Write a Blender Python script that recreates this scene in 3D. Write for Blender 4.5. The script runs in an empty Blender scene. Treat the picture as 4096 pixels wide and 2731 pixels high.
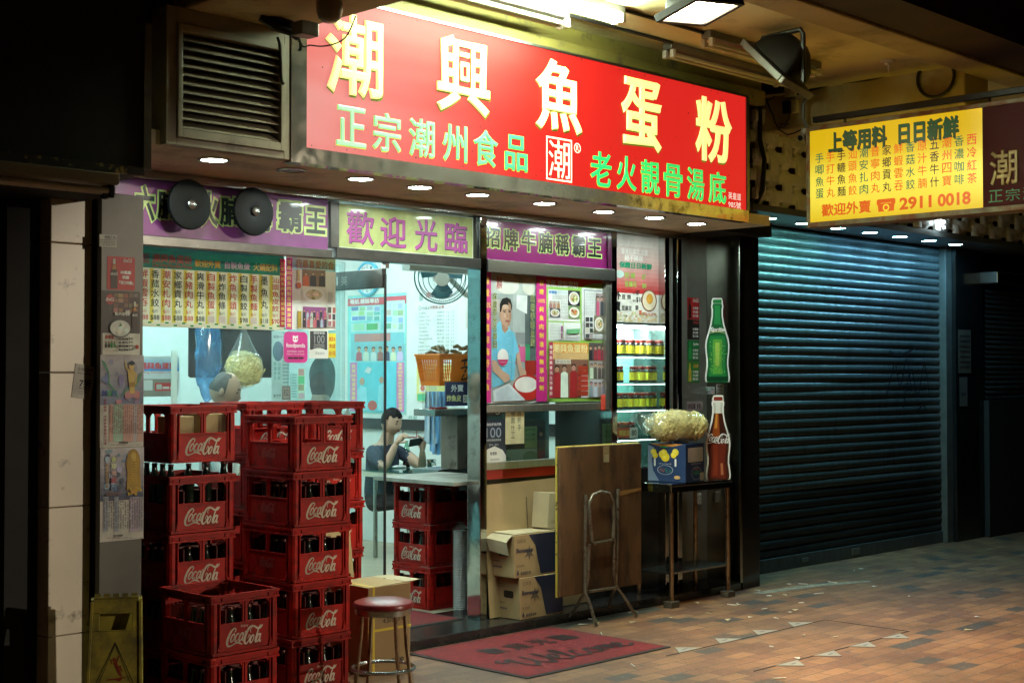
import bpy, bmesh, math, random
from mathutils import Vector as V, Matrix
R = math.radians
random.seed(7)
sc = bpy.context.scene
COL = sc.collection

# ------------------------------------------------------------------ camera
CAM = V((0.0, -6.2, 1.6)); YAW = R(44.3); PIT = R(1.354)
cd = bpy.data.cameras.new('camera'); cam = bpy.data.objects.new('camera', cd); COL.objects.link(cam)
cd.lens = 50; cd.sensor_width = 36; cd.clip_start = 0.05; cd.clip_end = 300
cam.location = CAM; cam.rotation_euler = (R(90) + PIT, 0, YAW - R(90))
cd.dof.use_dof = False
sc.camera = cam

# ------------------------------------------------------------------ night sky
w = bpy.data.worlds.new('World'); sc.world = w; w.use_nodes = True
nt = w.node_tree
bg = nt.nodes['Background']
sky = nt.nodes.new('ShaderNodeTexSky'); sky.sky_type = 'NISHITA'; sky.sun_disc = False
sky.sun_elevation = R(-6); sky.sun_rotation = R(200)
nt.links.new(sky.outputs[0], bg.inputs[0]); bg.inputs[1].default_value = 0.0006

# a street lamp far down the road to the right: its beam reaches the pillar, the crates and the folding table
ld = bpy.data.lights.new('street_lamp', 'SPOT'); lo = bpy.data.objects.new('street_lamp', ld); COL.objects.link(lo)
ld.energy = 6200; ld.color = (1, .87, .66); ld.spot_size = R(12); ld.spot_blend = .5; ld.shadow_soft_size = .12
lo.location = (13.1, -19.6, 4.5); lo.rotation_euler = (V((4.75, -.3, 1.0)) - lo.location).to_track_quat('-Z', 'Y').to_euler()

sc.view_settings.view_transform = 'Standard'; sc.view_settings.look = 'None'
sc.view_settings.exposure = -0.15; sc.view_settings.gamma = 1.0
sc.render.engine = 'CYCLES'
cy = sc.cycles
cy.use_denoising = True
try: cy.denoiser = 'OPENIMAGEDENOISE'
except Exception: pass
cy.max_bounces = 8; cy.diffuse_bounces = 4; cy.glossy_bounces = 4; cy.transparent_max_bounces = 16; cy.transmission_bounces = 6
cy.sample_clamp_indirect = 6.0; cy.caustics_reflective = False; cy.caustics_refractive = False
cy.use_light_tree = True

# ------------------------------------------------------------------ geometry of the view -> places on known planes
_h = V((math.cos(YAW), math.sin(YAW), 0)); _r = V((math.sin(YAW), -math.cos(YAW), 0))
_f = _h * math.cos(PIT) + V((0, 0, math.sin(PIT))); _u = _r.cross(_f); FO = 5688.9
def _ray(px, py): return _f + _r * ((px - 2048) / FO) + _u * ((1365.5 - py) / FO)
def aY(px, py, y):
    d = _ray(px, py); return CAM + d * ((y - CAM.y) / d.y)
def aX(px, py, x):
    d = _ray(px, py); return CAM + d * ((x - CAM.x) / d.x)
def aZ(px, py, z):
    d = _ray(px, py); return CAM + d * ((z - CAM.z) / d.z)
def aD(px, py, dist): return CAM + _ray(px, py) * dist

# ------------------------------------------------------------------ materials
MATS = {}
def _new(name):
    m = bpy.data.materials.new(name); m.use_nodes = True
    n = m.node_tree.nodes; l = m.node_tree.links
    return m, n, l, n['Principled BSDF']
def _objco(n, l, scale=(1, 1, 1)):
    tc = n.new('ShaderNodeTexCoord'); mp = n.new('ShaderNodeMapping'); mp.inputs['Scale'].default_value = scale
    l.new(tc.outputs['Object'], mp.inputs[0]); return mp.outputs[0]
def mat(name, col, rough=.5, metal=0., var=0., vscale=8., dirt=None, dscale=3., dlo=.5, dhi=.75, bump=0., bscale=60., coat=0., spec=.5, stretch=(1, 1, 1), rvar=0., each=0.):
    """colour with a slow tint change (var), patches of dirt (dirt colour), fine bump"""
    m, n, l, b = _new(name)
    b.inputs['Roughness'].default_value = rough; b.inputs['Metallic'].default_value = metal
    b.inputs['Coat Weight'].default_value = coat; b.inputs['Coat Roughness'].default_value = .12
    b.inputs['Specular IOR Level'].default_value = spec
    co = _objco(n, l, stretch)
    rgb = n.new('ShaderNodeRGB'); rgb.outputs[0].default_value = (*col, 1); out = rgb.outputs[0]
    if var:
        t = n.new('ShaderNodeTexNoise'); t.inputs['Scale'].default_value = vscale; t.inputs['Detail'].default_value = 6
        l.new(co, t.inputs[0])
        mr = n.new('ShaderNodeMapRange'); mr.inputs[1].default_value = .3; mr.inputs[2].default_value = .7
        mr.inputs[3].default_value = 1 - var; mr.inputs[4].default_value = 1 + var * .6
        l.new(t.outputs[0], mr.inputs[0])
        mx = n.new('ShaderNodeVectorMath'); mx.operation = 'SCALE'
        l.new(out, mx.inputs[0]); l.new(mr.outputs[0], mx.inputs['Scale']); out = mx.outputs[0]
    if dirt is not None:
        t = n.new('ShaderNodeTexNoise'); t.inputs['Scale'].default_value = dscale; t.inputs['Detail'].default_value = 9; t.inputs['Roughness'].default_value = .68
        l.new(co, t.inputs[0])
        mr = n.new('ShaderNodeMapRange'); mr.inputs[1].default_value = dlo; mr.inputs[2].default_value = dhi
        l.new(t.outputs[0], mr.inputs[0])
        mx = n.new('ShaderNodeMix'); mx.data_type = 'RGBA'
        l.new(mr.outputs[0], mx.inputs[0]); l.new(out, mx.inputs[6]); mx.inputs[7].default_value = (*dirt, 1); out = mx.outputs[2]
    if each:                                                         # every copy a little different in age
        oi = n.new('ShaderNodeObjectInfo'); mr = n.new('ShaderNodeMapRange'); mr.inputs[3].default_value = 1 - each; mr.inputs[4].default_value = 1 + each * .35; l.new(oi.outputs['Random'], mr.inputs[0])
        mx = n.new('ShaderNodeVectorMath'); mx.operation = 'SCALE'; l.new(out, mx.inputs[0]); l.new(mr.outputs[0], mx.inputs['Scale']); out = mx.outputs[0]
    l.new(out, b.inputs['Base Color'])
    if rvar:
        t = n.new('ShaderNodeTexNoise'); t.inputs['Scale'].default_value = 14; t.inputs['Detail'].default_value = 8
        l.new(co, t.inputs[0]); mr = n.new('ShaderNodeMapRange'); mr.inputs[1].default_value = .35; mr.inputs[2].default_value = .7
        mr.inputs[3].default_value = max(.02, rough - rvar); mr.inputs[4].default_value = rough + rvar
        l.new(t.outputs[0], mr.inputs[0]); l.new(mr.outputs[0], b.inputs['Roughness'])
    if bump:
        t = n.new('ShaderNodeTexNoise'); t.inputs['Scale'].default_value = bscale; t.inputs['Detail'].default_value = 5
        l.new(co, t.inputs[0]); bp = n.new('ShaderNodeBump'); bp.inputs['Strength'].default_value = bump; bp.inputs['Distance'].default_value = .01
        l.new(t.outputs[0], bp.inputs['Height']); l.new(bp.outputs[0], b.inputs['Normal'])
    MATS[name] = m
    return m
def lamp_mat(name, col, strength):
    m, n, l, b = _new(name)
    b.inputs['Base Color'].default_value = (*[c * .5 for c in col], 1)
    b.inputs['Emission Color'].default_value = (*col, 1); b.inputs['Emission Strength'].default_value = strength
    return m
def print_mat(name, rough=.45, coat=0., emit=0., lo=.8, fade=0., bump=0., thin=0.):
    """printed surface: ink colours come from the mesh's own colour layer"""
    m, n, l, b = _new(name)
    a = n.new('ShaderNodeVertexColor'); a.layer_name = 'ink'
    co = _objco(n, l)
    t = n.new('ShaderNodeTexNoise'); t.inputs['Scale'].default_value = 9; t.inputs['Detail'].default_value = 8; l.new(co, t.inputs[0])
    mr = n.new('ShaderNodeMapRange'); mr.inputs[1].default_value = .35; mr.inputs[2].default_value = .65; mr.inputs[3].default_value = lo; mr.inputs[4].default_value = 1
    l.new(t.outputs[0], mr.inputs[0])
    mx = n.new('ShaderNodeVectorMath'); mx.operation = 'SCALE'; l.new(a.outputs[0], mx.inputs[0]); l.new(mr.outputs[0], mx.inputs['Scale'])
    l.new(mx.outputs[0], b.inputs['Base Color'])
    b.inputs['Roughness'].default_value = rough; b.inputs['Coat Weight'].default_value = coat; b.inputs['Coat Roughness'].default_value = .06
    if emit:
        l.new(mx.outputs[0], b.inputs['Emission Color']); b.inputs['Emission Strength'].default_value = emit
    if thin:                                                         # paper or film that lets light through from behind
        tl = n.new('ShaderNodeBsdfTranslucent'); l.new(mx.outputs[0], tl.inputs[0]); ms = n.new('ShaderNodeMixShader'); ms.inputs[0].default_value = thin
        l.new(b.outputs[0], ms.inputs[1]); l.new(tl.outputs[0], ms.inputs[2]); l.new(ms.outputs[0], n['Material Output'].inputs[0])
    if bump:
        bp = n.new('ShaderNodeBump'); bp.inputs['Strength'].default_value = bump; bp.inputs['Distance'].default_value = .01
        l.new(t.outputs[0], bp.inputs['Height']); l.new(bp.outputs[0], b.inputs['Normal'])
    return m
def glass_mat(name, tint=(1, 1, 1), refl=.12, rough=.02, haze=0., hazecol=(.8, .8, .8), hscale=6.):
    m = bpy.data.materials.new(name); m.use_nodes = True; n = m.node_tree.nodes; l = m.node_tree.links
    n.clear(); o = n.new('ShaderNodeOutputMaterial')
    tr = n.new('ShaderNodeBsdfTransparent'); tr.inputs[0].default_value = (*tint, 1)
    gl = n.new('ShaderNodeBsdfGlossy'); gl.inputs['Roughness'].default_value = rough
    fr = n.new('ShaderNodeLayerWeight'); fr.inputs[0].default_value = .5
    pw = n.new('ShaderNodeMath'); pw.operation = 'POWER'; pw.inputs[1].default_value = 4; l.new(fr.outputs['Facing'], pw.inputs[0])
    ma = n.new('ShaderNodeMath'); ma.operation = 'MULTIPLY_ADD'; ma.inputs[1].default_value = .8; ma.inputs[2].default_value = refl * .4
    l.new(pw.outputs[0], ma.inputs[0])
    mx = n.new('ShaderNodeMixShader'); l.new(ma.outputs[0], mx.inputs[0]); l.new(tr.outputs[0], mx.inputs[1]); l.new(gl.outputs[0], mx.inputs[2])
    last = mx.outputs[0]
    if haze:
        df = n.new('ShaderNodeBsdfDiffuse'); df.inputs[0].default_value = (*hazecol, 1)
        co = _objco(n, l); t = n.new('ShaderNodeTexNoise'); t.inputs['Scale'].default_value = hscale; t.inputs['Detail'].default_value = 8
        l.new(co, t.inputs[0]); mr = n.new('ShaderNodeMapRange'); mr.inputs[1].default_value = .4; mr.inputs[2].default_value = .75; mr.inputs[3].default_value = haze * .25; mr.inputs[4].default_value = haze
        l.new(t.outputs[0], mr.inputs[0]); m2 = n.new('ShaderNodeMixShader'); l.new(mr.outputs[0], m2.inputs[0]); l.new(last, m2.inputs[1]); l.new(df.outputs[0], m2.inputs[2]); last = m2.outputs[0]
    l.new(last, o.inputs[0]); return m

# ------------------------------------------------------------------ mesh collector
class MB:
    def __init__(s, xf=None): s.v = []; s.f = []; s.m = []; s.c = []; s.mi = 0; s.col = (1, 1, 1); s.xf = xf
    def add(s, vs, fs):
        o = len(s.v)
        for p in vs:
            p = V(p)
            if s.xf is not None: p = s.xf @ p
            s.v.append(p)
        for f in fs: s.f.append([i + o for i in f]); s.m.append(s.mi); s.c.append(s.col)
        return s
    def box(s, x0, x1, y0, y1, z0, z1):
        return s.add([(x0, y0, z0), (x1, y0, z0), (x1, y1, z0), (x0, y1, z0), (x0, y0, z1), (x1, y0, z1), (x1, y1, z1), (x0, y1, z1)],
                     [(0, 3, 2, 1), (4, 5, 6, 7), (0, 1, 5, 4), (1, 2, 6, 5), (2, 3, 7, 6), (3, 0, 4, 7)])
    def cbox(s, c, size, b=0):
        x, y, z = c; a, d, e = [q / 2 for q in size]
        return s.box(x - a, x + a, y - d, y + d, z - e, z + e) if not b else s.rbox(x - a, x + a, y - d, y + d, z - e, z + e, b)
    def rbox(s, x0, x1, y0, y1, z0, z1, b):
        """box with all edges bevelled"""
        bm = bmesh.new(); bmesh.ops.create_cube(bm, size=1)
        for v in bm.verts: v.co = V(((x0 + x1) / 2 + v.co.x * (x1 - x0), (y0 + y1) / 2 + v.co.y * (y1 - y0), (z0 + z1) / 2 + v.co.z * (z1 - z0)))
        bmesh.ops.bevel(bm, geom=bm.edges[:], offset=b, segments=2, affect='EDGES', profile=.5)
        bm.verts.index_update(); s.add([v.co for v in bm.verts], [[v.index for v in f.verts] for f in bm.faces]); bm.free(); return s
    def cyl(s, p, q, r, r2=None, n=16, caps=True):
        p = V(p); q = V(q); r2 = r if r2 is None else r2; d = (q - p).normalized()
        a = d.orthogonal().normalized(); b = d.cross(a); vs = []
        for c, rr in ((p, r), (q, r2)):
            for i in range(n):
                t = 2 * math.pi * i / n; vs.append(c + a * (rr * math.cos(t)) + b * (rr * math.sin(t)))
        fs = [(i, (i + 1) % n, n + (i + 1) % n, n + i) for i in range(n)]
        if caps: fs += [tuple(range(n - 1, -1, -1)), tuple(range(n, 2 * n))]
        return s.add(vs, fs)
    def tube(s, pts, r, n=8, closed=False):
        pts = [V(p) for p in pts]; k = len(pts); vs = []; prev = None
        for i, p in enumerate(pts):
            a = pts[(i - 1) % k] if (i or closed) else p; b = pts[(i + 1) % k] if (i < k - 1 or closed) else p
            d = (b - a); d = d.normalized() if d.length > 1e-9 else V((0, 0, 1))
            x = d.orthogonal().normalized() if prev is None else (prev - d * prev.dot(d)).normalized()
            prev = x; y = d.cross(x); rr = r[i] if isinstance(r, (list, tuple)) else r
            for j in range(n):
                t = 2 * math.pi * j / n; vs.append(p + x * (rr * math.cos(t)) + y * (rr * math.sin(t)))
        fs = []
        for i in range(k if closed else k - 1):
            o = i * n; o2 = ((i + 1) % k) * n
            for j in range(n): fs.append((o + j, o + (j + 1) % n, o2 + (j + 1) % n, o2 + j))
        if not closed: fs += [tuple(range(n - 1, -1, -1)), tuple(range((k - 1) * n, k * n))]
        return s.add(vs, fs)
    def lathe(s, c, prof, n=24, axis=(0, 0, 1)):
        c = V(c); d = V(axis).normalized(); a = d.orthogonal().normalized(); b = d.cross(a); vs = []; k = len(prof)
        for r, h in prof:
            for i in range(n):
                t = 2 * math.pi * i / n; vs.append(c + d * h + a * (r * math.cos(t)) + b * (r * math.sin(t)))
        fs = []
        for j in range(k - 1):
            for i in range(n): fs.append((j * n + i, j * n + (i + 1) % n, (j + 1) * n + (i + 1) % n, (j + 1) * n + i))
        if prof[0][0] > 1e-6: fs.append(tuple(range(n - 1, -1, -1)))
        if prof[-1][0] > 1e-6: fs.append(tuple(range((k - 1) * n, k * n)))
        return s.add(vs, fs)
    def prism(s, poly, d, to3):
        """poly: 2-D outline, counter-clockwise; to3(x, y, t) -> point, t in (0, d)"""
        n = len(poly)
        vs = [to3(x, y, 0) for x, y in poly] + [to3(x, y, d) for x, y in poly]
        return s.add(vs, [tuple(range(n - 1, -1, -1)), tuple(range(n, 2 * n))] + [(i, (i + 1) % n, n + (i + 1) % n, n + i) for i in range(n)])
    def blob(s, c, r, n=16, m=10, fn=None):
        """ellipsoid, fn(unit vector) -> scale"""
        vs = []; c = V(c); rr = r if isinstance(r, (tuple, list, V)) else (r, r, r)
        for j in range(m + 1):
            ph = math.pi * j / m
            for i in range(n):
                t = 2 * math.pi * i / n; u = V((math.sin(ph) * math.cos(t), math.sin(ph) * math.sin(t), math.cos(ph)))
                k = fn(u) if fn else 1
                vs.append(c + V((u.x * rr[0], u.y * rr[1], u.z * rr[2])) * k)
        return s.add(vs, [(j * n + i, j * n + (i + 1) % n, (j + 1) * n + (i + 1) % n, (j + 1) * n + i)[::-1] for j in range(m) for i in range(n)])
    def build(s, name, mats, parent=None, smooth=False, bevel=0., ink=False, weld=False):
        me = bpy.data.meshes.new(name); me.from_pydata([tuple(p) for p in s.v], [], s.f)
        for m in (mats if isinstance(mats, (list, tuple)) else [mats]): me.materials.append(m)
        me.polygons.foreach_set('material_index', s.m)
        if ink:
            at = me.color_attributes.new('ink', 'FLOAT_COLOR', 'CORNER'); buf = []
            for f, c in zip(s.f, s.c): buf += [c[0], c[1], c[2], 1.0] * len(f)
            at.data.foreach_set('color', buf)
        if smooth:
            me.polygons.foreach_set('use_smooth', [True] * len(me.polygons))
            try: me.set_sharp_from_angle(angle=R(40))
            except Exception: pass
        if weld:
            bm = bmesh.new(); bm.from_mesh(me); bmesh.ops.remove_doubles(bm, verts=bm.verts[:], dist=2e-4); bm.to_mesh(me); bm.free()
        me.validate(); me.update()
        o = bpy.data.objects.new(name, me); COL.objects.link(o)
        if parent is not None: o.parent = parent; o.matrix_parent_inverse = parent.matrix_basis.inverted()
        if bevel:
            bv = o.modifiers.new('bevel', 'BEVEL'); bv.width = bevel; bv.segments = 2; bv.limit_method = 'ANGLE'; bv.angle_limit = R(40)
        return o

def tag(o, label=None, cat=None, group=None, kind=None):
    if label: o['label'] = label
    if cat: o['category'] = cat
    if group: o['group'] = group
    if kind: o['kind'] = kind
    return o
def empty(name, loc, rz=0, label=None, cat=None, group=None):
    o = bpy.data.objects.new(name, None); COL.objects.link(o); o.location = loc; o.rotation_euler = (0, 0, rz); o.empty_display_size = .1
    o.matrix_basis  # noqa
    return tag(o, label, cat, group)
def struct(o): return tag(o, kind='structure')
def kids(o): return [c for c in bpy.data.objects if c.parent is o]
def copy_tree(o, parent=None):
    c = o.copy(); COL.objects.link(c)
    if parent is not None: c.parent = parent
    for ch in kids(o): copy_tree(ch, c)
    return c

# ------------------------------------------------------------------ lettering
_tc = bpy.data.curves.new('glyph', 'FONT'); _to = bpy.data.objects.new('glyph', _tc); _GC = {}
def glyph(t, off=0., res=2, shear=0.):
    """flat letter; off > 0 swells the strokes with a rounded edge (third coordinate -1..1 across the swell)"""
    k = (t, off, res, shear)
    if k not in _GC:
        _tc.body = t; _tc.bevel_depth = off; _tc.bevel_resolution = 1 if res < 4 else 2; _tc.resolution_u = res; _tc.shear = shear
        me = bpy.data.meshes.new_from_object(_to)
        q = 1 / off if off else 0
        vs = [(v.co.x, v.co.y, v.co.z * q) for v in me.vertices]; fs = [tuple(p.vertices) for p in me.polygons]; bpy.data.meshes.remove(me)
        if off: fs = [f for f in fs if sum(vs[i][2] for i in f) > -.01 * len(f)]
        if not vs: vs = [(0, 0, 0), (.01, 0, 0), (0, .01, 0)]; fs = []
        xs = [p[0] for p in vs]; ys = [p[1] for p in vs]
        _GC[k] = (vs, fs, min(xs), max(xs), min(ys), max(ys))
    return _GC[k]

class Pr(MB):
    """a flat printed sheet: origin (bottom left), U, V axes, size in metres, its own units"""
    def __init__(s, o, U, Vv, w, h, uw=None, uh=None, N=None, xf=None):
        super().__init__(xf); s.o = V(o); s.U = V(U).normalized(); s.V = V(Vv).normalized(); s.N = V(N) if N else s.U.cross(s.V)
        s.w = w; s.h = h; s.uw = uw or w; s.uh = uh or h; s.lay = 0.0; s.st = .0002
    def P(s, x, y, e=0.): return s.o + s.U * (x / s.uw * s.w) + s.V * (y / s.uh * s.h) + s.N * (s.lay + e)
    def base(s, col, thick=.004):
        s.col = col; w, h = s.uw, s.uh
        s.lay = 0; a = [s.P(0, 0), s.P(w, 0), s.P(w, h), s.P(0, h)]; b = [p - s.N * thick for p in a]
        s.add(a + b, [(0, 1, 2, 3), (7, 6, 5, 4), (0, 4, 5, 1), (1, 5, 6, 2), (2, 6, 7, 3), (3, 7, 4, 0)]); return s
    def up(s): s.lay += s.st
    def rect(s, x, y, w, h, col):
        s.up(); s.col = col; s.add([s.P(x, y), s.P(x + w, y), s.P(x + w, y + h), s.P(x, y + h)], [(0, 1, 2, 3)]); return s
    def poly(s, pts, col):
        s.up(); s.col = col; s.add([s.P(*p) for p in pts], [tuple(range(len(pts)))]); return s
    def grad(s, x, y, w, h, c0, c1, n=8):
        for i in range(n):
            t = i / (n - 1); s.lay += s.st * .02; s.col = tuple(a + (b - a) * t for a, b in zip(c0, c1))
            s.add([s.P(x, y + h * i / n), s.P(x + w, y + h * i / n), s.P(x + w, y + h * (i + 1) / n), s.P(x, y + h * (i + 1) / n)], [(0, 1, 2, 3)])
        s.up(); return s
    def ell(s, cx, cy, rx, ry, col, n=20, rot=0.):
        return s.poly([(cx + rx * math.cos(t) * math.cos(rot) - ry * math.sin(t) * math.sin(rot), cy + rx * math.cos(t) * math.sin(rot) + ry * math.sin(t) * math.cos(rot)) for t in [2 * math.pi * i / n for i in range(n)]], col)
    def frame(s, x, y, w, h, t, col, ty=None):
        ty = ty or t; s.up(); s.col = col
        for a, b, c, d in ((x, y, w, ty), (x, y + h - ty, w, ty), (x, y + ty, t, h - 2 * ty), (x + w - t, y + ty, t, h - 2 * ty)):
            s.add([s.P(a, b), s.P(a + c, b), s.P(a + c, b + d), s.P(a, b + d)], [(0, 1, 2, 3)])
        return s
    def ring(s, cx, cy, r, t, col, n=28, ry=None):
        ry = ry or r; s.up(); s.col = col; k = (r - t) / r
        o = [(cx + r * math.cos(2 * math.pi * i / n), cy + ry * math.sin(2 * math.pi * i / n)) for i in range(n)]
        q = [(cx + (a - cx) * k, cy + (b - cy) * k) for a, b in o]
        s.add([s.P(*p) for p in o] + [s.P(*p) for p in q], [(i, (i + 1) % n, n + (i + 1) % n, n + i) for i in range(n)]); return s
    def rrect(s, x, y, w, h, r, col, n=5):
        pts = []
        for cx, cy, a0 in ((x + w - r, y + r, -90), (x + w - r, y + h - r, 0), (x + r, y + h - r, 90), (x + r, y + r, 180)):
            for i in range(n + 1):
                a = R(a0 + 90 * i / n); pts.append((cx + r * math.cos(a), cy + r * math.sin(a)))
        return s.poly(pts, col)
    def fit(s, t, x0, x1, y0, y1, col, off=0., res=3, shear=0., rise=0., dx=0., dy=0.):
        """text squeezed into a box, optionally raised (its own thickness)"""
        vs, fs, a, b, c, d = glyph(t, off, res, shear); s.up(); s.col = col
        kx = (x1 - x0) / max(b - a, 1e-6); ky = (y1 - y0) / max(d - c, 1e-6)
        z = rise if rise else .00012
        pts = [(x0 + dx + (p[0] - a) * kx, y0 + dy + (p[1] - c) * ky, (p[2] * z * .9 + (z * .1 if rise and p[2] > 0 else 0)) if off else rise) for p in vs]
        s.add([s.P(*p) for p in pts], fs)
        return s
    def text(s, t, x, y, h, col, off=0., res=2, vert=False, gap=.05, align='l', w=None, sx=1., shear=0., flip=False):
        """h = em height in sheet units; x, y = left/baseline, or top centre when vertical"""
        ax = s.uw / s.w / (s.uh / s.h)    # units per metre ratio
        if vert:
            for i, ch in enumerate(t):
                if ch == ' ': continue
                vs, fs, a, b, c, d = glyph(ch, off, res, shear)
                s.lay += s.st * .1; s.col = col
                s.add([s.P(x + (p[0] - .5 if ord(ch) > 255 else p[0] - (a + b) / 2) * h * ax * sx, y - h - i * h * (1 + gap) + (p[1] + .12) * h, p[2] * .0001) for p in vs], fs)
            s.up(); return s
        vs, fs, a, b, c, d = glyph(t, off, res, shear); s.up(); s.col = col
        k = h * ax * sx
        if w: k = w / (b - a)
        x0 = x - {'l': a, 'c': (a + b) / 2, 'r': b}[align] * k
        s.add([s.P(x0 + p[0] * k, y + p[1] * h, p[2] * .0001) for p in vs], fs); return s
    def ribbon(s, pts, wd, col, sub=6, closed=False):
        """pen stroke through points with a width at each"""
        n = len(pts); P2 = []; W2 = []
        for i in range(n - 1):
            p0 = pts[max(i - 1, 0)]; p1 = pts[i]; p2 = pts[i + 1]; p3 = pts[min(i + 2, n - 1)]
            for j in range(sub):
                t = j / sub
                P2.append(tuple(.5 * (2 * b + (c - a) * t + (2 * a - 5 * b + 4 * c - d) * t * t + (3 * b - a - 3 * c + d) * t ** 3) for a, b, c, d in zip(p0, p1, p2, p3)))
                W2.append(wd[i] + (wd[i + 1] - wd[i]) * t)
        P2.append(pts[-1]); W2.append(wd[-1]); s.up(); s.col = col; vs = []
        for i, p in enumerate(P2):
            a = P2[max(i - 1, 0)]; b = P2[min(i + 1, len(P2) - 1)]; dx, dy = b[0] - a[0], b[1] - a[1]; q = math.hypot(dx, dy) or 1
            nx, ny = -dy / q * W2[i] / 2, dx / q * W2[i] / 2; e = i * 4e-6
            vs += [s.P(p[0] + nx, p[1] + ny, e), s.P(p[0] - nx, p[1] - ny, e)]
        s.add(vs, [(2 * i + 1, 2 * i + 3, 2 * i + 2, 2 * i) for i in range(len(P2) - 1)]); return s
    def done(s, name, m, parent=None): return s.build(name, m, parent, ink=True)

def script_logo(p, x, y, w, col, k=None):
    """the flowing two-word soft drink lettering"""
    k = w / 100.; ky = k if p.uw / p.w == p.uh / p.h else k * (p.uh / p.h) / (p.uw / p.w)
    def rb(pts, wd): p.ribbon([(x + a * k, y + b * ky) for a, b in pts], [q * k for q in wd], col, sub=5)
    rb([(22, 31.5), (25.5, 35), (25, 39), (20.5, 40), (12.5, 33.5), (5, 21), (1.8, 11), (3.5, 3.5), (9, 1.6), (17, 3.8), (26, 7), (33, 7.2), (37, 5), (43.5, 1.5)], [2, 3, 3.2, 3.6, 5, 6, 6, 5, 3.4, 2.6, 3.4, 5, 4, .6])
    def o(cx, cy, rx=4.2, ry=8.6, full=360, st=40):
        pts = []
        for i in range(13):
            a = R(st + full * i / 12); u, v = rx * math.cos(a), ry * math.sin(a); pts.append((cx + u + v * .42, cy + v))
        rb(pts, [2.6 + 1.6 * (.5 - .5 * math.cos(2 * math.pi * i / 12 + .7)) for i in range(13)])
    o(17, 19.5); o(28.3, 19, full=285, st=45); o(39.5, 19.2, 4)
    rb([(47.3, 28), (43.6, 17), (42.8, 11.2), (45, 11), (47.5, 14)], [3.4, 3.8, 3.4, 2.4, 1.2])
    rb([(50, 29), (54, 30)], [3, 3])
    rb([(66.5, 25.5), (65, 30.5), (68.5, 37.5), (73.3, 38.6), (70.3, 41.2), (62, 37), (53.3, 24.5), (48.6, 11.5), (50, 3.6), (54.3, 2.4), (60.4, 8.5), (64.5, 17.5), (61.8, 21), (57.3, 12.5)], [1, 1.8, 2, 2, 3, 4.6, 6, 6, 5, 3, 2.4, 2.2, 2, .8])
    rb([(70.3, 41), (77, 38.5), (84, 34), (91, 33.6), (97, 37.6), (100, 41)], [2.4, 4, 5, 4.4, 3, .5])
    o(69, 11, 4, 8.4)
    rb([(91, 33), (94.6, 38.6), (92.6, 39.6), (88.5, 34), (82, 18), (78.2, 7), (79.2, 2.6), (82.6, 5.6)], [1.5, 2, 2.4, 3, 4, 4, 3, 1])
    o(86, 11.6, 3.9, 8.6)
    rb([(93.6, 20.5), (90, 9), (89.6, 3.2), (91.6, 2.8), (94, 6.5)], [3.4, 3.8, 3.4, 2.4, 1])
WHITE = (.8, .8, .76); BLACK = (.012, .012, .014); RED = (.55, .03, .025)
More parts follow.
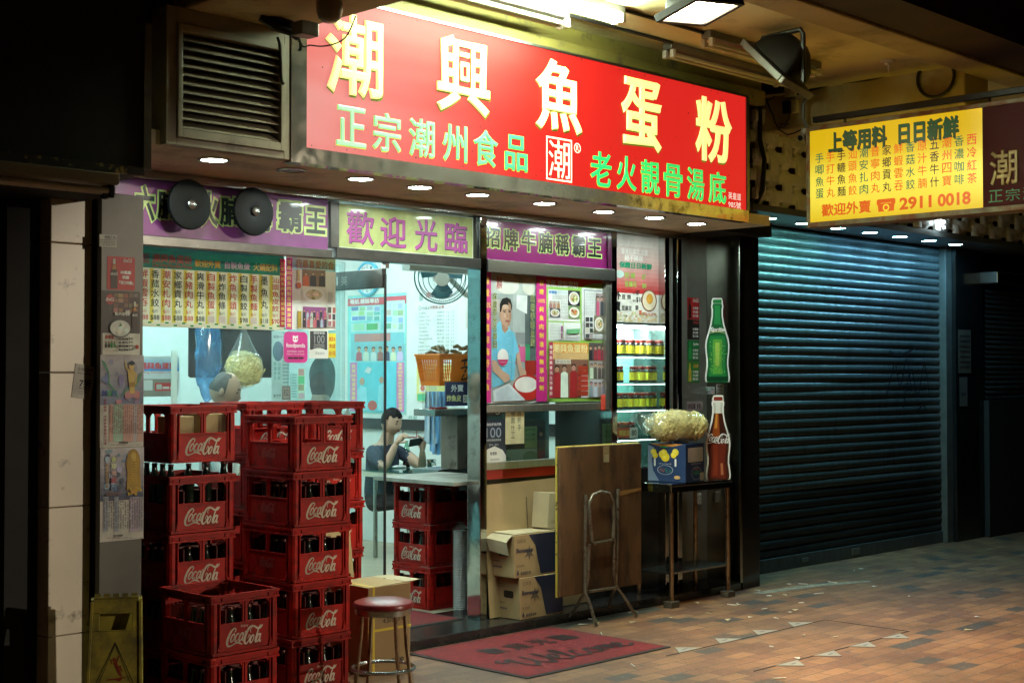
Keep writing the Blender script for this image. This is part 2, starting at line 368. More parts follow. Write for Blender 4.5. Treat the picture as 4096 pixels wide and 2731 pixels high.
# ================================================================== materials used all over
M = dict(
    ceil=mat('cream_ceiling_paint', (.72, .64, .34), .75, var=.12, vscale=2, dirt=(.2, .15, .07), dscale=2.2, dlo=.52, dhi=.8, bump=.15, bscale=40),
    beam=mat('cream_beam_paint', (.5, .41, .22), .8, var=.15, vscale=2, dirt=(.16, .11, .06), dscale=2.5, dlo=.5, dhi=.78, bump=.2, bscale=30),
    fascia=mat('yellowed_fascia_board', (.2, .165, .035), .6, var=.2, vscale=2.5, dirt=(.09, .07, .03), dscale=9, dlo=.55, dhi=.68, bump=.1),
    trim=mat('scuffed_bright_steel', (.55, .52, .46), .16, .78, var=.15, vscale=4, dirt=(.16, .13, .1), dscale=7, dlo=.5, dhi=.68, rvar=.1),
    soffit=mat('soffit_panel', (.74, .64, .47), .6, var=.1, vscale=3, dirt=(.1, .075, .05), dscale=2.4, dlo=.5, dhi=.8),
    dark=mat('near_black_surface', (.012, .011, .01), .8, var=.3),  # even near-black tone with slight variation
    outer=mat('brown_outer_beam', (.05, .022, .012), .85, var=.3, vscale=3, bump=.2),
    steel=mat('brushed_steel', (.42, .43, .41), .27, 1, var=.08, vscale=3),
    mirror=mat('polished_steel', (.55, .56, .54), .07, 1, dirt=(.34, .33, .3), dscale=14, dlo=.5, dhi=.8, rvar=.04),
    sidesteel=mat('grimy_steel_cladding', (.36, .37, .33), .14, 1, dirt=(.2, .2, .17), dscale=2.5, dlo=.4, dhi=.9, rvar=.03),
    satin=mat('satin_steel', (.4, .41, .37), .42, .75, var=.12, vscale=3, dirt=(.2, .2, .17), dscale=3, dlo=.45, dhi=.85),
    frame=mat('dark_anodised_frame', (.1, .1, .095), .3, .9, var=.2, vscale=12, dirt=(.2, .2, .18), dscale=30, dlo=.62, dhi=.72),
    black=mat('black_plastic', (.012, .012, .013), .4),
    marble=mat('black_polished_stone', (.012, .012, .012), .12, 0, var=.3, vscale=5),
    tile=mat('black_step_tile', (.018, .018, .018), .25, 0, var=.3, vscale=9, dirt=(.06, .05, .04), dscale=5, dlo=.5, dhi=.8),
    white_tile=mat('cream_glazed_wall_tile', (.78, .7, .57), .35, 0, var=.07, vscale=3, dirt=(.16, .12, .08), dscale=5.5, dlo=.57, dhi=.7),
    shoptile=mat('pale_interior_tile', (.72, .8, .78), .2, 0, var=.05),
    shopfloor=mat('beige_floor_tile', (.42, .35, .25), .35, 0, var=.12, vscale=6),
    cyanwall=mat('pale_blue_wall', (.26, .52, .55), .4, 0, var=.07, vscale=3),
    cream_metal=mat('cream_enamel', (.34, .3, .21), .45, 0, var=.12, vscale=3, dirt=(.1, .08, .05), dscale=5, dlo=.55, dhi=.8),
    galv=mat('grey_galvanised', (.22, .22, .2), .45, .7, var=.2),
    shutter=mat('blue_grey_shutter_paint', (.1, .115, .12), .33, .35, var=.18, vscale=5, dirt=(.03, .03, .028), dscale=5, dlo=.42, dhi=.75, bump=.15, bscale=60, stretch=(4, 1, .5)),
    darkshutter=mat('dark_shutter_paint', (.05, .05, .05), .5, .2, var=.2),
    screen=mat('grey_white_cast_screen', (.84, .85, .84), .55, 0, var=.1, vscale=5, dirt=(.12, .12, .11), dscale=6, dlo=.5, dhi=.85),
    crate=mat('red_crate_plastic', (.4, .01, .006), .42, 0, var=.25, vscale=4, dirt=(.1, .012, .008), dscale=14, dlo=.48, dhi=.7, bump=.12, bscale=70, spec=.22, each=.4),
    card=mat('brown_cardboard', (.36, .25, .12), .8, 0, var=.1, vscale=6, bump=.12, bscale=25),
    card_in=mat('pale_cardboard', (.46, .38, .24), .8, 0, var=.12, vscale=6),
    rubber=mat('black_rubber', (.015, .015, .015), .8),
    cable=mat('black_cable', (.01, .01, .01), .5),
    whitepl=mat('white_plastic', (.6, .58, .52), .4, var=.08),
    print=print_mat('matt_print', .5, lo=.86),
    gprint=print_mat('laminated_print', .35, .35, lo=.88),
    old=print_mat('aged_paper_print', .6, lo=.7, bump=.1),
    vinyl=print_mat('vinyl_sign_face', .4, .25, lo=.68),
    glass=glass_mat('clear_window_glass', (.93, .97, .96), .1, .01, haze=.03, hazecol=(.6, .75, .75)),
    steamy=glass_mat('greasy_window_glass', (.9, .97, .97), .1, .03, haze=.1, hazecol=(.6, .75, .78), hscale=2.5),
    film=glass_mat('clear_plastic_film', (.95, .97, .97), .2, .1, haze=.1, hazecol=(.85, .85, .8), hscale=16),
    bottle=mat('dark_bottle_glass', (.012, .02, .014), .06, 0, coat=.6),
    led=lamp_mat('cool_white_led', (.82, 1, .93), 260),
    ledcyan=lamp_mat('cyan_white_led', (.3, 1, .92), 215),
    ledblue=lamp_mat('blue_white_led', (.25, .7, 1), 200),
    tube=lamp_mat('fluorescent_tube', (.82, 1, .74), 340),
    flood=lamp_mat('floodlight_glass', (1, .8, .52), 55),
)
CREAM = (.75, .73, .6)

# ================================================================== the setting
def brick_paving():
    m, n, l, b = _new('red_brick_paving')
    co = _objco(n, l)
    bt = n.new('ShaderNodeTexBrick'); bt.inputs['Scale'].default_value = 1; bt.inputs['Brick Width'].default_value = .205; bt.inputs['Row Height'].default_value = .105
    bt.inputs['Mortar Size'].default_value = .0035; bt.inputs['Mortar Smooth'].default_value = .2; bt.inputs['Color1'].default_value = (0, 0, 0, 1); bt.inputs['Color2'].default_value = (1, 1, 1, 1); bt.inputs['Mortar'].default_value = (.5, .5, .5, 1)
    dn = n.new('ShaderNodeTexNoise'); dn.inputs['Scale'].default_value = 5; dn.inputs['Detail'].default_value = 5; l.new(co, dn.inputs[0])
    da = n.new('ShaderNodeVectorMath'); da.operation = 'MULTIPLY_ADD'; da.inputs[1].default_value = (.016, .016, 0); l.new(dn.outputs['Color'], da.inputs[0]); l.new(co, da.inputs[2])
    l.new(da.outputs[0], bt.inputs[0])
    cr = n.new('ShaderNodeValToRGB'); e = cr.color_ramp.elements
    e[0].position = 0; e[0].color = (.07, .05, .04, 1); e[1].position = 1; e[1].color = (.26, .122, .05, 1)
    for p, c in ((.05, (.08, .055, .042)), (.08, (.165, .068, .032)), (.5, (.21, .094, .04)), (.8, (.27, .132, .06))):
        q = e.new(p); q.color = (*c, 1)
    l.new(bt.outputs['Color'], cr.inputs[0])
    t = n.new('ShaderNodeTexNoise'); t.inputs['Scale'].default_value = 1.3; t.inputs['Detail'].default_value = 10; t.inputs['Roughness'].default_value = .7; l.new(co, t.inputs[0])
    mr = n.new('ShaderNodeMapRange'); mr.inputs[1].default_value = .3; mr.inputs[2].default_value = .75; mr.inputs[3].default_value = 1.2; mr.inputs[4].default_value = .38; l.new(t.outputs[0], mr.inputs[0])
    sm = n.new('ShaderNodeVectorMath'); sm.operation = 'SCALE'; l.new(cr.outputs[0], sm.inputs[0]); l.new(mr.outputs[0], sm.inputs['Scale'])
    mx = n.new('ShaderNodeMix'); mx.data_type = 'RGBA'; l.new(bt.outputs['Fac'], mx.inputs[0]); l.new(sm.outputs[0], mx.inputs[6]); mx.inputs[7].default_value = (.06, .045, .035, 1)
    sp = n.new('ShaderNodeTexNoise'); sp.inputs['Scale'].default_value = 55; sp.inputs['Detail'].default_value = 4; l.new(co, sp.inputs[0])
    s2 = n.new('ShaderNodeMapRange'); s2.inputs[1].default_value = .66; s2.inputs[2].default_value = .72; l.new(sp.outputs[0], s2.inputs[0])
    m3 = n.new('ShaderNodeMix'); m3.data_type = 'RGBA'; l.new(s2.outputs[0], m3.inputs[0]); l.new(mx.outputs[2], m3.inputs[6]); m3.inputs[7].default_value = (.34, .24, .15, 1)
    gu = n.new('ShaderNodeTexVoronoi'); gu.inputs['Scale'].default_value = 3.2; gu.inputs['Randomness'].default_value = 1; l.new(co, gu.inputs[0])   # trodden gum and oil spots
    g2 = n.new('ShaderNodeMapRange'); g2.inputs[1].default_value = .05; g2.inputs[2].default_value = .09; g2.inputs[3].default_value = .75; g2.inputs[4].default_value = 0; l.new(gu.outputs['Distance'], g2.inputs[0])
    m4 = n.new('ShaderNodeMix'); m4.data_type = 'RGBA'; l.new(g2.outputs[0], m4.inputs[0]); l.new(m3.outputs[2], m4.inputs[6]); m4.inputs[7].default_value = (.05, .04, .033, 1)
    st = n.new('ShaderNodeTexNoise'); st.inputs['Scale'].default_value = .55; st.inputs['Detail'].default_value = 7; l.new(co, st.inputs[0])
    s5 = n.new('ShaderNodeMapRange'); s5.inputs[1].default_value = .52; s5.inputs[2].default_value = .68; s5.inputs[4].default_value = .7; l.new(st.outputs[0], s5.inputs[0])
    m5 = n.new('ShaderNodeMix'); m5.data_type = 'RGBA'; l.new(s5.outputs[0], m5.inputs[0]); l.new(m4.outputs[2], m5.inputs[6]); m5.inputs[7].default_value = (.07, .045, .03, 1)
    l.new(m5.outputs[2], b.inputs['Base Color'])
    rr = n.new('ShaderNodeMapRange'); rr.inputs[3].default_value = .45; rr.inputs[4].default_value = .75; l.new(t.outputs[0], rr.inputs[0]); l.new(rr.outputs[0], b.inputs['Roughness'])
    ad = n.new('ShaderNodeMath'); ad.operation = 'MULTIPLY_ADD'; ad.inputs[1].default_value = -1.0; l.new(bt.outputs['Fac'], ad.inputs[0]); l.new(sp.outputs[0], ad.inputs[2])
    a2 = n.new('ShaderNodeMath'); a2.operation = 'MULTIPLY_ADD'; a2.inputs[1].default_value = .5; l.new(bt.outputs['Color'], a2.inputs[0]); l.new(ad.outputs[0], a2.inputs[2])
    bp = n.new('ShaderNodeBump'); bp.inputs['Strength'].default_value = .55; bp.inputs['Distance'].default_value = .006; l.new(a2.outputs[0], bp.inputs['Height']); l.new(bp.outputs[0], b.inputs['Normal'])
    return m
g = MB(); g.add([(-40, -60, 0), (60, -60, 0), (60, 8, 0), (-40, 8, 0)], [(0, 1, 2, 3)])
struct(g.build('ground', brick_paving()))

s = MB(); s.box(4.26, 8.82, 0.0, .62, 0, .06); s.box(3.36, 4.26, .2, .62, 0, .06); struct(s.build('step', M['tile'], bevel=.004))
s = MB(); s.box(3.36, 8.6, .62, 6.0, -.01, .058); struct(s.build('shop_floor', M['shopfloor']))

# --- covered walkway: ceiling, cross beams, outer beam
s = MB(); s.box(-4, 4.0, -1.7, .6, 3.7, 3.8); s.box(4.0, 9.05, -1.7, -.4, 3.7, 3.82); s.box(9.35, 20, -1.7, .6, 3.7, 3.8); struct(s.build('ceiling', M['ceil']))
s = MB(); s.box(9.0, 9.35, -1.7, .6, 3.43, 3.74); struct(s.build('cross_beam', M['beam'], bevel=.01))
s = MB(); s.box(3.62, 4.24, -1.7, -.45, 3.29, 3.74); struct(s.build('cross_beam', M['beam'], bevel=.012))
s = MB(); s.box(-6, 20, -1.93, -1.7, 3.64, 4.3); struct(s.build('outer_beam', M['beam'], bevel=.01))
s = MB(); s.box(-6, 22, -2.3, -1.935, 3.66, 7.5); struct(s.build('upper_building_front', M['outer']))
# --- wall above the shop, soffit
s = MB(); s.box(4.25, 8.3, -.43, -.3, 2.66, 3.7); struct(s.build('wall', M['fascia']))
s = MB(); s.box(4.245, 8.4, -.5, -.432, 3.5, 3.6); s.box(4.245, 8.4, -.47, -.432, 3.6, 3.7); tag(s.build('fascia_board', M['fascia'], bevel=.004), 'yellowed grimy fascia board running above the big red sign', 'fascia')
s = MB(); s.box(3.3, 8.42, -.52, .9, 2.65, 2.72); struct(s.build('soffit', M['soffit']))
s = MB(); s.box(2.5, 3.3, -.5, .0, 2.4, 3.8); s.box(2.9, 4.25, -.42, .0, 2.72, 3.8); struct(s.build('wall', M['dark']))
# --- inside of the shop
s = MB(); s.box(8.6, 8.7, 1.2, 6, .06, 2.9); struct(s.build('wall', M['shoptile']))
s = MB(); s.box(2.6, 8.7, 6, 6.1, 0, 2.9); struct(s.build('wall', M['shoptile']))
s = MB(); s.box(2.5, 2.6, .62, 6.1, 0, 2.9); struct(s.build('wall', M['cyanwall']))
s = MB(); s.box(2.5, 8.7, .9, 6.1, 2.86, 2.95); struct(s.build('ceiling', M['shoptile']))
s = MB(); s.box(2.6, 6.3, .9, .98, 2.62, 2.86); s.box(6.3, 8.7, .9, .98, 2.3, 2.86); struct(s.build('wall', M['shoptile']))
s = MB(); s.box(2.62, 5.2, 3.3, 3.38, .06, 2.86); struct(s.build('wall', M['cyanwall']))
s = MB(); s.box(8.6, 8.9, .58, 1.2, 0, 2.9); struct(s.build('wall', M['dark']))
# --- right of the shop
s = MB(); s.box(8.82, 9.07, .02, .6, 0, 2.825); o = s.build('stone_pillar', M['marble'], bevel=.004); tag(o, 'black polished stone pillar between the shop and the grey shutter', 'pillar')
s = MB(); s.box(8.82, 18, -.1, .42, 2.83, 2.88); struct(s.build('soffit', mat('grey_soffit', (.2, .22, .23), .4, .2, var=.1)))
s = MB(); s.box(8.3, 20, .3, .6, 2.88, 3.7); struct(s.build('wall', mat('dark_red_panel', (.08, .012, .012), .5)))
s = MB(); s.box(12.78, 13.35, .3, .7, 0, 2.825); tag(s.build('tiled_pillar', M['marble'], bevel=.004), 'dark tiled pillar right of the big shutter carrying two faded notices', 'pillar')

# --- the big roller shutter
def shutter(x0, x1, y, z0, z1, pitch, m):
    mb = MB(); prof = []; z = z0; k = int((z1 - z0) / pitch)
    for i in range(k):
        for t, d in ((0, .004), (.1, .010), (.3, .017), (.55, .019), (.8, .014), (.93, .004), (.96, -.006)): prof.append((y - d, z0 + (i + t) * pitch))
    n = len(prof); K = 28; wr = random.Random(int(x0 * 10)); ph = [(wr.uniform(0, 6), wr.uniform(1.2, 3.4), wr.uniform(0, 1)) for _ in range(k + 1)]; vs = []
    for j in range(K + 1):
        x = x0 + (x1 - x0) * j / K
        for q, (a, b) in enumerate(prof):                             # slats a little bent and sagging
            p0, p1, p2 = ph[q // 7]; vs.append((x, a + .0035 * p2 * math.sin(p0 + p1 * x) + .004 * math.sin(1.3 * x + b * 2.1), b + .0012 * math.sin(p0 * 2 + 1.7 * x)))
    mb.add(vs, [(j * n + i, (j + 1) * n + i, (j + 1) * n + i + 1, j * n + i + 1) for j in range(K) for i in range(n - 1)])
    return mb
rs = empty('roller_shutter', (11.1, .42, 0), label='wide closed roller shutter washed with cold blue light from above', cat='roller shutter')
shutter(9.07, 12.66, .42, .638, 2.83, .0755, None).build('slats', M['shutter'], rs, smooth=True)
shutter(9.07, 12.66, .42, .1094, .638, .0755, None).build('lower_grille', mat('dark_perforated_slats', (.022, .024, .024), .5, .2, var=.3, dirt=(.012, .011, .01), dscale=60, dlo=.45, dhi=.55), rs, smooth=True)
s = MB(); s.box(9.07, 12.66, .385, .43, .003, .11); s.build('bottom_rail', M['shutter'], rs, bevel=.004)
for x in (12.66,): 
    s = MB(); s.box(x, x + .12, .34, .44, 0, 2.825); s.build('guide_rail', M['galv'], rs, bevel=.003)
gp = Pr((11.3, .3985, 1.0), (1, 0, 0), (0, 0, 1), 1, 1)
rs2 = empty('roller_shutter', (15, .2, 0), label='steel roller shutter at the far right edge with a dark lower half', cat='roller shutter')
shutter(13.36, 18.5, .3, 1.35, 2.5, .05, None).build('slats', M['shutter'], rs2, smooth=True)
s = MB(); s.box(13.36, 18.5, .25, .32, .003, 1.35); s.build('lower_panel', M['dark'], rs2)
s = MB(); s.box(13.3, 18.5, .12, .32, 2.5, 2.62); s.build('hood', M['steel'], rs2, bevel=.01)
s = MB(); s.rbox(11.0, 11.12, .375, .386, .03, .085, .003); s.build('lock_plate', M['galv'], rs); s = MB(); s.rbox(10.2, 10.3, .375, .3845, .04, .075, .003); s.build('handle', M['galv'], rs)
# spray-painted scrawl on the shutter
sp = Pr((11.55, .4, 1.2), (1, 0, 0), (0, 0, 1), .9, .7)
for pts in (((.05, .2), (.2, .5), (.3, .3), (.42, .55), (.5, .25)), ((.35, .1), (.5, .45), (.62, .2), (.75, .5), (.85, .2)), ((.1, .62), (.3, .58), (.6, .66)), ((.6, .05), (.72, .12), (.8, .05))):
    sp.lay = .0215; sp.ribbon(list(pts), [.018] * len(pts), (.01, .01, .012))
sp.done('graffiti', M['print'], rs)

# --- left edge: unlit shutter, tiled pillar
ls = empty('roller_shutter', (1.5, .1, 0), label='unlit dark roller shutter at the far left edge', cat='roller shutter')
shutter(-3, 2.98, -.02, .1, 2.4, .09, None).build('slats', M['darkshutter'], ls, smooth=True)
tp = empty('tiled_pillar', (3.2, -.1, 0), label='cream tiled pillar at the left with chipped and dirty tiles', cat='pillar')
for i, (a, b) in enumerate(((0, .42), (.424, 1.0), (1.004, 1.61), (1.614, 2.2), (2.204, 2.6))):
    s = MB(); s.rbox(3.14, 3.345, -.22, .2, a, b, .004); s.build('tile_course', M['white_tile'], tp)
s = MB(); s.box(2.98, 3.138, -.12, .2, 0, 2.6); s.build('side_panel', M['dark'], tp)
# ================================================================== sheets measured on the picture, laid on their real planes
def _pt(p, x, y):
    ox, oy, sc_ = p.z
    d = _ray(ox + x / sc_, oy + y / sc_); q = CAM + d * ((p.o - CAM).dot(p.N) / d.dot(p.N)) - p.o
    return q.dot(p.U) / p.w * p.uw, q.dot(p.V) / p.h * p.uh
def _q(p, x0, y0, x1, y1):
    xm, ym = (x0 + x1) / 2, (y0 + y1) / 2
    return _pt(p, x0, ym)[0], _pt(p, xm, y1)[1], _pt(p, x1, ym)[0], _pt(p, xm, y0)[1]
Pr.z = (0, 0, 1)
def prect(p, x0, y0, x1, y1, col): a, b, c, d = _q(p, x0, y0, x1, y1); p.rect(a, b, c - a, d - b, col)
def pgrad(p, x0, y0, x1, y1, c0, c1, n=8): a, b, c, d = _q(p, x0, y0, x1, y1); p.grad(a, b, c - a, d - b, c0, c1, n)
def prr(p, x0, y0, x1, y1, r, col): a, b, c, d = _q(p, x0, y0, x1, y1); p.rrect(a, b, c - a, d - b, r, col)
def pfit(p, t, x0, y0, x1, y1, col, **k): a, b, c, d = _q(p, x0, y0, x1, y1); p.fit(t, a, c, b, d, col, **k)
def pell(p, x0, y0, x1, y1, col, n=18): a, b, c, d = _q(p, x0, y0, x1, y1); p.ell((a + c) / 2, (b + d) / 2, (c - a) / 2, (d - b) / 2, col, n)
def ppoly(p, pts, col): p.poly([_pt(p, *q) for q in pts], col)
def pvert(p, t, xc, y0, y1, w, col, off=0.):
    """characters one under another between y0 and y1"""
    n = len(t); st = (y1 - y0) / n
    for i, ch in enumerate(t):
        if ch == ' ': continue
        p.lay -= p.st * .8
        pfit(p, ch, xc - w / 2, y0 + i * st, xc + w / 2, y0 + i * st + st * .82, col, off=off, res=1)
def sheet(o, w, h, z=None, U=(1, 0, 0)):
    p = Pr(o, U, (0, 0, 1), w, h); p.z = z or (0, 0, 1); return p
def psheet(x0, y0, x1, y1, Y, z=None):
    """sheet on the plane y = Y covering a measured box"""
    zz = z or (0, 0, 1); f = lambda x, y: aY(zz[0] + x / zz[2], zz[1] + y / zz[2], Y)
    xm, ym = (x0 + x1) / 2, (y0 + y1) / 2
    a = f(x0, ym).x; b = f(x1, ym).x; c = f(xm, y1).z; d = f(xm, y0).z
    p = Pr((a, Y, c), (1, 0, 0), (0, 0, 1), b - a, d - c); p.z = zz; return p
def xsheet(x0, y0, x1, y1, X, z=None):
    zz = z or (0, 0, 1); f = lambda x, y: aX(zz[0] + x / zz[2], zz[1] + y / zz[2], X)
    xm, ym = (x0 + x1) / 2, (y0 + y1) / 2
    a = f(x0, ym).y; b = f(x1, ym).y; c = f(xm, y1).z; d = f(xm, y0).z
    p = Pr((X, a, c), (0, -1, 0), (0, 0, 1), a - b, d - c); p.z = zz; return p
rnd = random.Random(11)
def jit(c, a=.15): return tuple(max(0, min(1, q * (1 + rnd.uniform(-a, a)))) for q in c)
def bowl(p, x0, y0, x1, y1, bg, food=((.75, .7, .5), (.2, .3, .06), (.5, .25, .08))):
    prect(p, x0, y0, x1, y1, bg); w, h = x1 - x0, y1 - y0
    pell(p, x0 + w * .06, y0 + h * .08, x1 - w * .06, y1 - h * .06, (.78, .78, .76)); pell(p, x0 + w * .16, y0 + h * .16, x1 - w * .16, y1 - h * .2, (.6, .5, .32))
    for i in range(14):
        a = rnd.uniform(0, 6.28); r = rnd.uniform(0, .24); cx, cy_ = x0 + w * (.5 + r * math.cos(a)), y0 + h * (.48 + r * math.sin(a)); q = rnd.uniform(.05, .1)
        p.lay -= p.st * .7; pell(p, cx - w * q, cy_ - h * q, cx + w * q, cy_ + h * q, jit(rnd.choice(food), .3), 8)
SKINC = (.5, .3, .2)
def crowd(p, x0, y0, x1, y1, bg, cols, n=6, rows=1, hs=.2):
    prect(p, x0, y0, x1, y1, bg); w, h = x1 - x0, y1 - y0
    for r in range(rows):
        for i in range(n):
            cx = x0 + w * (i + .5 + rnd.uniform(-.15, .15)) / n; bw = w / n * .42; top = y0 + h * (.12 + .36 * r + rnd.uniform(0, .08)); hh = h * hs * (1 if rows < 2 else .7)
            c = jit(rnd.choice(cols), .25); p.lay -= p.st * .5
            ppoly(p, [(cx - bw, y1), (cx + bw, y1), (cx + bw * .9, top + hh * 1.25), (cx + bw * .3, top + hh * .95), (cx - bw * .3, top + hh * .95), (cx - bw * .9, top + hh * 1.25)], c)
            pell(p, cx - hh * .38 * w / h * (h / w), top - hh * .1, cx + hh * .38, top + hh * .6, (.015, .012, .012), 10)
            p.lay -= p.st * .6; pell(p, cx - hh * .32, top + hh * .12, cx + hh * .32, top + hh, jit(SKINC), 10)
def lines(p, x0, y0, x1, y1, n, col, k=.45):
    """small print, too fine to read"""
    st = (y1 - y0) / n; L0 = p.lay
    for i in range(n):
        x = x0
        while x < x1 - 2:
            L = rnd.uniform(.06, .2) * (x1 - x0); e = min(x + L, x1); p.lay = L0; prect(p, x, y0 + i * st, e, y0 + i * st + st * k, col); x = e + .03 * (x1 - x0)
def collage(p, x0, y0, x1, y1, nx, ny, pal, bg):
    prect(p, x0, y0, x1, y1, bg); w, h = (x1 - x0) / nx, (y1 - y0) / ny; L0 = p.lay
    for i in range(nx):
        for j in range(ny): p.lay = L0; prect(p, x0 + i * w + rnd.uniform(0, .2) * w, y0 + j * h + rnd.uniform(0, .2) * h, x0 + (i + 1) * w - rnd.uniform(0, .2) * w, y0 + (j + 1) * h - rnd.uniform(0, .2) * h, jit(rnd.choice(pal), .4))

# ================================================================== lamps
def downlight(x, y, z, m, label, group, broken=False, r=.062):
    e = empty('downlight', (x, y, z), label=label, cat='downlight', group=group)
    s = MB(); s.lathe((x, y, z), [(r + .016, -.001), (r + .016, -.006), (r + .004, -.009), (r, -.004), (r, .004)], 28); s.build('trim_ring', M['steel'], e, smooth=True)
    s = MB(); s.lathe((x, y, z - .005), [(r, 0), (0.0, .0006)], 28); s.build('lens', m, e)
    return e
ORD = ['first from the left', 'second from the left, beside the dead one', 'third from the left', 'fourth from the left', 'fifth from the left', 'sixth from the left', 'seventh from the left', 'eighth from the left']
for i, (px, py) in enumerate(((855, 641), (1165, 683), (1442, 717), (1680, 751), (1910, 781), (2178, 815), (2415, 848), (2618, 872), (2785, 896))):
    q = aZ(px, py, 2.645)
    if i == 1: downlight(q.x, q.y, 2.65, mat('dead_lamp_lens', (.3, .36, .36), .35, 0, dirt=(.03, .03, .03), dscale=45, dlo=.45, dhi=.55), 'dead flyspecked downlight under the left end of the big red sign', 'downlights under the shop sign')
    else:
        lab = {0: 'lit downlight under the louvred vent, above the two black discs', 2: 'lit downlight above the right end of the left purple sign', 3: 'lit downlight above the left half of the yellow welcome board', 4: 'lit downlight above the right end of the yellow welcome board', 5: 'lit downlight above the left end of the right purple sign', 6: 'lit downlight above the right end of the right purple sign', 7: 'lit downlight above the red and white tofu poster', 8: 'lit downlight above the steel corner with bottle cut-outs'}[i]
        downlight(q.x, q.y, 2.65, M['led'], lab, 'downlights under the shop sign')
for i, x in enumerate((9.36, 9.87, 10.38, 10.9, 11.41, 11.94, 12.45)):
    lab = ['cyan downlight above the shutter, nearest the stone pillar', 'cyan downlight above the shutter, half behind the yellow sign corner', 'cyan downlight above the shutter, hidden behind the yellow sign', 'blue downlight just below the middle of the yellow sign', 'blue downlight below the right part of the yellow sign, third from the far end', 'blue downlight above the shutter, second from its far end', 'blue downlight above the far right end of the shutter'][i]
    downlight(x, .13, 2.83, M['ledcyan'] if i < 3 else M['ledblue'], lab, 'downlights above the roller shutter', r=.065)

def batten(x0, x1, y, z, lit, label):
    e = empty('tube_light', ((x0 + x1) / 2, y, z), label=label, cat='tube light', group='twin tube lights on the walkway ceiling')
    s = MB(); s.box(x0, x1, y - .035, y + .035, z - .045, z - .001); s.build('housing', M['galv'] if not lit else M['whitepl'], e, bevel=.004)
    for dy in (-.03, .03):
        s = MB(); s.cyl((x0 + .03, y + dy, z - .078), (x1 - .03, y + dy, z - .078), .0135, n=12); s.build('tube', M['tube'] if lit else mat('unlit_tube', (.5, .52, .4), .25), e, smooth=True)
        for x in (x0 + .005, x1 - .035):
            s = MB(); s.rbox(x, x + .03, y + dy - .016, y + dy + .016, z - .098, z - .046, .005); s.build('socket', M['whitepl'], e)
    return e
batten(4.86, 6.08, -.7, 3.7, False, 'unlit twin tube fitting closest to the big red sign, left of the other unlit pair')
batten(4.95, 6.22, -1.0, 3.7, True, 'lit white twin tube fitting on the ceiling above the red sign')
batten(7.08, 8.36, -.66, 3.7, False, 'unlit twin tube fitting above the right end of the red sign')
batten(7.0, 8.25, -1.02, 3.7, False, 'unlit twin tube fitting partly behind the tilted black floodlight')
s = MB()
for y, a, b in ((-.7, 6.08, 7.08), (-1.0, 6.22, 7.0)): s.tube([(a, y, 3.688), (b, y, 3.688)], .011)
tag(s.build('ceiling_conduit', M['cable'], smooth=True), 'thin dark conduits linking the twin tube fittings along the ceiling', 'conduit')

def floodlight(name, c, n, up, label, lit, w=.36, h=.26):
    n = V(n).normalized(); x = V(up).cross(n).normalized(); y = n.cross(x)
    mtx = Matrix((x, y, n)).transposed().to_4x4(); mtx.translation = V(c)
    e = empty(name, c, label=label, cat='floodlight')
    s = MB(mtx)
    a, b = w / 2, h / 2; rings = [(a + .02, b + .02, .0), (a + .02, b + .02, -.03), (a - .01, b - .01, -.045), (a - .03, b - .03, -.12), (a - .09, b - .08, -.2), (a - .13, b - .11, -.225)]
    vs = []; N = 20
    for ra, rb_, z in rings:
        for i in range(N):
            t = 2 * math.pi * i / N; cs, sn = math.cos(t), math.sin(t); k = .28
            vs.append((ra * math.copysign(abs(cs) ** k, cs), rb_ * math.copysign(abs(sn) ** k, sn), z))
    fs = [(j * N + i, j * N + (i + 1) % N, (j + 1) * N + (i + 1) % N, (j + 1) * N + i)[::-1] for j in range(len(rings) - 1) for i in range(N)] + [tuple(range((len(rings) - 1) * N, len(rings) * N))[::-1]]
    s.add(vs, fs); s.build('housing', mat('black_cast_metal', (.018, .018, .018), .5, .3, var=.3), e, smooth=True)
    s = MB(mtx); s.box(-a, a, -b, b, -.004, -.002); s.build('lamp_glass', M['flood'] if lit else mat('dark_lamp_glass', (.03, .03, .035), .1), e)
    s = MB(mtx); s.box(-a - .03, -a, -b - .02, b + .02, -.03, .012); s.box(a, a + .03, -b - .02, b + .02, -.03, .012); s.box(-a, a, b, b + .025, -.03, .012); s.box(-a, a, -b - .025, -b, -.03, .012); s.build('rim', M['galv'] if not lit else M['black'], e, bevel=.004)
    s = MB(); p0, p1 = mtx @ V((0, a + .02 if not lit else 0, -.08)), mtx @ V((0, -a - .02 if not lit else 0, -.08)); p0, p1 = mtx @ V((a + .035, 0, -.06)), mtx @ V((-a - .035, 0, -.06)); zz = 3.675; s.tube([p0, V((p0.x, p0.y, zz - .03)), V((p0.x * .95 + p1.x * .05, p0.y * .95 + p1.y * .05, zz)), V((p1.x * .95 + p0.x * .05, p1.y * .95 + p0.y * .05, zz)), V((p1.x, p1.y, zz - .03)), p1], .016); s.build('bracket', M['black'], e, smooth=True)
    return e
fl = floodlight('floodlight', (5.86, -1.83, 3.46), (.12, -.25, -.95), (0, 1, 0), 'lit floodlight glaring warm white from the walkway ceiling', True, .36, .23)
fd_ = bpy.data.lights.new('floodlight_beam', 'SPOT'); fo_ = bpy.data.objects.new('floodlight_beam', fd_); COL.objects.link(fo_)
fd_.energy = 1300; fd_.color = (1, .75, .42); fd_.spot_size = R(74); fd_.spot_blend = 1.0; fd_.shadow_soft_size = .06
fo_.location = (5.87, -1.86, 3.44); fo_.rotation_euler = (V((7.9, -2.5, 0)) - fo_.location).to_track_quat('-Z', 'Y').to_euler()
floodlight('floodlight', (7.3, -1.32, 3.455), (-.14, .66, -.7), (1, .1, -.2), 'unlit tilted black floodlight hanging at the right end of the red sign', False, .37, .3)

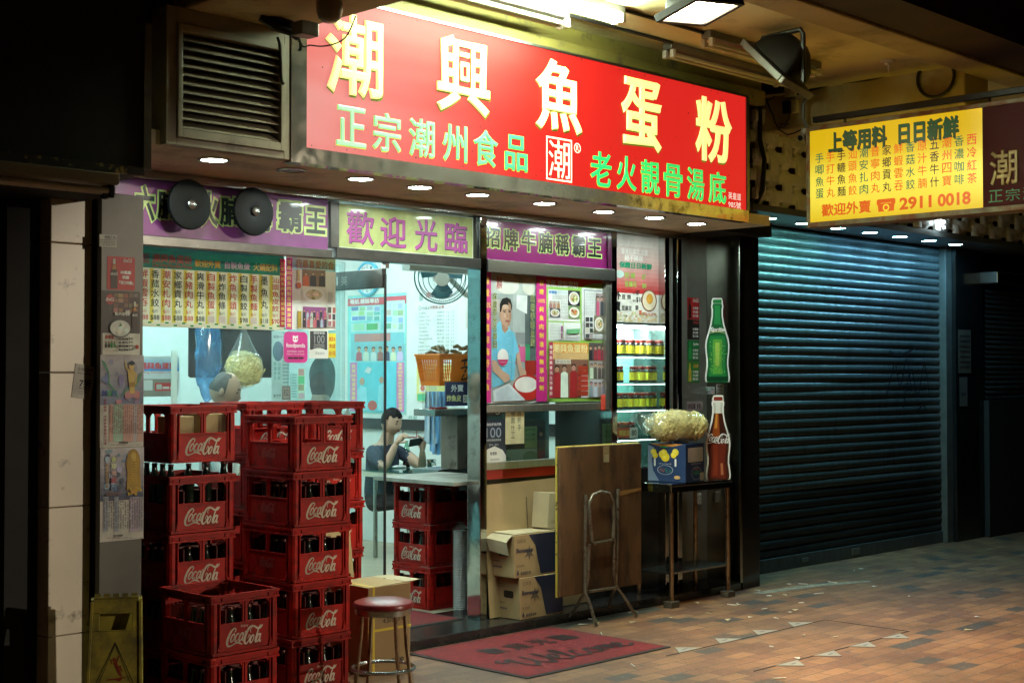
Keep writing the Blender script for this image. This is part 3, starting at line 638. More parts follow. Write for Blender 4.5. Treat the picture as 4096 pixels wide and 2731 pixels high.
# ================================================================== big red sign
vlit = print_mat('lit_letter_face', .3, .3, emit=1.0, lo=.93)
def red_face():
    """back-lit acrylic, with a pale street reflection painted into its left end"""
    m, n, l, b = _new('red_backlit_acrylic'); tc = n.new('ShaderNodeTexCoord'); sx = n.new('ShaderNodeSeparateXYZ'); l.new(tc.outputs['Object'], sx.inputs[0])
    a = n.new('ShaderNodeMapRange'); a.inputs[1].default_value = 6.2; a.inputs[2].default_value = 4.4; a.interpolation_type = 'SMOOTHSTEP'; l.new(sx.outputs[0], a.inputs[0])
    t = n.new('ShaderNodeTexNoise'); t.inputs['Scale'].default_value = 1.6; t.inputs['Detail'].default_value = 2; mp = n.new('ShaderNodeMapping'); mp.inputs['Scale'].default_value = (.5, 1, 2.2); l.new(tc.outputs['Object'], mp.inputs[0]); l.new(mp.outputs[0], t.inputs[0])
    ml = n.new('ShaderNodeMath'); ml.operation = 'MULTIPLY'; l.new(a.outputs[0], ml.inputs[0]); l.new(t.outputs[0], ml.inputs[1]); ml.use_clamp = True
    mx = n.new('ShaderNodeMix'); mx.data_type = 'RGBA'; l.new(ml.outputs[0], mx.inputs[0]); mx.inputs[6].default_value = (.86, .024, .018, 1); mx.inputs[7].default_value = (.95, .5, .45, 1)  # pale mix puts the reflection into the emission colour
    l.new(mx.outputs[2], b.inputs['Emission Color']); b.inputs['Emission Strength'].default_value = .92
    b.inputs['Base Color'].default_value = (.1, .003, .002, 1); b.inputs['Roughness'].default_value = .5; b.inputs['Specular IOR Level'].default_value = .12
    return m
E0 = empty('shop_sign', (6.18, -.5, 2.65), label='huge red backlit shop sign with glowing yellow and green characters', cat='shop sign')
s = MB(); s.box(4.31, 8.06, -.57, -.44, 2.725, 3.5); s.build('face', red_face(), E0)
s = MB(); s.box(4.215, 8.085, -.575, -.5, 2.645, 2.7249); s.box(4.215, 4.309, -.575, -.44, 2.725, 3.52); s.build('trim', M['trim'], E0)
s = MB(); s.box(4.31, 8.085, -.58, -.44, 3.5, 3.515); s.box(8.061, 8.09, -.58, -.3, 2.725, 3.5); s.build('edge_frame', M['frame'], E0)
def big(pm, ch, x0, x1, z0, z1, fill, edge, off, sh, rise):
    pm.lay = 0.0; pm.fit(ch, x0 - 4.31 - sh, x1 - 4.31 + sh, z0 - 2.725 - sh, z1 - 2.725 + sh, edge, off=off * 1.1, res=4, dx=sh * .6, dy=-sh * .8)
    pm.lay = .002; pm.fit(ch, x0 - 4.31, x1 - 4.31, z0 - 2.725, z1 - 2.725, fill, off=off, res=4, rise=rise)
for ch, x0, x1, z0, z1 in (('潮', 4.426, 4.8, 3.02, 3.44), ('興', 5.185, 5.585, 3.03, 3.455), ('魚', 5.962, 6.365, 3.03, 3.45), ('蛋', 6.733, 7.13, 3.01, 3.455), ('粉', 7.49, 7.89, 3.01, 3.44)):
    pm = sheet((4.31, -.57, 2.725), 3.75, .775); big(pm, ch, x0, x1, z0, z1, (1.1, 1.0, .36), (.1, .16, .01), .021, .006, .012); pm.done('character', vlit, E0)
pm = sheet((4.31, -.57, 2.725), 3.75, .775)
for ch, x0, x1 in (('正', 4.497, 4.69), ('宗', 4.735, 4.929), ('潮', 4.985, 5.168), ('州', 5.229, 5.411), ('食', 5.461, 5.652), ('品', 5.708, 5.891), ('老', 6.444, 6.635), ('火', 6.688, 6.877), ('靚', 6.924, 7.11), ('骨', 7.154, 7.347), ('湯', 7.398, 7.58), ('底', 7.632, 7.824)):
    k = max(0, min(1, (5.9 - x0) / 1.5)); big(pm, ch, x0, x1, 2.762 - (.018 if x0 > 6 else 0), 2.965 - (.01 if x0 > 6 else 0), (.02 + .3 * k, .72, .16 + .2 * k), (.7, .62, .05), .014, .0025, .006)
pm.done('slogan_lettering', vlit, E0)
pm = sheet((4.31, -.57, 2.725), 3.75, .775)
pm.frame(6.055 - 4.31, .015, .225, .255, .01, (1, .82, .6)); pm.fit('潮', 6.075 - 4.31, 6.26 - 4.31, .032, .253, (1, .82, .6), off=.0)
pm.done('emblem', vlit, E0)
pm = sheet((4.31, -.57, 2.725), 3.75, .775)
pm.ring(6.328 - 4.31, .228, .03, .006, (1, .82, .6)); pm.fit('R', 6.316 - 4.31, 6.341 - 4.31, .212, .244, (1, .82, .6))
pm.fit('英皇道', 7.855 - 4.31, 8.0 - 4.31, .061, .108, (1, .9, .8)); pm.fit('985號', 7.855 - 4.31, 8.0 - 4.31, .004, .048, (1, .9, .8))
pm.done('address_lettering', vlit, E0)

gr = Pr((4.31, -.57, 2.725), (1, 0, 0), (0, 0, 1), 3.75, .775); gr.lay = .0004; gs = random.Random(8)
for k in range(150):
    x = gs.uniform(.01, 3.74); y = gs.choice((gs.expovariate(60), .775 - gs.expovariate(60), gs.uniform(0, .775))); q = gs.uniform(.0015, .0045) * (1.6 if k < 30 else 1)
    if .004 < y < .77: gr.lay += 1e-6; gr.ell(x, y, q, q * gs.uniform(.5, 1.3), (.02, .008, .006), 6)
gr.done('grime_specks', M['print'], E0)
# ================================================================== yellow hanging sign
def yellow_face():
    m, n, l, b = _new('yellow_backlit_acrylic'); tc = n.new('ShaderNodeTexCoord'); sx = n.new('ShaderNodeSeparateXYZ'); l.new(tc.outputs['Object'], sx.inputs[0])
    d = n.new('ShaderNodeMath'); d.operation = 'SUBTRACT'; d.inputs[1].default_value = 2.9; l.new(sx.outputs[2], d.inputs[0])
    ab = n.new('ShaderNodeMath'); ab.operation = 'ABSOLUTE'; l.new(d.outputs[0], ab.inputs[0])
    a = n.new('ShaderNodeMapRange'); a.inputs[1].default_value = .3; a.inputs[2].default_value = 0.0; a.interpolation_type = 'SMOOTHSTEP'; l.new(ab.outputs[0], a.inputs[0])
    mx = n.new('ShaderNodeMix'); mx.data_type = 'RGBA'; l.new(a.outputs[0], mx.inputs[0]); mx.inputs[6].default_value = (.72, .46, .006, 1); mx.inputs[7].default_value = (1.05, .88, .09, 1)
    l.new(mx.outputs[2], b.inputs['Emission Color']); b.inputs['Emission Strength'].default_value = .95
    b.inputs['Base Color'].default_value = (.4, .3, .02, 1); b.inputs['Roughness'].default_value = .3
    return m
E1 = empty('hanging_sign', (8.68, -1.4, 2.63), label='glowing yellow menu sign hung across the walkway with its dark red end panel', cat='sign')
yo = (8.6, -.737, 2.672)
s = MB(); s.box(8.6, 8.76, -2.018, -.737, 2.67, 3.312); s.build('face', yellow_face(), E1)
s = MB(); s.box(8.6, 8.76, -3.3, -2.018, 2.67, 3.312); s.build('end_panel', mat('dark_red_acrylic', (.07, .006, .005), .5, spec=.1), E1)
oldf = mat('peeling_painted_frame', (.35, .33, .22), .6, 0, var=.3, vscale=12, dirt=(.3, .13, .06), dscale=10, dlo=.45, dhi=.6, bump=.3)
s = MB(); s.box(8.59, 8.77, -3.3, -.712, 2.635, 2.6695); s.box(8.59, 8.77, -3.3, -.712, 3.3125, 3.34); s.box(8.59, 8.77, -.7365, -.71, 2.6695, 3.3125); s.build('frame', oldf, E1, bevel=.003)
p = Pr(yo, (0, -1, 0), (0, 0, 1), 1.281, .64, 1281, 640); GRN, ORG, BLK = (.0, .13, .06), (.62, .12, .012), (.015, .015, .012)
for t, x0, x1 in (('上等用料', 148, 599), ('日日新鮮', 687, 1117)):
    p.lay = .001; p.fit(t, x0 + 6, x1 + 6, 461, 610, BLK, off=.03); p.fit(t, x0, x1, 467, 616, (.004, .05, .02), off=.03)
cols = [('手唧魚蛋', GRN), ('手打牛丸', ORG), ('手轆魚麵', BLK), ('汕頭魚餃', ORG), ('潮安扎肉', GRN), ('普寧肉丸', ORG), ('家鄉貢丸', BLK), ('鮮蝦雲吞', ORG), ('香菇水餃', GRN), ('原汁牛腩', ORG), ('五香牛什', BLK), ('潮州四寶', ORG), ('香濃咖啡', GRN), ('西冷紅茶', (.6, .05, .012))]
for i, (t, c) in enumerate(cols):
    for j, ch in enumerate(t):
        u0 = 44 + 87 * i; v0 = 480 - 83 * j - 70; p.lay = .001; p.fit(ch, u0, u0 + 66, v0 - .0, v0 + 68, c, off=.008)
p.lay = .001; p.fit('歡迎外賣', 91, 482, 30, 118, (.6, .1, .01), off=.025); p.fit('2911', 692, 925, 28, 112, (.6, .1, .01), off=.035); p.fit('0018', 968, 1198, 28, 112, (.6, .1, .01), off=.035)
OT = (.6, .1, .01); p.lay = .0008; p.poly([(535, 30), (650, 30), (655, 75), (620, 85), (565, 85), (530, 75)], OT); p.rrect(522, 88, 140, 26, 12, OT); p.rrect(522, 74, 32, 30, 10, OT); p.rrect(630, 74, 32, 30, 10, OT); p.ring(592, 55, 24, 9, (.9, .7, .05)); p.lay = .0015
p.done('menu_lettering', vlit, E1)
p = Pr((8.6, -2.018, 2.672), (0, -1, 0), (0, 0, 1), 1.28, .64, 1280, 640)
for i, ch in enumerate('潮興魚蛋粉'): p.lay = .001; p.fit(ch, 48 + 250 * i, 235 + 250 * i, 128, 352, (.5, .36, .06), off=.02, rise=.008)
for i, ch in enumerate('正宗潮州食品'): p.lay = .001; p.fit(ch, 41 + 112 * i, 135 + 112 * i, 26, 102, (.03, .22, .07), rise=.004)
p.done('end_lettering', M['vinyl'], E1)
s = MB(); s.box(8.66, 8.7, -4.0, -.72, 3.385, 3.425); tag(s.build('hanger_rail', M['cable'], bevel=.003), 'dark steel rail from which the yellow hanging sign is chained', 'rail')
for i, y in enumerate((-.97, -2.03)):
    s = MB()
    for k in range(2):
        ax = V((0, .012, 0)) if k % 2 else V((.012, 0, 0)); c = V((8.68, y, 3.37 - k * .026))
        s.tube([c + ax * math.cos(t) + V((0, 0, .018)) * math.sin(t) for t in [2 * math.pi * j / 10 for j in range(10)]], .0045, 6, closed=True)
    s.build('chain', M['cable'], E1, smooth=True)

# ================================================================== header row above the shop front
def outlined(p, ch, x0, y0, x1, y1, ring, fill, o1=.11, o2=.03):
    p.lay = .001; pfit(p, ch, x0 - 8, y0 - 9, x1 + 8, y1 + 9, ring, off=o1); p.lay = .0022; pfit(p, ch, x0, y0, x1, y1, fill, off=o2, res=3)
LIME = (.52, .64, .2)
hs = empty('header_sign', (4.2, .25, 2.31), label='left purple header sign with black outlined characters behind two black discs', cat='sign')
p = sheet((3.5, .245, 2.315), 1.59, .29); p.base((.21, .03, .18), .03)
for ch, a, b, c, d in (('六', 540, 745, 618, 885), ('腩', 628, 765, 712, 880), ('火', 800, 770, 872, 905), ('腩', 878, 790, 968, 905), ('稱', 985, 800, 1085, 925), ('霸', 1112, 810, 1206, 930), ('王', 1224, 832, 1300, 935)): outlined(p, ch, a, b, c, d, LIME, (.012, .02, .02))
p.done('panel', mat('x', (0, 0, 0)) and M['vinyl'], hs)
s = MB(); s.box(3.5, 5.09, .2, .27, 2.265, 2.3145); s.build('lower_rail', M['frame'], hs, bevel=.003)
for i, (px, py) in enumerate(((768, 817), (1024, 845))):
    q = aY(px, py, .12)
    e = empty('vent_disc', (q.x, .12, q.z), label=['round black disc with chrome hub, left of the pair on the purple sign', 'round black disc with chrome hub, right of the pair on the purple sign'][i], cat='disc', group='black discs on the purple sign')
    s = MB(); s.lathe((q.x, .235, q.z), [(.03, 0), (.03, .08), (.128, .085), (.132, .09), (.125, .1), (.06, .112), (.03, .106), (.0, .104)], 36, (0, -1, 0)); s.build('disc', mat('black_sheet_metal', (.006, .008, .008), .5, 0, var=.3, spec=.15), e, smooth=True)
    s = MB(); s.lathe((q.x, .132, q.z), [(.026, 0), (.025, .014), (.012, .02), (0, .021)], 20, (0, -1, 0)); s.build('hub', M['steel'], e, smooth=True)
ws = empty('header_sign', (5.7, .25, 2.33), label='pale yellow welcome board with four purple brush characters above the doorway', cat='sign')
p = sheet((5.165, .252, 2.335), 1.095, .262); p.base((.44, .5, .16), .03); p.frame(0, 0, 1.095, .262, .008, (.62, .68, .5))
for ch, a, b, c, d in (('歡', 1384, 845, 1495, 978), ('迎', 1519, 866, 1624, 992), ('光', 1657, 875, 1748, 1004), ('臨', 1778, 890, 1868, 1010)):
    p.lay = .001; pfit(p, ch, a + 2, b + 3, c + 2, d + 3, (.02, .01, .02), off=.02); p.lay = .002; pfit(p, ch, a, b, c, d, (.42, .05, .3), off=.015, res=3)
p.done('panel', M['vinyl'], ws)
s = MB(); s.box(5.12, 6.28, .2, .29, 2.27, 2.333); s.build('lower_rail', M['frame'], ws, bevel=.003)
for a_, b_ in ((5.1, 5.163), (6.262, 6.282)): s = MB(); s.box(a_, b_, .23, .29, 2.333, 2.6); s.build('side_frame', M['frame'], ws, bevel=.002)
p2h = empty('header_sign', (6.95, .25, 2.33), label='right purple header sign with seven lime outlined black characters', cat='sign')
p = sheet((6.345, .255, 2.338), 1.215, .255); p.base((.24, .01, .13), .03); Z4 = (1880, 840, 1.96); p.z = Z4
for ch, a, b, c, d in (('招', 118, 135, 232, 295), ('牌', 260, 155, 378, 318), ('牛', 400, 165, 512, 325), ('腩', 535, 178, 645, 340), ('稱', 668, 190, 776, 350), ('霸', 800, 208, 900, 365), ('王', 925, 228, 1026, 370)): outlined(p, ch, a, b, c, d, LIME, (.012, .015, .012), .075, .026)
p.done('panel', print_mat('glossy_sign_face', .25, .8, lo=.9), p2h)
s = MB(); s.box(6.345, 7.59, .2, .29, 2.255, 2.336); s.build('lower_rail', M['steel'], p2h, bevel=.003)
s = MB(); s.box(3.5, 8.45, .2, .3, 2.603, 2.648); tag(s.build('head_rail', M['steel'], bevel=.003), 'long steel rail along the top of the shop front under the soffit', 'rail')
for nm, x0, x1, lab in (('door_post', 6.284, 6.342, 'polished steel post between doorway and poster window'), ('window_post', 7.566, 7.622, 'steel post between poster window and tofu poster')):
    s = MB(); s.box(x0, x1, .21, .33, .06, 2.603); tag(s.build(nm, M['mirror'], bevel=.004), lab, 'post')
# ================================================================== left window: menu banner, stickers, glass
Z1 = (350, 680, 2.24); Z2 = (950, 750, 1.7417); Z3 = (1350, 780, 1.7417); Z5 = (2400, 880, 1.426); Z6 = (1850, 1550, 1.3275)
MAG = (.62, .03, .25); YEL = (.8, .68, .1)
s = MB(); s.box(4.03, 5.4, .56, .568, .86, 2.29)
arc = [(5.4 + .16 * math.sin(R(a)), .72 - .16 * math.cos(R(a))) for a in range(0, 91, 15)]
s.add([(x, y, .86) for x, y in arc] + [(x, y, 2.29) for x, y in arc], [(i, i + 1, 8 + i, 7 + i) for i in range(6)]); s.box(5.557, 5.562, .72, 1.25, .86, 2.29)
tag(s.build('counter_window', M['steamy'], smooth=True), 'greasy counter window with a rounded corner behind the menu banner', 'window')
s = MB(); s.box(2.5, 4.03, .49, .6, .06, 2.6); struct(s.build('wall', M['dark']))  # unseen wall added to keep shop light off the crate sides
s = MB(); s.box(3.5, 5.42, .5, .6, .8, .858); s.box(3.5, 5.42, .575, .6, .06, .8); tag(s.build('counter', M['steel'], bevel=.004), 'steel base of the counter window hidden behind the red crates', 'counter')

b = psheet(478, 990, 1135, 1312, .545, (0, 0, 1)); b.base((.86, .84, .66), .002)
W, H = b.w, b.h
b.rect(0, H * .71, W, H * .29, (.01, .27, .17)); b.rect(0, H * .93, W, H * .07, (.02, .36, .24))
for i, (t, px, c, pr) in enumerate((('牛筋丸', 530, RED, '88'), ('鮮蝦雲吞', 575, RED, '88'), ('香菰水餃', 620, BLACK, '88'), ('潮安札肉', 665, RED, '88'), ('家鄉貢丸', 711, BLACK, '88'), ('爽豬肉丸', 755, RED, '88'), ('爽滑牛丸', 801, BLACK, '88'), ('自製魚蛋', 844, RED, ''), ('鮮炸魚條', 888, BLACK, ''), ('炸魚片頭', 932, RED, ''), ('自製魚餃', 975, BLACK, '98'), ('手製魚麵', 1015, RED, ''), ('墨魚丸', 1057, BLACK, '118'), ('汕頭魚皮餃', 1102, RED, '90'))):
    u = _pt(b, px, 1150)[0]; cw = .058; n = len(t); top, bot = H * .685, H * .225
    b.lay = .0002; b.rect(u + cw * .62, H * .055, .024, H * .65, YEL)
    st = (top - bot) / max(n, 4) if n != 3 else (top - bot) / 3
    for j, ch in enumerate(t):
        h = min(st * .84, .048); b.lay = .0006; b.fit(ch, u - .025, u + .025, top - j * st - h, top - j * st, c, off=.012, res=2)
    b.lay = .0006; b.fit('每斤', u - .02, u + .02, H * .165, H * .21, c, res=1)
    b.lay = .0006
    if pr: b.fit('$' + pr, u - .028, u + .028, H * .075, H * .145, c, off=.012)
    else: b.rect(u - .022, H * .07, .044, H * .085, (.72, .6, .55))
b.lay = .0012; b.rect(0, 0, W, H * .05, (.82, .8, .62))
for i in range(26): b.lay = .0014; b.rect(i * .053 + .012, H * (.012 + .03 * (i % 2)), .022, H * .02, (.02, .3, .06))
b.z = Z1; b.lay = .0014
b.fit('潮興魚蛋粉', *[_q(b, 578, 758, 935, 838)[k] for k in (0, 2, 1, 3)], (.6, .12, .07), off=.02); b.fit('Chui Hing Noodles House', *[_q(b, 578, 838, 935, 888)[k] for k in (0, 2, 1, 3)], (.6, .12, .07), off=.01)
prect(b, 497, 748, 552, 832, (.3, .1, .08)); pfit(b, '潮', 505, 755, 545, 825, (.02, .3, .2))
pfit(b, '歡迎外賣', 958, 808, 1195, 875, (.85, .62, .08), off=.035); pfit(b, '自製魚蛋', 1228, 826, 1455, 893, (.8, .7, .72), off=.03)
b.z = Z2; pfit(b, '火鍋配料', 108, 530, 278, 585, (.85, .75, .2), off=.035)
prect(b, 293, 498, 330, 972, (.6, .03, .09))
STR = '保證%純魚肉制造絕無添加劑'
def strip(p, xc, y0, y1, w, t):
    n = len(t); st = (y1 - y0) / n; L0 = p.lay
    for i, ch in enumerate(t):
        p.lay = L0 + .0002; y = y0 + i * st
        if ch == '%': pfit(p, '100%', xc - w * .7, y + st * .15, xc + w * .7, y + st * .75, (.85, .75, .2), off=.02)
        else: pfit(p, ch, xc - w / 2, y, xc + w / 2, y + st * .8, (.85, .75, .2), off=.02)
strip(b, 313, 520, 968, 26, STR)
tag(b.done('menu_banner', print_mat('banner_print', .5, .1, thin=.45)), 'long green and white price banner hung in the counter window', 'banner')
b = psheet(337, 490, 683, 990, .54, Z2); b.base((.75, .76, .7), .002); prect(b, 337, 490, 381, 988, MAG); strip(b, 359, 505, 982, 28, STR)
pgrad(b, 382, 580, 683, 490, (.7, .72, .68), (.3, .62, .75)); pfit(b, '我最喜愛的食', 405, 508, 672, 570, (.5, .2, .1), off=.02)
crowd(b, 450, 572, 612, 690, (.2, .12, .08), ((.02, .02, .03), (.6, .1, .05)), 3); bowl(b, 446, 690, 616, 805, (.7, .68, .6)); crowd(b, 453, 832, 615, 975, (.3, .08, .25), ((.5, .5, .5), (.04, .04, .05), (.6, .15, .15)), 7, 2, .16)
prect(b, 412, 860, 438, 975, (.4, .28, .03)); pell(b, 405, 660, 437, 705, (.6, .1, .02)); prect(b, 412, 572, 426, 650, (.55, .45, .15)); lines(b, 622, 730, 658, 800, 9, (.3, .3, .3)); lines(b, 390, 572, 404, 650, 4, (.5, .5, .45))
collage(b, 622, 830, 678, 970, 2, 3, ((.05, .05, .05), (.5, .4, .3), (.4, .1, .1)), (.7, .7, .66))
tag(b.done('magazine_poster', M['gprint']), 'magazine page poster of a noodle bowl and a group photo right of the banner', 'poster')
b = psheet(322, 1005, 488, 1220, .538, Z2); b.rrect(0, 0, b.w, b.h, .03, MAG); b.lay += .0003
pell(b, 384, 1034, 422, 1078, (.85, .8, .8)); pell(b, 384, 1030, 396, 1046, (.85, .8, .8)); pell(b, 410, 1030, 422, 1046, (.85, .8, .8)); pell(b, 389, 1048, 400, 1062, MAG, 10); pell(b, 406, 1048, 417, 1062, MAG, 10)
pfit(b, 'foodpanda', 338, 1084, 470, 1122, (.85, .8, .8), off=.02); pfit(b, '指定外賣速遞 / 自取平台', 345, 1134, 462, 1148, (.8, .6, .7)); pfit(b, 'Delivery / Pick-Up Partner', 342, 1154, 466, 1168, (.85, .7, .75))
for k in range(3): prr(b, 350 + 37 * k, 1181, 384 + 37 * k, 1193, .002, (.02, .01, .01))
tag(b.done('window_sticker', M['gprint']), 'magenta delivery partner sticker with a panda face on the counter window', 'sticker')
b = psheet(498, 992, 632, 1190, .538, Z2); b.base((.75, .75, .7), .001); prect(b, 505, 1000, 625, 1130, (.04, .045, .05)); pfit(b, 'GROUP BUYER', 530, 1005, 608, 1020, (.75, .75, .75), off=.02); pfit(b, '100', 535, 1028, 606, 1085, (.3, .32, .33)); pfit(b, '香港百個經典美食', 532, 1090, 605, 1100, (.5, .5, .5)); lines(b, 530, 1105, 606, 1118, 2, (.4, .4, .4)); pell(b, 505, 1118, 625, 1180, (.75, .75, .7)); pfit(b, '得獎食評', 540, 1145, 606, 1165, (.2, .2, .2))
tag(b.done('window_sticker', M['gprint']), 'black and white award sticker right of the magenta sticker on the counter window', 'sticker')
b = psheet(633, 1015, 685, 1185, .538, Z2); b.base((.8, .7, .05), .001)
for k, t in enumerate(('購買本', '本店', '出小店')): pfit(b, t, 637, 1040 + 48 * k, 682, 1072 + 48 * k, (.6, .12, .02), off=.02)
tag(b.done('window_sticker', M['gprint']), 'narrow yellow sticker with red characters at the window corner', 'sticker')
b = psheet(310, 1382, 370, 1480, .538, Z2); b.base((.2, .24, .22), .001); b.frame(.004, .004, b.w - .008, b.h - .008, .003, (.05, .05, .05)); pfit(b, '拉', 322, 1400, 358, 1450, (.03, .03, .03)); tag(b.done('window_sticker', M['print']), 'small grey pull sticker low on the counter window', 'sticker')

# ================================================================== things seen inside through the counter window
b = psheet(490, 1425, 718, 1575, 3.29, (0, 0, 1)); b.base((.75, .76, .76), .02); b.z = (560, 1300, 4.9)
pgrad(b, -300, 900, 768, 640, (.6, .75, .8), (.02, .25, .6)); pfit(b, '潮興魚蛋粉', -20, 730, 720, 872, (.65, .05, .04), off=.04); pfit(b, 'Chui Hing Noodles House', -150, 900, 725, 962, (.6, .15, .15)); 
prect(b, -200, 1055, 735, 1400, (.25, .22, .17)); prect(b, 290, 1130, 700, 1290, RED); prect(b, 320, 1160, 425, 1260, (.5, .5, .42)); prect(b, 440, 1205, 570, 1250, (.7, .6, .55)); prect(b, 70, 1075, 245, 1280, (.72, .7, .66)); pell(b, 590, 1180, 690, 1290, (.7, .7, .7)); pell(b, -60, 1200, 60, 1290, (.6, .25, .05))
tag(b.done('framed_poster', M['print']), 'blue and white framed poster on the blue wall above the left crate', 'poster')
s = MB(); s.rbox(6.0, 6.45, 2.6, 3.1, 1.58, 2.3, .02); tag(s.build('extractor_hood', M['black']), 'black hood box inside behind the hanging noodle bag', 'hood')
b = psheet(242, 1000, 362, 1480, 2.55, Z2); b.base((.6, .72, .68), .01); pell(b, 245, 1070, 320, 1210, (.12, .2, .25)); pfit(b, '腩筋什', 250, 1030, 312, 1050, (.05, .1, .1)); pvert(b, '鮮麵魚丸', 262, 1215, 1345, 18, (.05, .3, .25)); pvert(b, '汕頭魚餃', 290, 1215, 1345, 18, (.05, .3, .25)); pfit(b, '$39', 250, 1440, 300, 1460, (.1, .1, .1)); lines(b, 315, 1010, 358, 1400, 16, (.3, .42, .4)); tag(b.done('wall_menu', M['print']), 'pale wall menu inside between the hood and the magenta sticker', 'menu')
b = psheet(372, 1290, 470, 1480, 2.9, Z2); b.base((.55, .7, .64), .01); lines(b, 378, 1300, 412, 1470, 9, (.25, .35, .3)); collage(b, 420, 1260, 468, 1475, 1, 4, ((.1, .4, .2), (.6, .2, .1), (.6, .55, .3)), (.7, .75, .5)); tag(b.done('wall_menu', M['print']), 'green edged drinks leaflet inside, left of the woman with dark hair', 'menu')
s = MB(); q = aY(1000, 1560, 1.0)
e = empty('blue_bag', (4.88, 1.15, 1.45), label='crumpled blue plastic bag hanging behind the noodle bag', cat='bag')
s.blob((5.42, 1.95, 1.74), (.1, .05, .32), 18, 14, lambda u: 1 + .09 * math.sin(9 * u.x + 4 * u.z) + .07 * math.sin(13 * u.z + 5 * u.x)); s.build('film', glass_mat('blue_plastic_film', (.45, .7, .92), .3, .15, haze=.6, hazecol=(.12, .34, .6), hscale=9), e, smooth=True)
s = MB(); s.box(4.73, 4.77, 1.3, 1.305, 1.35, 1.75); tag(s.build('paper_strip', mat('pale_paper', (.62, .72, .66), .6)), 'long pale paper strip with a green band hanging inside', 'paper')

def noodles(name, c, r, ang, n, label, hang=False, seed=3):
    """a clear bag crammed with yellow egg noodles"""
    rr = random.Random(seed); e = empty(name, c, label=label, cat='noodle bag')
    mt = Matrix.Translation(V(c)) @ Matrix.Rotation(ang, 4, 'Z')
    lum = lambda u: 1 + .06 * math.sin(5 * u.x + 2) + .05 * math.sin(7 * u.y + 4 * u.z)
    def sup(u, k): # box-ish ellipsoid
        m = max(abs(u.x), abs(u.y), abs(u.z)); return k / (m ** .45)
    s = MB(mt); s.blob((0, 0, 0), tuple(q * .93 for q in r), 24, 16, lambda u: sup(u, .86) * lum(u)); s.build('noodle_core', mat('egg_noodle_shade', (.75, .58, .2), .6, var=.25, vscale=60), e, smooth=True)  # darker noodle tone, shade between the strands painted into the core
    s = MB(mt)
    for i in range(n):
        u = V((rr.gauss(0, 1), rr.gauss(0, 1), rr.gauss(0, 1))).normalized()
        if u.y > .45: u.y = -u.y
        a = u.orthogonal().normalized(); b_ = u.cross(a); t0 = rr.uniform(0, 6.3); sw = rr.uniform(2.5, 5.5) * rr.choice((-1, 1)); R0 = rr.uniform(.012, .035); pts = []
        cx = rr.uniform(-.03, .03)
        for j in range(15):
            t = t0 + sw * j / 14; k = R0 * (1 + .25 * math.sin(3 * t)); d = a * (k * math.cos(t) + cx * j / 14) + b_ * (k * math.sin(t) * 1.2)
            base = V((u.x * r[0], u.y * r[1], u.z * r[2])) * sup(u, .86) * lum(u)
            pts.append(base * .955 + d + u * (.004 * math.sin(2.3 * t + i)))
        s.add([], []); s.tube(pts, .0026, 5)
    s.build('noodles', mat('egg_noodle', (.9, .77, .34), .45, var=.12, vscale=30), e, smooth=True)
    s = MB(mt); k = 1.05
    s.blob((0, 0, 0), tuple(q * k for q in r), 36, 22, lambda u: sup(u, .87) * (lum(u) + .02 + .018 * math.sin(11 * u.x + 3 * u.z) + .015 * math.sin(17 * u.z + 9 * u.y)))
    if hang: s.lathe((0, 0, r[2] * .7), [(r[0] * .75, 0), (r[0] * .5, .06), (.022, .16), (.012, .19), (.05, .25), (.09, .3)], 20)
    else: s.lathe((-r[0] * .86, 0, .02), [(r[2] * .7, 0), (r[2] * .42, .05), (r[2] * .3, .08), (r[2] * .42, .12)], 14, (-1, .1, .5))
    s.build('bag_film', M['film'], e, smooth=True); return e
nb_ = aY(975, 1476, 1.8)
noodles('noodle_bag', nb_, (.138, .08, .127), R(-20), 280, 'clear bag of yellow noodles hanging tied inside the counter window', True, 5)

# ================================================================== doorway: glass door, wall things inside
d = empty('glass_door', (5.53, .25, .06), label='open frameless glass door swung inwards at the doorway', cat='door')
s = MB(); s.box(5.525, 5.537, .26, .84, .1, 2.12); s.build('pane', M['glass'], d)
s = MB(); s.box(5.526, 5.538, .248, .2599, .1, 2.2); s.build('edge_strip', M['black'], d)
s = MB(); s.box(5.515, 5.547, .26, .84, 2.12, 2.235); s.build('top_rail', M['frame'], d, bevel=.003)
p = Pr((5.5145, .84, 2.12), (0, -1, 0), (0, 0, 1), .58, .115); p.lay = .001; p.fit('1001', .16, .02, .03, .085, (.25, .28, .26), off=.02); p.fit('英', .25, .19, .03, .085, (.2, .22, .2)); p.done('door_number', M['print'], d)
s = MB(); s.box(5.518, 5.545, .235, .27, 2.235, 2.272); s.build('pivot', M['steel'], d)

XW = 8.597
b = xsheet(70, 690, 480, 1525, XW, Z3); b.base((.35, .68, .58), .02); b.rect(.012, .012, b.w - .024, b.h - .024, (.25, .72, .75))
prect(b, 72, 712, 480, 765, (.62, .1, .13)); pfit(b, '報紙.雜誌專訪', 88, 722, 290, 758, (.8, .8, .78), off=.03); prect(b, 330, 735, 470, 960, (.55, .75, .75))
collage(b, 95, 775, 300, 875, 4, 3, ((.2, .42, .5), (.45, .7, .72), (.3, .55, .5)), (.6, .8, .8)); collage(b, 95, 890, 300, 950, 2, 1, ((.1, .3, .2), (.4, .6, .6)), (.5, .75, .75)); collage(b, 340, 750, 460, 940, 3, 4, ((.25, .42, .48), (.4, .62, .66), (.6, .75, .75)), (.6, .8, .8))
prect(b, 95, 960, 465, 1150, (.2, .55, .62)); prect(b, 120, 965, 370, 1020, (.5, .25, .25)); crowd(b, 120, 1040, 470, 1155, (.22, .52, .58), ((.5, .65, .65), (.4, .1, .1), (.05, .1, .12)), 7, 1, .3)
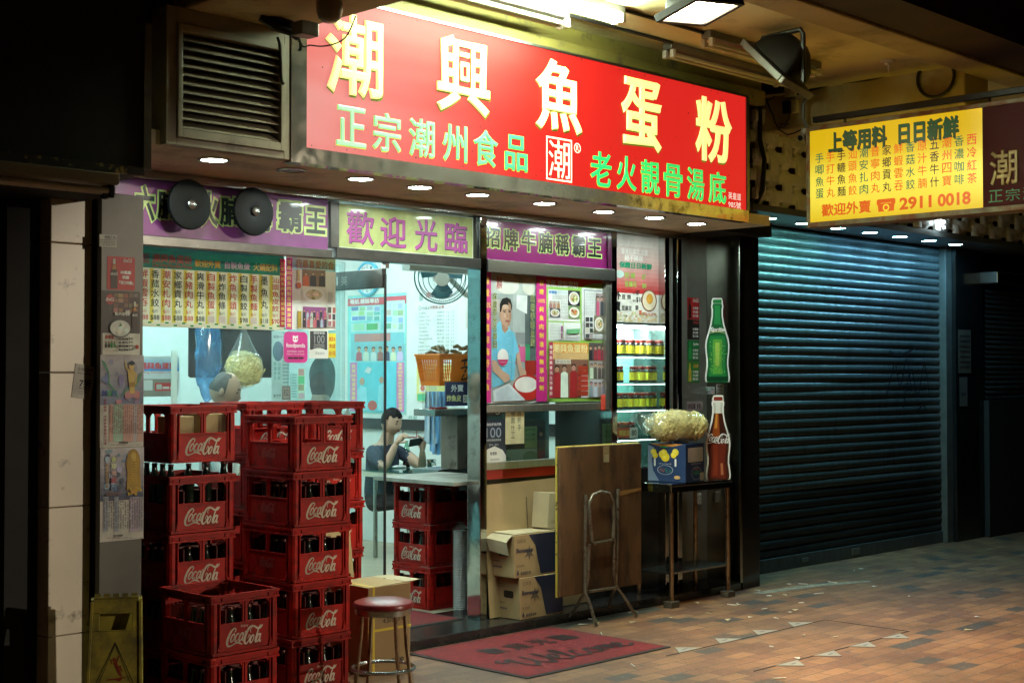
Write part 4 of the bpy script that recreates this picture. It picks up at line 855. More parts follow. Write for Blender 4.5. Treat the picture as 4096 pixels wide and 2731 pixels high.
prect(b, 90, 1165, 140, 1505, (.6, .25, .5)); prect(b, 415, 1165, 468, 1510, (.6, .25, .5)); strip(b, 115, 1180, 1495, 24, '保證%特選深海野生魚'); strip(b, 440, 1170, 1500, 24, STR)
prect(b, 142, 1165, 412, 1510, (.12, .6, .72)); ppoly(b, [(150, 1500), (140, 1360), (165, 1325), (205, 1340), (215, 1500)], (.3, .72, .82)); pell(b, 158, 1270, 192, 1325, SKINC); ppoly(b, [(285, 1500), (290, 1330), (330, 1310), (350, 1500)], (.3, .72, .82)); pell(b, 295, 1265, 325, 1312, SKINC); ppoly(b, [(190, 1230), (215, 1195), (245, 1210), (225, 1245)], (.7, .75, .75)); pell(b, 215, 1430, 280, 1500, (.5, .1, .08))
tag(b.done('wall_poster', M['gprint']), 'tall newspaper clippings poster on the inner wall behind the glass door', 'poster')
b = xsheet(540, 610, 838, 1450, XW, Z3); b.base((.7, .78, .77), .015); 
pfit(b, '潮興魚蛋粉', 615, 672, 800, 712, (.5, .1, .08), off=.02); pfit(b, 'Chui Hing Noodles House', 612, 716, 820, 740, (.4, .42, .4)); prect(b, 570, 685, 596, 738, (.3, .45, .42)); pfit(b, 'Drinks', 566, 772, 638, 800, (.08, .12, .12)); pfit(b, '冷熱飲品類', 640, 768, 745, 796, (.35, .12, .12), off=.02)
for k, (en, zh) in enumerate((('Coffee', '香濃咖啡'), ('White Tea', '香濃奶茶'), ('Lemon Water', '檸檬水'), ('Lemon Tea', '檸檬茶'), ('Horlick', '好立克'), ('Ovaltine', '阿華田'), ('Chocolate', '朱古力'), ('Almond Drink', '杏仁霜'), ('Water', '滾水'), ('Lemon Coke', '檸樂'), ('Lemon Coffee', '檸啡'), ('Soft Drinks', '汽水'))):
    y = 815 + 25.6 * k; pfit(b, en, 568, y, 568 + 8 * len(en), y + 14, (.2, .25, .25)); pfit(b, zh, 695, y - 6, 745, y + 8, (.15, .25, .25)); pfit(b, '13  11', 760, y - 6, 812, y + 8, (.15, .25, .25))
prr(b, 556, 1180, 830, 1440, .03, (.75, .72, .25)); prect(b, 562, 1385, 830, 1436, (.08, .5, .25))
for k in range(3): prect(b, 575, 1195 + 62 * k, 622, 1248 + 62 * k, (.72, .76, .7)); pell(b, 583, 1202 + 62 * k, 614, 1242 + 62 * k, ((.7, .6, .1), (.75, .45, .1), (.6, .15, .1))[k]); lines(b, 640, 1195 + 62 * k, 700, 1240 + 62 * k, 4, (.3, .4, .4))
tag(b.done('drinks_board', M['gprint']), 'white drinks price board on the inner wall under the fan', 'menu board')
ck = empty('wall_clock', (8.6, 4.06, 2.5), label='round wall clock with pale blue rim half hidden by the door header', cat='clock')
s = MB(); s.lathe((8.598, 4.06, 2.5), [(.16, 0), (.165, .03), (.145, .04), (.14, .03), (.135, .02)], 36, (-1, 0, 0)); s.build('rim', mat('pale_blue_plastic', (.12, .5, .68), .35), ck, smooth=True)
p = Pr((8.572, 4.06, 2.5), (0, -1, 0), (0, 0, 1), 1, 1); p.ell(0, 0, .142, .142, (.72, .76, .76), 36)
for k in range(1, 13): a = R(90 - 30 * k); p.lay = .001; p.fit(str(k), .112 * math.cos(a) - .014, .112 * math.cos(a) + .014, .112 * math.sin(a) - .016, .112 * math.sin(a) + .016, (.08, .2, .25))
p.lay = .002; p.rect(-.003, -.09, .006, .1, BLACK); p.poly([(-.003, -.003), (.03, .045), (.036, .042), (.003, -.006)], BLACK); p.done('dial', M['print'], ck)
fn = empty('wall_fan', (7.25, 1.42, 2.34), label='wall fan with wire guard tilted above the drinks board', cat='fan')
fc = aD(1768, 1108, 10.6); fd = V((-.62, -.72, -.3)).normalized(); fa = fd.orthogonal().normalized(); fb = fd.cross(fa)
s = MB()
def ringp(r, h, n=40): return [fc + fd * h + fa * (r * math.cos(2 * math.pi * i / n)) + fb * (r * math.sin(2 * math.pi * i / n)) for i in range(n)]
FR = .205
for r, h in ((FR, 0), (FR * .86, .045), (FR * .7, .062), (FR * .5, .072), (FR * .86, -.04)): s.tube(ringp(r, h), .0035 if r < FR else .006, 6, closed=True)
for i in range(72):
    t = 2 * math.pi * i / 72; d1 = fa * math.cos(t) + fb * math.sin(t); s.tube([fc + d1 * (FR * k) + fd * h for k, h in ((.3, .078), (.55, .07), (.8, .052), (1, 0))], .0013, 3)
s.build('guard', mat('fan_wire', (.05, .12, .11), .4, .3), fn, smooth=True)
s = MB(); s.lathe(fc + fd * .06, [(.055, 0), (.055, .012), (.045, .022), (.0, .024)], 24, fd); s.build('hub_cap', M['whitepl'], fn, smooth=True)
s = MB()
for k in range(3):
    t0 = 2.1 * k + .4; vs = []
    for j in range(5):
        for r in (.04, .1, .17): t = t0 + j * .3; vs.append(fc + (fa * math.cos(t) + fb * math.sin(t)) * (r * (1 - .03 * (j - 2) ** 2)) + fd * (.02 - .012 * j))
    s.add(vs, [(3 * j + i, 3 * j + i + 1, 3 * j + i + 4, 3 * j + i + 3) for j in range(4) for i in range(2)])
s.build('blades', mat('blue_fan_blade', (.05, .16, .22), .3, coat=.3), fn, smooth=True)
s = MB(); s.lathe(fc - fd * .13, [(.0, 0), (.06, .01), (.07, .05), (.07, .1), (.05, .12)], 20, fd); s.tube([fc - fd * .1, fc - fd * .14 + V((.1, 0, -.05)), fc + V((.3, .05, -.12)), V((8.6, fc.y + .35, fc.z - .15))], .022); s.rbox(8.52, 8.6, 2.55, 2.69, 2.0, 2.35, .02); s.build('motor', M['whitepl'], fn, smooth=True)

# steel serving stand and what is on it
st = empty('serving_stand', (6.75, 1.2, .06), label='steel serving stand with a shelf inside the doorway behind the plywood counter', cat='stand')
s = MB(); s.rbox(6.62, 7.25, 1.0, 1.22, 1.318, 1.365, .004); s.build('shelf', M['steel'], st)
s = MB(); s.rbox(6.86, 7.4, 1.03, 1.2, .94, 1.318, .006); s.build('back_box', mat('grey_brown_steel', (.2, .18, .15), .4, .5, var=.2, dirt=(.05, .04, .03), dscale=7, dlo=.55, dhi=.7), st)
s = MB(); s.rbox(6.81, 7.4, 1.17, 1.45, .06, .935, .004); s.build('base', M['steel'], st)
k = empty('plastic_basket', (6.85, 1.12, 1.6), label='orange plastic basket of dried goods on top of the serving stand', cat='basket')
def basket():
    s = MB(); x0, x1, y0, y1, z0, z1 = 6.69, 7.1, 1.03, 1.22, 1.53, 1.74; n = 12; tp = .03
    def wall(a, b2, c, d2, cells, solid):
        A, B, Cc, D = V(a), V(b2), V(c), V(d2)
        for i in range(cells):
            for j in range(7):
                if (j in (0, 6)) or (i in (0, cells - 1)) or solid(i): u0, u1, v0, v1 = i / cells, (i + 1) / cells, j / 7, (j + 1) / 7
                else: continue
                f = lambda u, v: (A.lerp(B, u)).lerp(D.lerp(Cc, u), v)
                s.add([f(u0, v0), f(u1, v0), f(u1, v1), f(u0, v1)], [(0, 1, 2, 3)])
        f = lambda u, v: (A.lerp(B, u)).lerp(D.lerp(Cc, u), v)
        for i in range(1, cells * 2): 
            if not solid(i // 2): s.tube([f(i / cells / 2, .12), f(i / cells / 2, .88)], .003, 4)
        for j in range(2, 7): s.tube([f(.05, j / 8), f(.95, j / 8)], .003, 4)
    wall((x0, y0, z0), (x1, y0, z0), (x1 + tp, y0 - tp, z1), (x0 - tp, y0 - tp, z1), 12, lambda i: 3 <= i <= 9)
    wall((x0, y1, z0), (x0, y0, z0), (x0 - tp, y0 - tp, z1), (x0 - tp, y1 + tp, z1), 10, lambda i: False)
    wall((x1, y0, z0), (x1, y1, z0), (x1 + tp, y1 + tp, z1), (x1 + tp, y0 - tp, z1), 10, lambda i: False)
    wall((x1, y1, z0), (x0, y1, z0), (x0 - tp, y1 + tp, z1), (x1 + tp, y1 + tp, z1), 10, lambda i: False)
    s.box(x0, x1, y0, y1, z0 - .004, z0); s.tube([(x0 - tp, y0 - tp, z1), (x1 + tp, y0 - tp, z1), (x1 + tp, y1 + tp, z1), (x0 - tp, y1 + tp, z1)], .008, 6, closed=True)
    return s
om = mat('orange_plastic', (.75, .2, .015), .35, var=.08); basket().build('basket_shell', om, k)
pb = Pr((6.82, 1.0285, 1.54), (1, 0, 0), (0, -.14, .99), .2, .18)
for q in (((.05, .16), (.1, .17), (.13, .15)), ((.09, .17), (.08, .13)), ((.05, .11), (.11, .12), (.09, .08)), ((.09, .07), (.07, .03), (.12, .04), (.15, .02)), ((.12, .06), (.14, .03))): pb.lay = .008; pb.ribbon(list(q), [.012] * len(q), (.02, .015, .01))
pb.done('marker_writing', M['print'], k)
s = MB(); rr = random.Random(4)
for i in range(26):
    c = V((rr.uniform(6.69, 7.08), rr.uniform(1.03, 1.2), rr.uniform(1.73, 1.8))); a = V((rr.uniform(-1, 1), rr.uniform(-1, 1), rr.uniform(-.3, .6))).normalized() * .04; s.tube([c - a, c + V((0, 0, .008)), c + a], [.01, .016, .008], 7)
tag(s.build('dried_goods', mat('dried_root', (.22, .18, .1), .8, var=.4, vscale=40), smooth=True), 'knobbly dried goods heaped in the orange basket', 'dried food')
b = psheet(755, 1300, 918, 1468, .985, Z3); b.base((.02, .025, .09), .012); pfit(b, '外賣', 790, 1320, 880, 1370, (.75, .8, .8), off=.03); pfit(b, '炸魚皮', 760, 1392, 862, 1438, (.75, .78, .35), off=.03); prect(b, 875, 1392, 908, 1445, (.75, .75, .7)); pfit(b, '20', 880, 1402, 903, 1435, BLACK); tag(b.done('takeaway_sign', M['gprint']), 'small navy sign with chalk-like takeaway lettering on the serving stand', 'sign')
s = MB(); q = aY(1750, 1560, 1.02); s.rbox(6.68, 6.95, 1.04, 1.2, 1.366, 1.528, .006); tag(s.build('clear_box', M['film']), 'clear plastic box under the orange basket behind the navy sign', 'box')
s = MB(); s.cyl((6.6, 1.03, 1.372), (6.76, 1.03, 1.372), .007, n=8); tag(s.build('red_pen', mat('red_pen_plastic', (.4, .02, .02), .3)), 'red pen lying on the shelf of the serving stand', 'pen')
# towels hanging behind the stand
tw = MB(); n = 26
for r0, (xa, xb, y0, y1) in enumerate(((1702, 1748, 1640, 1762), (1728, 1778, 1640, 1806))):
    A, B = aD(xa, y0, 11.3 + .1 * r0), aD(xb, y0, 11.3 + .1 * r0); zb = aD(xa, y1, 11.3).z; vs = []
    for i in range(n + 1):
        for j in range(9):
            u = i / n; v = j / 8; q = A.lerp(B, u); vs.append((q.x + .012 * v * math.sin(3 * v + r0) + .012 * math.sin(u * 17), q.y + .02 * math.sin(u * 19 + v * 2), A.z + .15 + (zb - A.z - .15) * v - .03 * v * math.sin(u * 3)))
    tw.add(vs, [(9 * i + j, 9 * i + j + 1, 9 * (i + 1) + j + 1, 9 * (i + 1) + j) for i in range(n) for j in range(8)])
def cloth_mat():
    m, n, l, b = _new('striped_blue_towel'); tc = n.new('ShaderNodeTexCoord'); wv = n.new('ShaderNodeTexWave'); wv.inputs['Scale'].default_value = 9; wv.inputs['Distortion'].default_value = .6; l.new(tc.outputs['Object'], wv.inputs[0])
    mx = n.new('ShaderNodeMix'); mx.data_type = 'RGBA'; l.new(wv.outputs[0], mx.inputs[0]); mx.inputs[6].default_value = (.1, .3, .55, 1); mx.inputs[7].default_value = (.4, .5, .56, 1); l.new(mx.outputs[2], b.inputs['Base Color']); b.inputs['Roughness'].default_value = .9; return m
towel = cloth_mat(); tag(tw.build('hanging_towels', towel, smooth=True), 'blue striped towels hanging beside the serving stand', 'towel')
s = MB(); s.box(8.57, 8.6, 1.3, 6, 1.1, 1.2); tag(s.build('wall_rail', M['marble']), 'black band running along the inner tiled wall behind the man', 'rail')
b = xsheet(1610, 1708, 1668, 1750, XW, (0, 0, 1)); b.base((.7, .76, .72), .015); b.frame(0, 0, b.w, b.h, .012, (.3, .03, .03)); b.fit('早餐', .08, .2, .12, .2, (.05, .3, .2)); tag(b.done('wall_poster', M['gprint']), 'small red framed breakfast poster on the wall behind the man', 'poster')

# ================================================================== poster window right of the doorway
Z4 = (1880, 840, 1.96)
b = psheet(102, 492, 1060, 1508, .27, Z4); b.base((.75, .75, .7), .003)
b.lay = .0003; prect(b, 158, 485, 520, 1500, (.35, .4, .38)); prect(b, 160, 485, 515, 660, (.5, .55, .5)); pell(b, 200, 500, 385, 660, (.75, .74, .66)); pell(b, 410, 530, 512, 665, (.72, .7, .6)); pfit(b, '潮興', 205, 520, 250, 620, (.5, .06, .05), off=.02)
prect(b, 335, 668, 512, 1000, (.42, .47, .46)); prect(b, 430, 670, 512, 1300, (.1, .13, .13)); ppoly(b, [(365, 665), (448, 670), (445, 815), (362, 770)], (.75, .78, .76)); prect(b, 355, 960, 430, 1050, (.25, .28, .28)); prect(b, 385, 1070, 432, 1190, (.65, .12, .3)); prect(b, 432, 1050, 468, 1180, (.05, .3, .14)); prect(b, 165, 700, 235, 800, (.55, .5, .45)); ppoly(b, [(430, 1180), (515, 1180), (515, 1290), (430, 1300)], (.35, .03, .02))
# the cook: apron shirt, arms, head
ppoly(b, [(172, 1395), (166, 940), (232, 868), (300, 935), (345, 960), (382, 1105), (358, 1130), (345, 1330)], (.16, .5, .68)); ppoly(b, [(232, 870), (272, 960), (318, 950), (300, 900)], (.2, .58, .75))
ppoly(b, [(245, 900), (250, 940), (270, 965), (298, 935), (296, 900)], (.42, .24, .15)); pell(b, 232, 715, 322, 925, (.52, .32, .22), 24); ppoly(b, [(230, 800), (230, 735), (250, 695), (285, 685), (315, 700), (328, 750), (322, 790), (312, 755), (275, 742), (250, 755), (240, 800)], (.015, .013, .012))
ppoly(b, [(296, 720), (318, 745), (321, 850), (306, 905), (285, 920), (300, 870), (303, 800)][::-1], (.42, .245, .16)); ppoly(b, [(238, 860), (252, 895), (275, 915), (262, 922), (243, 895)], (.4, .23, .15)); pell(b, 226, 800, 240, 845, (.45, .27, .18), 10); pell(b, 262, 815, 282, 845, (.6, .4, .3), 10); pell(b, 250, 740, 300, 775, (.6, .41, .31), 12)
ppoly(b, [(252, 786), (280, 782), (280, 788), (253, 793)], (.03, .02, .02)); ppoly(b, [(292, 783), (316, 787), (315, 793), (292, 789)], (.03, .02, .02))
pell(b, 256, 795, 278, 803, (.03, .02, .02), 10); pell(b, 294, 795, 314, 803, (.03, .02, .02), 10); ppoly(b, [(284, 800), (279, 838), (298, 840)], (.42, .24, .16)); pell(b, 270, 862, 306, 880, (.35, .1, .08), 12)
ppoly(b, [(168, 1175), (200, 1180), (245, 1255), (300, 1290), (310, 1330), (270, 1355), (235, 1320), (170, 1260)], (.52, .34, .24)); ppoly(b, [(358, 1130), (382, 1110), (400, 1230), (432, 1260), (440, 1310), (395, 1320), (380, 1270)], (.55, .36, .26))
pell(b, 330, 1290, 560, 1490, (.5, .03, .02), 24); prect(b, 521, 1250, 600, 1500, MAG); pell(b, 345, 1305, 522, 1430, (.78, .77, .72), 24); ppoly(b, [(175, 1415), (300, 1358), (430, 1490), (180, 1500)], (.6, .68, .72)); ppoly(b, [(195, 1422), (295, 1372), (395, 1480), (200, 1490)], (.5, .6, .66))
pell(b, 208, 1088, 295, 1222, (.75, .74, .72), 24); ppoly(b, [(210, 1172), (293, 1172), (280, 1205), (250, 1222), (222, 1205)], (.5, .02, .12)); pfit(b, 'foodpanda', 225, 1186, 280, 1198, (.8, .7, .7))
prect(b, 95, 485, 158, 1512, MAG); prect(b, 512, 485, 592, 1500, MAG)
def strip2(p, xc, y0, y1, w, t):
    n = len(t); st = (y1 - y0) / n; L0 = p.lay
    for i, ch in enumerate(t):
        p.lay = L0 + .0003; y = y0 + i * st
        if ch == '%': pfit(p, '100%', xc - w * .75, y + st * .15, xc + w * .75, y + st * .6, (.85, .6, .1), off=.015)
        else: pfit(p, ch, xc - w / 2, y, xc + w / 2, y + st * .64, (.85, .6, .08), off=.03)
strip2(b, 127, 525, 1450, 36, '保證%特選深海野生魚'); strip2(b, 553, 550, 1440, 36, STR)
L2 = b.lay
for t, xc, y0, y1 in (('保證百分百即日', 186, 650, 1090), ('現場手唧魚蛋', 483, 668, 1080)):
    n = len(t); st = (y1 - y0) / n
    for i, ch in enumerate(t): b.lay = L2 + .0003; pfit(b, ch, xc - 17, y0 + i * st - 2, xc + 17, y0 + i * st + st * .86, (.7, .72, .3), off=.05); b.lay = L2 + .0008; pfit(b, ch, xc - 15, y0 + i * st, xc + 15, y0 + i * st + st * .82, (.01, .05, .02), off=.01)
for x0, y0, x1, y1 in ((200, 960, 206, 1160), (330, 1000, 336, 1120), (240, 1240, 246, 1390), (318, 1140, 323, 1320), (186, 1010, 190, 1150)): b.lay = .0042; prect(b, x0, y0, x1, y1, (.11, .4, .58))
for k in range(5): b.lay = .0043; pell(b, 296 + k * 3, 1000 + 62 * k, 303 + k * 3, 1008 + 62 * k, (.5, .72, .8), 8)
for k in range(60): b.lay = .0046 + k * 4e-6; x, y = rnd.gauss(430, 45), rnd.gauss(1368, 30); q = rnd.uniform(2, 7); (345 < x < 515 and 1315 < y < 1420) and pell(b, x - q, y - q * .6, x + q, y + q * .6, jit((.7, .68, .6), .2), 7)
for k in range(34): b.lay = .0009 + k * 3e-6; x, y = rnd.uniform(335, 500), rnd.uniform(680, 1240); prect(b, x, y, x + rnd.uniform(6, 30), y + rnd.uniform(5, 45), jit(rnd.choice(((.2, .22, .22), (.6, .62, .6), (.35, .3, .25), (.1, .1, .1), (.5, .1, .08))), .4))
# newspaper half
b.lay = .0012; prect(b, 592, 540, 1080, 1500, (.3, .55, .1)); prect(b, 585, 525, 1080, 600, (.66, .04, .03)); ppoly(b, [(860, 615), (905, 590), (980, 575), (1080, 580), (1080, 620), (860, 625)], (.3, .55, .1)); pfit(b, '報紙.雜誌專訪', 590, 552, 848, 610, (.82, .8, .78), off=.03); pfit(b, '飲食男女', 926, 582, 1014, 612, (.35, .4, .02), off=.01)
prect(b, 612, 628, 860, 872, (.76, .77, .74)); prect(b, 874, 614, 1048, 1020, (.74, .75, .74)); prect(b, 612, 880, 725, 1025, (.72, .74, .7)); prect(b, 732, 882, 864, 1025, (.74, .75, .74))
pfit(b, '新麵舖', 616, 630, 678, 658, (.1, .25, .5), off=.04); pfit(b, '美白招徠', 680, 634, 758, 660, (.4, .6, .75)); lines(b, 640, 668, 760, 705, 5, (.4, .42, .4)); crowd(b, 618, 712, 700, 770, (.5, .45, .4), ((.1, .1, .1), (.5, .2, .15)), 3); bowl(b, 764, 632, 858, 752, (.03, .03, .03)); bowl(b, 620, 770, 702, 840, (.1, .1, .12)); bowl(b, 765, 755, 855, 850, (.2, .3, .12), ((.6, .3, .1), (.5, .1, .05))); lines(b, 705, 712, 760, 850, 12, (.45, .47, .45))
lines(b, 620, 900, 700, 1015, 10, (.45, .47, .45)); collage(b, 700, 900, 722, 1015, 1, 2, ((.3, .1, .2),), (.7, .7, .7)); ppoly(b, [(748, 935), (855, 930), (850, 968), (750, 970)], (.15, .42, .2)); lines(b, 740, 980, 855, 1018, 4, (.4, .42, .4))
b.frame(*[( _q(b, 886, 630, 1044, 1015)[0]), (_q(b, 886, 630, 1044, 1015)[1]), _q(b, 886, 630, 1044, 1015)[2] - _q(b, 886, 630, 1044, 1015)[0], _q(b, 886, 630, 1044, 1015)[3] - _q(b, 886, 630, 1044, 1015)[1]], .004, (.05, .05, .05))
crowd(b, 980, 655, 1038, 840, (.3, .25, .25), ((.05, .05, .06), (.4, .1, .15)), 2); lines(b, 895, 655, 972, 820, 14, (.5, .52, .5)); bowl(b, 962, 830, 1042, 960, (.2, .18, .1)); collage(b, 893, 840, 956, 1005, 2, 4, ((.05, .05, .05), (.5, .3, .1), (.6, .55, .4)), (.74, .75, .74)); lines(b, 965, 965, 1040, 1005, 5, (.45, .47, .45))
prect(b, 608, 1035, 638, 1470, (.5, .03, .1)); L1 = b.lay
for i, ch in enumerate('電視台美食名主持專訪'): b.lay = L1 + .0003; pfit(b, ch, 612, 1060 + 40 * i, 634, 1090 + 40 * i, (.8, .78, .7), off=.02)
b.lay = .003; prect(b, 640, 1040, 925, 1170, (.75, .3, .05)); prect(b, 640, 1120, 925, 1175, (.7, .45, .2)); pfit(b, '潮興魚蛋粉', 645, 1050, 920, 1120, (.85, .72, .35), off=.03)
crowd(b, 640, 1170, 925, 1470, (.25, .12, .08), ((.45, .03, .04), (.78, .78, .76), (.78, .78, .76)), 4, 1, .17); prect(b, 665, 1170, 785, 1205, (.7, .68, .6)); pfit(b, '歡迎光臨', 672, 1176, 778, 1200, (.3, .15, .1))
for k in range(6): prect(b, 840, 1220 + 40 * k, 920, 1255 + 40 * k, jit((.45, .05, .03)))
for k, c in enumerate((((.03, .03, .04), (.75, .75, .74), (.4, .05, .06)), ((.75, .75, .73), (.1, .1, .1)), ((.7, .7, .72), (.3, .3, .35)))): crowd(b, 927, 1040 + 143 * k, 1050, 1178 + 143 * k, ((.12, .1, .1), (.4, .36, .33), (.5, .5, .52))[k], c, 4, 1, .22)
tag(b.done('window_poster', print_mat('poster_print', .35, .2)), 'wide poster of a cook in blue beside newspaper clippings in the right window', 'poster')

s = MB()
for z in (1.385, 1.02): s.rbox(6.342, 7.566, .235, .29, z - .024, z + .024, .004)
s.box(7.53, 7.566, .235, .29, 1.41, 2.25)
tag(s.build('window_rail', mat('etched_aluminium_rail', (.5, .5, .44), .35, .9, var=.15, vscale=60, stretch=(1, 1, .2))), 'scratched aluminium rails framing the low window under the wide poster', 'rail')
s = MB(); s.box(6.342, 7.566, .262, .268, 1.044, 1.361); tag(s.build('low_window', M['glass']), 'low dark window under the wide cook poster', 'window')
s = MB(); s.box(6.342, 7.566, .255, .29, .935, .995); tag(s.build('red_strip', mat('red_painted_board', (.5, .03, .02), .45, var=.1)), 'red painted board strip below the low window', 'board')
s = MB(); s.box(6.342, 8.47, .27, .33, .06, .934); tag(s.build('front_panel', mat('dark_steel_panel', (.06, .06, .055), .3, .7, var=.3)), 'dark steel panel below the windows behind the cartons and table', 'panel')
s = MB(); s.box(6.95, 7.6, .84, .86, .9, 1.7); struct(s.build('wall', mat('shade_painted_teal_wall', (.05, .1, .1), .5)))  # dark teal: shade of the dim interior put into the wall colour
b = psheet(230, 175, 440, 405, .6, Z6); b.base((.05, .08, .08), .01); prect(b, 330, 205, 396, 320, (.3, .5, .2)); prect(b, 398, 208, 436, 318, (.02, .03, .04)); pell(b, 408, 235, 425, 258, SKINC); ppoly(b, [(402, 318), (402, 270), (432, 270), (434, 318)], (.02, .04, .09))
for k, t in enumerate(('爽牛牛腩', '瓜頭', '腩什沙爹')): pfit(b, t, 335, 215 + 26 * k, 385, 232 + 26 * k, (.03, .15, .1))
prect(b, 232, 325, 395, 405, (.35, .6, .5)); pell(b, 320, 335, 398, 395, (.2, .4, .25)); pfit(b, '製', 232, 365, 256, 400, (.05, .3, .25)); prect(b, 398, 330, 438, 400, (.3, .05, .1)); tag(b.done('counter_menu', M['gprint']), 'green photo menu board standing behind the low window', 'menu')
b = psheet(110, 170, 230, 432, .255, Z6); b.base((.02, .03, .05), .002); pgrad(b, 112, 300, 228, 400, (.05, .07, .1), (.02, .03, .05)); pfit(b, 'GROUP BUYER', 124, 188, 206, 202, (.75, .75, .75), off=.02); pfit(b, '100', 126, 212, 205, 265, (.35, .4, .48)); pfit(b, '香港百個經典美食', 124, 272, 204, 284, (.7, .7, .7)); pfit(b, '2014 - 2015', 140, 298, 190, 308, (.6, .6, .6)); ppoly(b, [(110, 432), (110, 360), (125, 330), (170, 310), (212, 330), (230, 360), (230, 428)], (.76, .76, .7)); pfit(b, '魚蛋粉', 145, 340, 182, 358, (.05, .05, .05), off=.02); pfit(b, '潮興魚蛋粉', 138, 398, 198, 412, (.05, .05, .05), off=.01); prr(b, 145, 376, 195, 386, .002, (.5, .5, .46)); tag(b.done('window_sticker', M['gprint']), 'navy and white award sticker on the low window by the doorway post', 'sticker')
b = psheet(112, 100, 205, 150, .255, Z6); b.base((.03, .035, .035), .002); pfit(b, '不准吸煙', 115, 108, 165, 124, (.2, .22, .22)); pfit(b, 'NO SMOKING', 115, 128, 165, 140, (.2, .22, .22)); a = _q(b, 168, 105, 202, 147); b.ring((a[0] + a[2]) / 2, (a[1] + a[3]) / 2, .02, .004, (.7, .7, .65)); b.poly([(a[0] + .008, a[3] - .01), (a[0] + .011, a[3] - .007), (a[2] - .006, a[1] + .01), (a[2] - .009, a[1] + .007)], (.7, .7, .65)); tag(b.done('no_smoking_sign', M['gprint']), 'small dark no smoking sign above the navy award sticker', 'sign')
b = psheet(228, 110, 328, 298, .25, Z6); b.base((.68, .62, .36), .001); pvert(b, '請熟手', 302, 115, 235, 20, (.03, .03, .03)); pvert(b, '樓面什工', 268, 118, 275, 20, (.03, .03, .03)); tag(b.done('paper_notice', M['old']), 'handwritten yellow paper notice taped to the low window', 'notice')
s = MB(); q = aY(2408, 1610, .24); s.rbox(q.x - .022, q.x + .022, .222, .236, q.z - .055, q.z + .055, .008); tag(s.build('red_tag', mat('red_plastic_tag', (.7, .08, .05), .4)), 'red plastic tag hanging at the lower right corner of the wide poster', 'tag')

# ================================================================== tofu poster, jar cabinet, steel corner
b = psheet(74, 82, 345, 585, .262, Z5); b.base((.75, .74, .68), .003)
pgrad(b, 74, 420, 345, 82, (.74, .74, .68), (.5, .04, .04), 14)
for t, x0, x1, y0, c, o in (('保證純靚黃豆現場即製', 85, 300, 115, (.8, .76, .72), .03), ('香滑豆腐花.豆漿', 118, 272, 162, (.8, .76, .72), .03), ('絕不隔夜', 138, 245, 198, (.8, .76, .72), .03), ('保證日日新鮮', 108, 295, 240, (.02, .26, .14), .04)): b.lay = .003; pfit(b, t, x0, y0 + 2, x1, y0 + 38, c, off=o)
for t, x0, x1, y0, y1 in (('豆 漿', 138, 200, 300, 332), ('$7', 238, 262, 310, 342), ('豆腐花', 140, 208, 348, 382), ('$8', 238, 262, 362, 392)): b.lay = .003; pfit(b, t, x0, y0, x1, y1, (.3, .5, .1), off=.02)
for t, x0, x1, y0, y1, o in (('外', 78, 118, 402, 455, .04), ('賣', 80, 118, 462, 520, .04), ('豆 漿', 122, 176, 424, 452, .01), ('$7', 205, 225, 402, 430, .02), ('$10', 205, 240, 440, 472, .02), ('豆腐花', 122, 180, 488, 516, .01), ('$8', 200, 217, 486, 516, .02), ('每杯', 185, 203, 410, 426, 0), ('每枝', 185, 203, 452, 468, 0)): b.lay = .003; pfit(b, t, x0, y0, x1, y1, (.02, .02, .02), off=o)
pell(b, 234, 398, 322, 522, (.25, .1, .06), 28); pell(b, 240, 405, 316, 515, (.75, .66, .48), 28); pell(b, 262, 420, 300, 480, (.75, .38, .06), 18); pell(b, 82, 285, 135, 330, (.45, .6, .56)); 
for i in range(70): b.lay = .0035 + (i % 5) * .0002; x, y = rnd.uniform(78, 320), rnd.uniform(525, 580); pell(b, x - 6, y - 6, x + 6, y + 6, jit((.72, .6, .34), .15), 8)
b.lay = .006; pfit(b, '潮興魚蛋粉', 235, 528, 318, 545, (.6, .15, .1)); prect(b, 220, 515, 234, 540, (.6, .15, .1))
tag(b.done('tofu_poster', print_mat('tofu_print', .35, .3)), 'red and white tofu pudding price poster above the jar shelves', 'poster')
cab = empty('display_cabinet', (8.0, .5, .94), label='glass shelf cabinet of sauce jars below the tofu poster', cat='cabinet')
s = MB(); s.box(7.62, 8.5, .76, .78, .94, 1.97); s.build('back_panel', mat('pale_teal_panel', (.3, .5, .5), .3), cab)
s = MB(); s.box(7.6, 7.62, .34, .78, .94, 1.97); s.box(8.47, 8.49, .34, .78, .94, 1.97); s.build('side_panel', M['steel'], cab)
JZ = (1.741, 1.547, 1.354, 1.142)
for z in JZ:
    s = MB(); s.box(7.625, 8.465, .38, .755, z - .012, z - .004); s.build('glass_shelf', glass_mat('shelf_glass', (.8, .95, .92), .2), cab)
    s = MB(); s.box(7.64, 8.45, .384, .392, z - .0165, z - .0125); s.build('added_shelf_light', lamp_mat('added_strip_lamp', (.8, 1, .95), 16), cab)  # lamp strips added under the shelves to brighten the jars
s = MB(); s.box(7.62, 8.47, .34, .78, 1.962, 1.985); s.build('top_panel', M['frame'], cab)
s = MB(); s.box(7.64, 8.45, .4, .72, 1.955, 1.96); s.build('light_strip', lamp_mat('cabinet_light', (.8, 1, .95), 45), cab)
s = MB(); s.box(7.62, 8.49, .3, .78, .9, .94); s.build('bottom_panel', M['steel'], cab)
jar = empty('sauce_jar', (0, 0, 0), label='red lidded jar of dark sauce with a yellow label on the top glass shelf', cat='jar', group='sauce jars on the glass shelves')
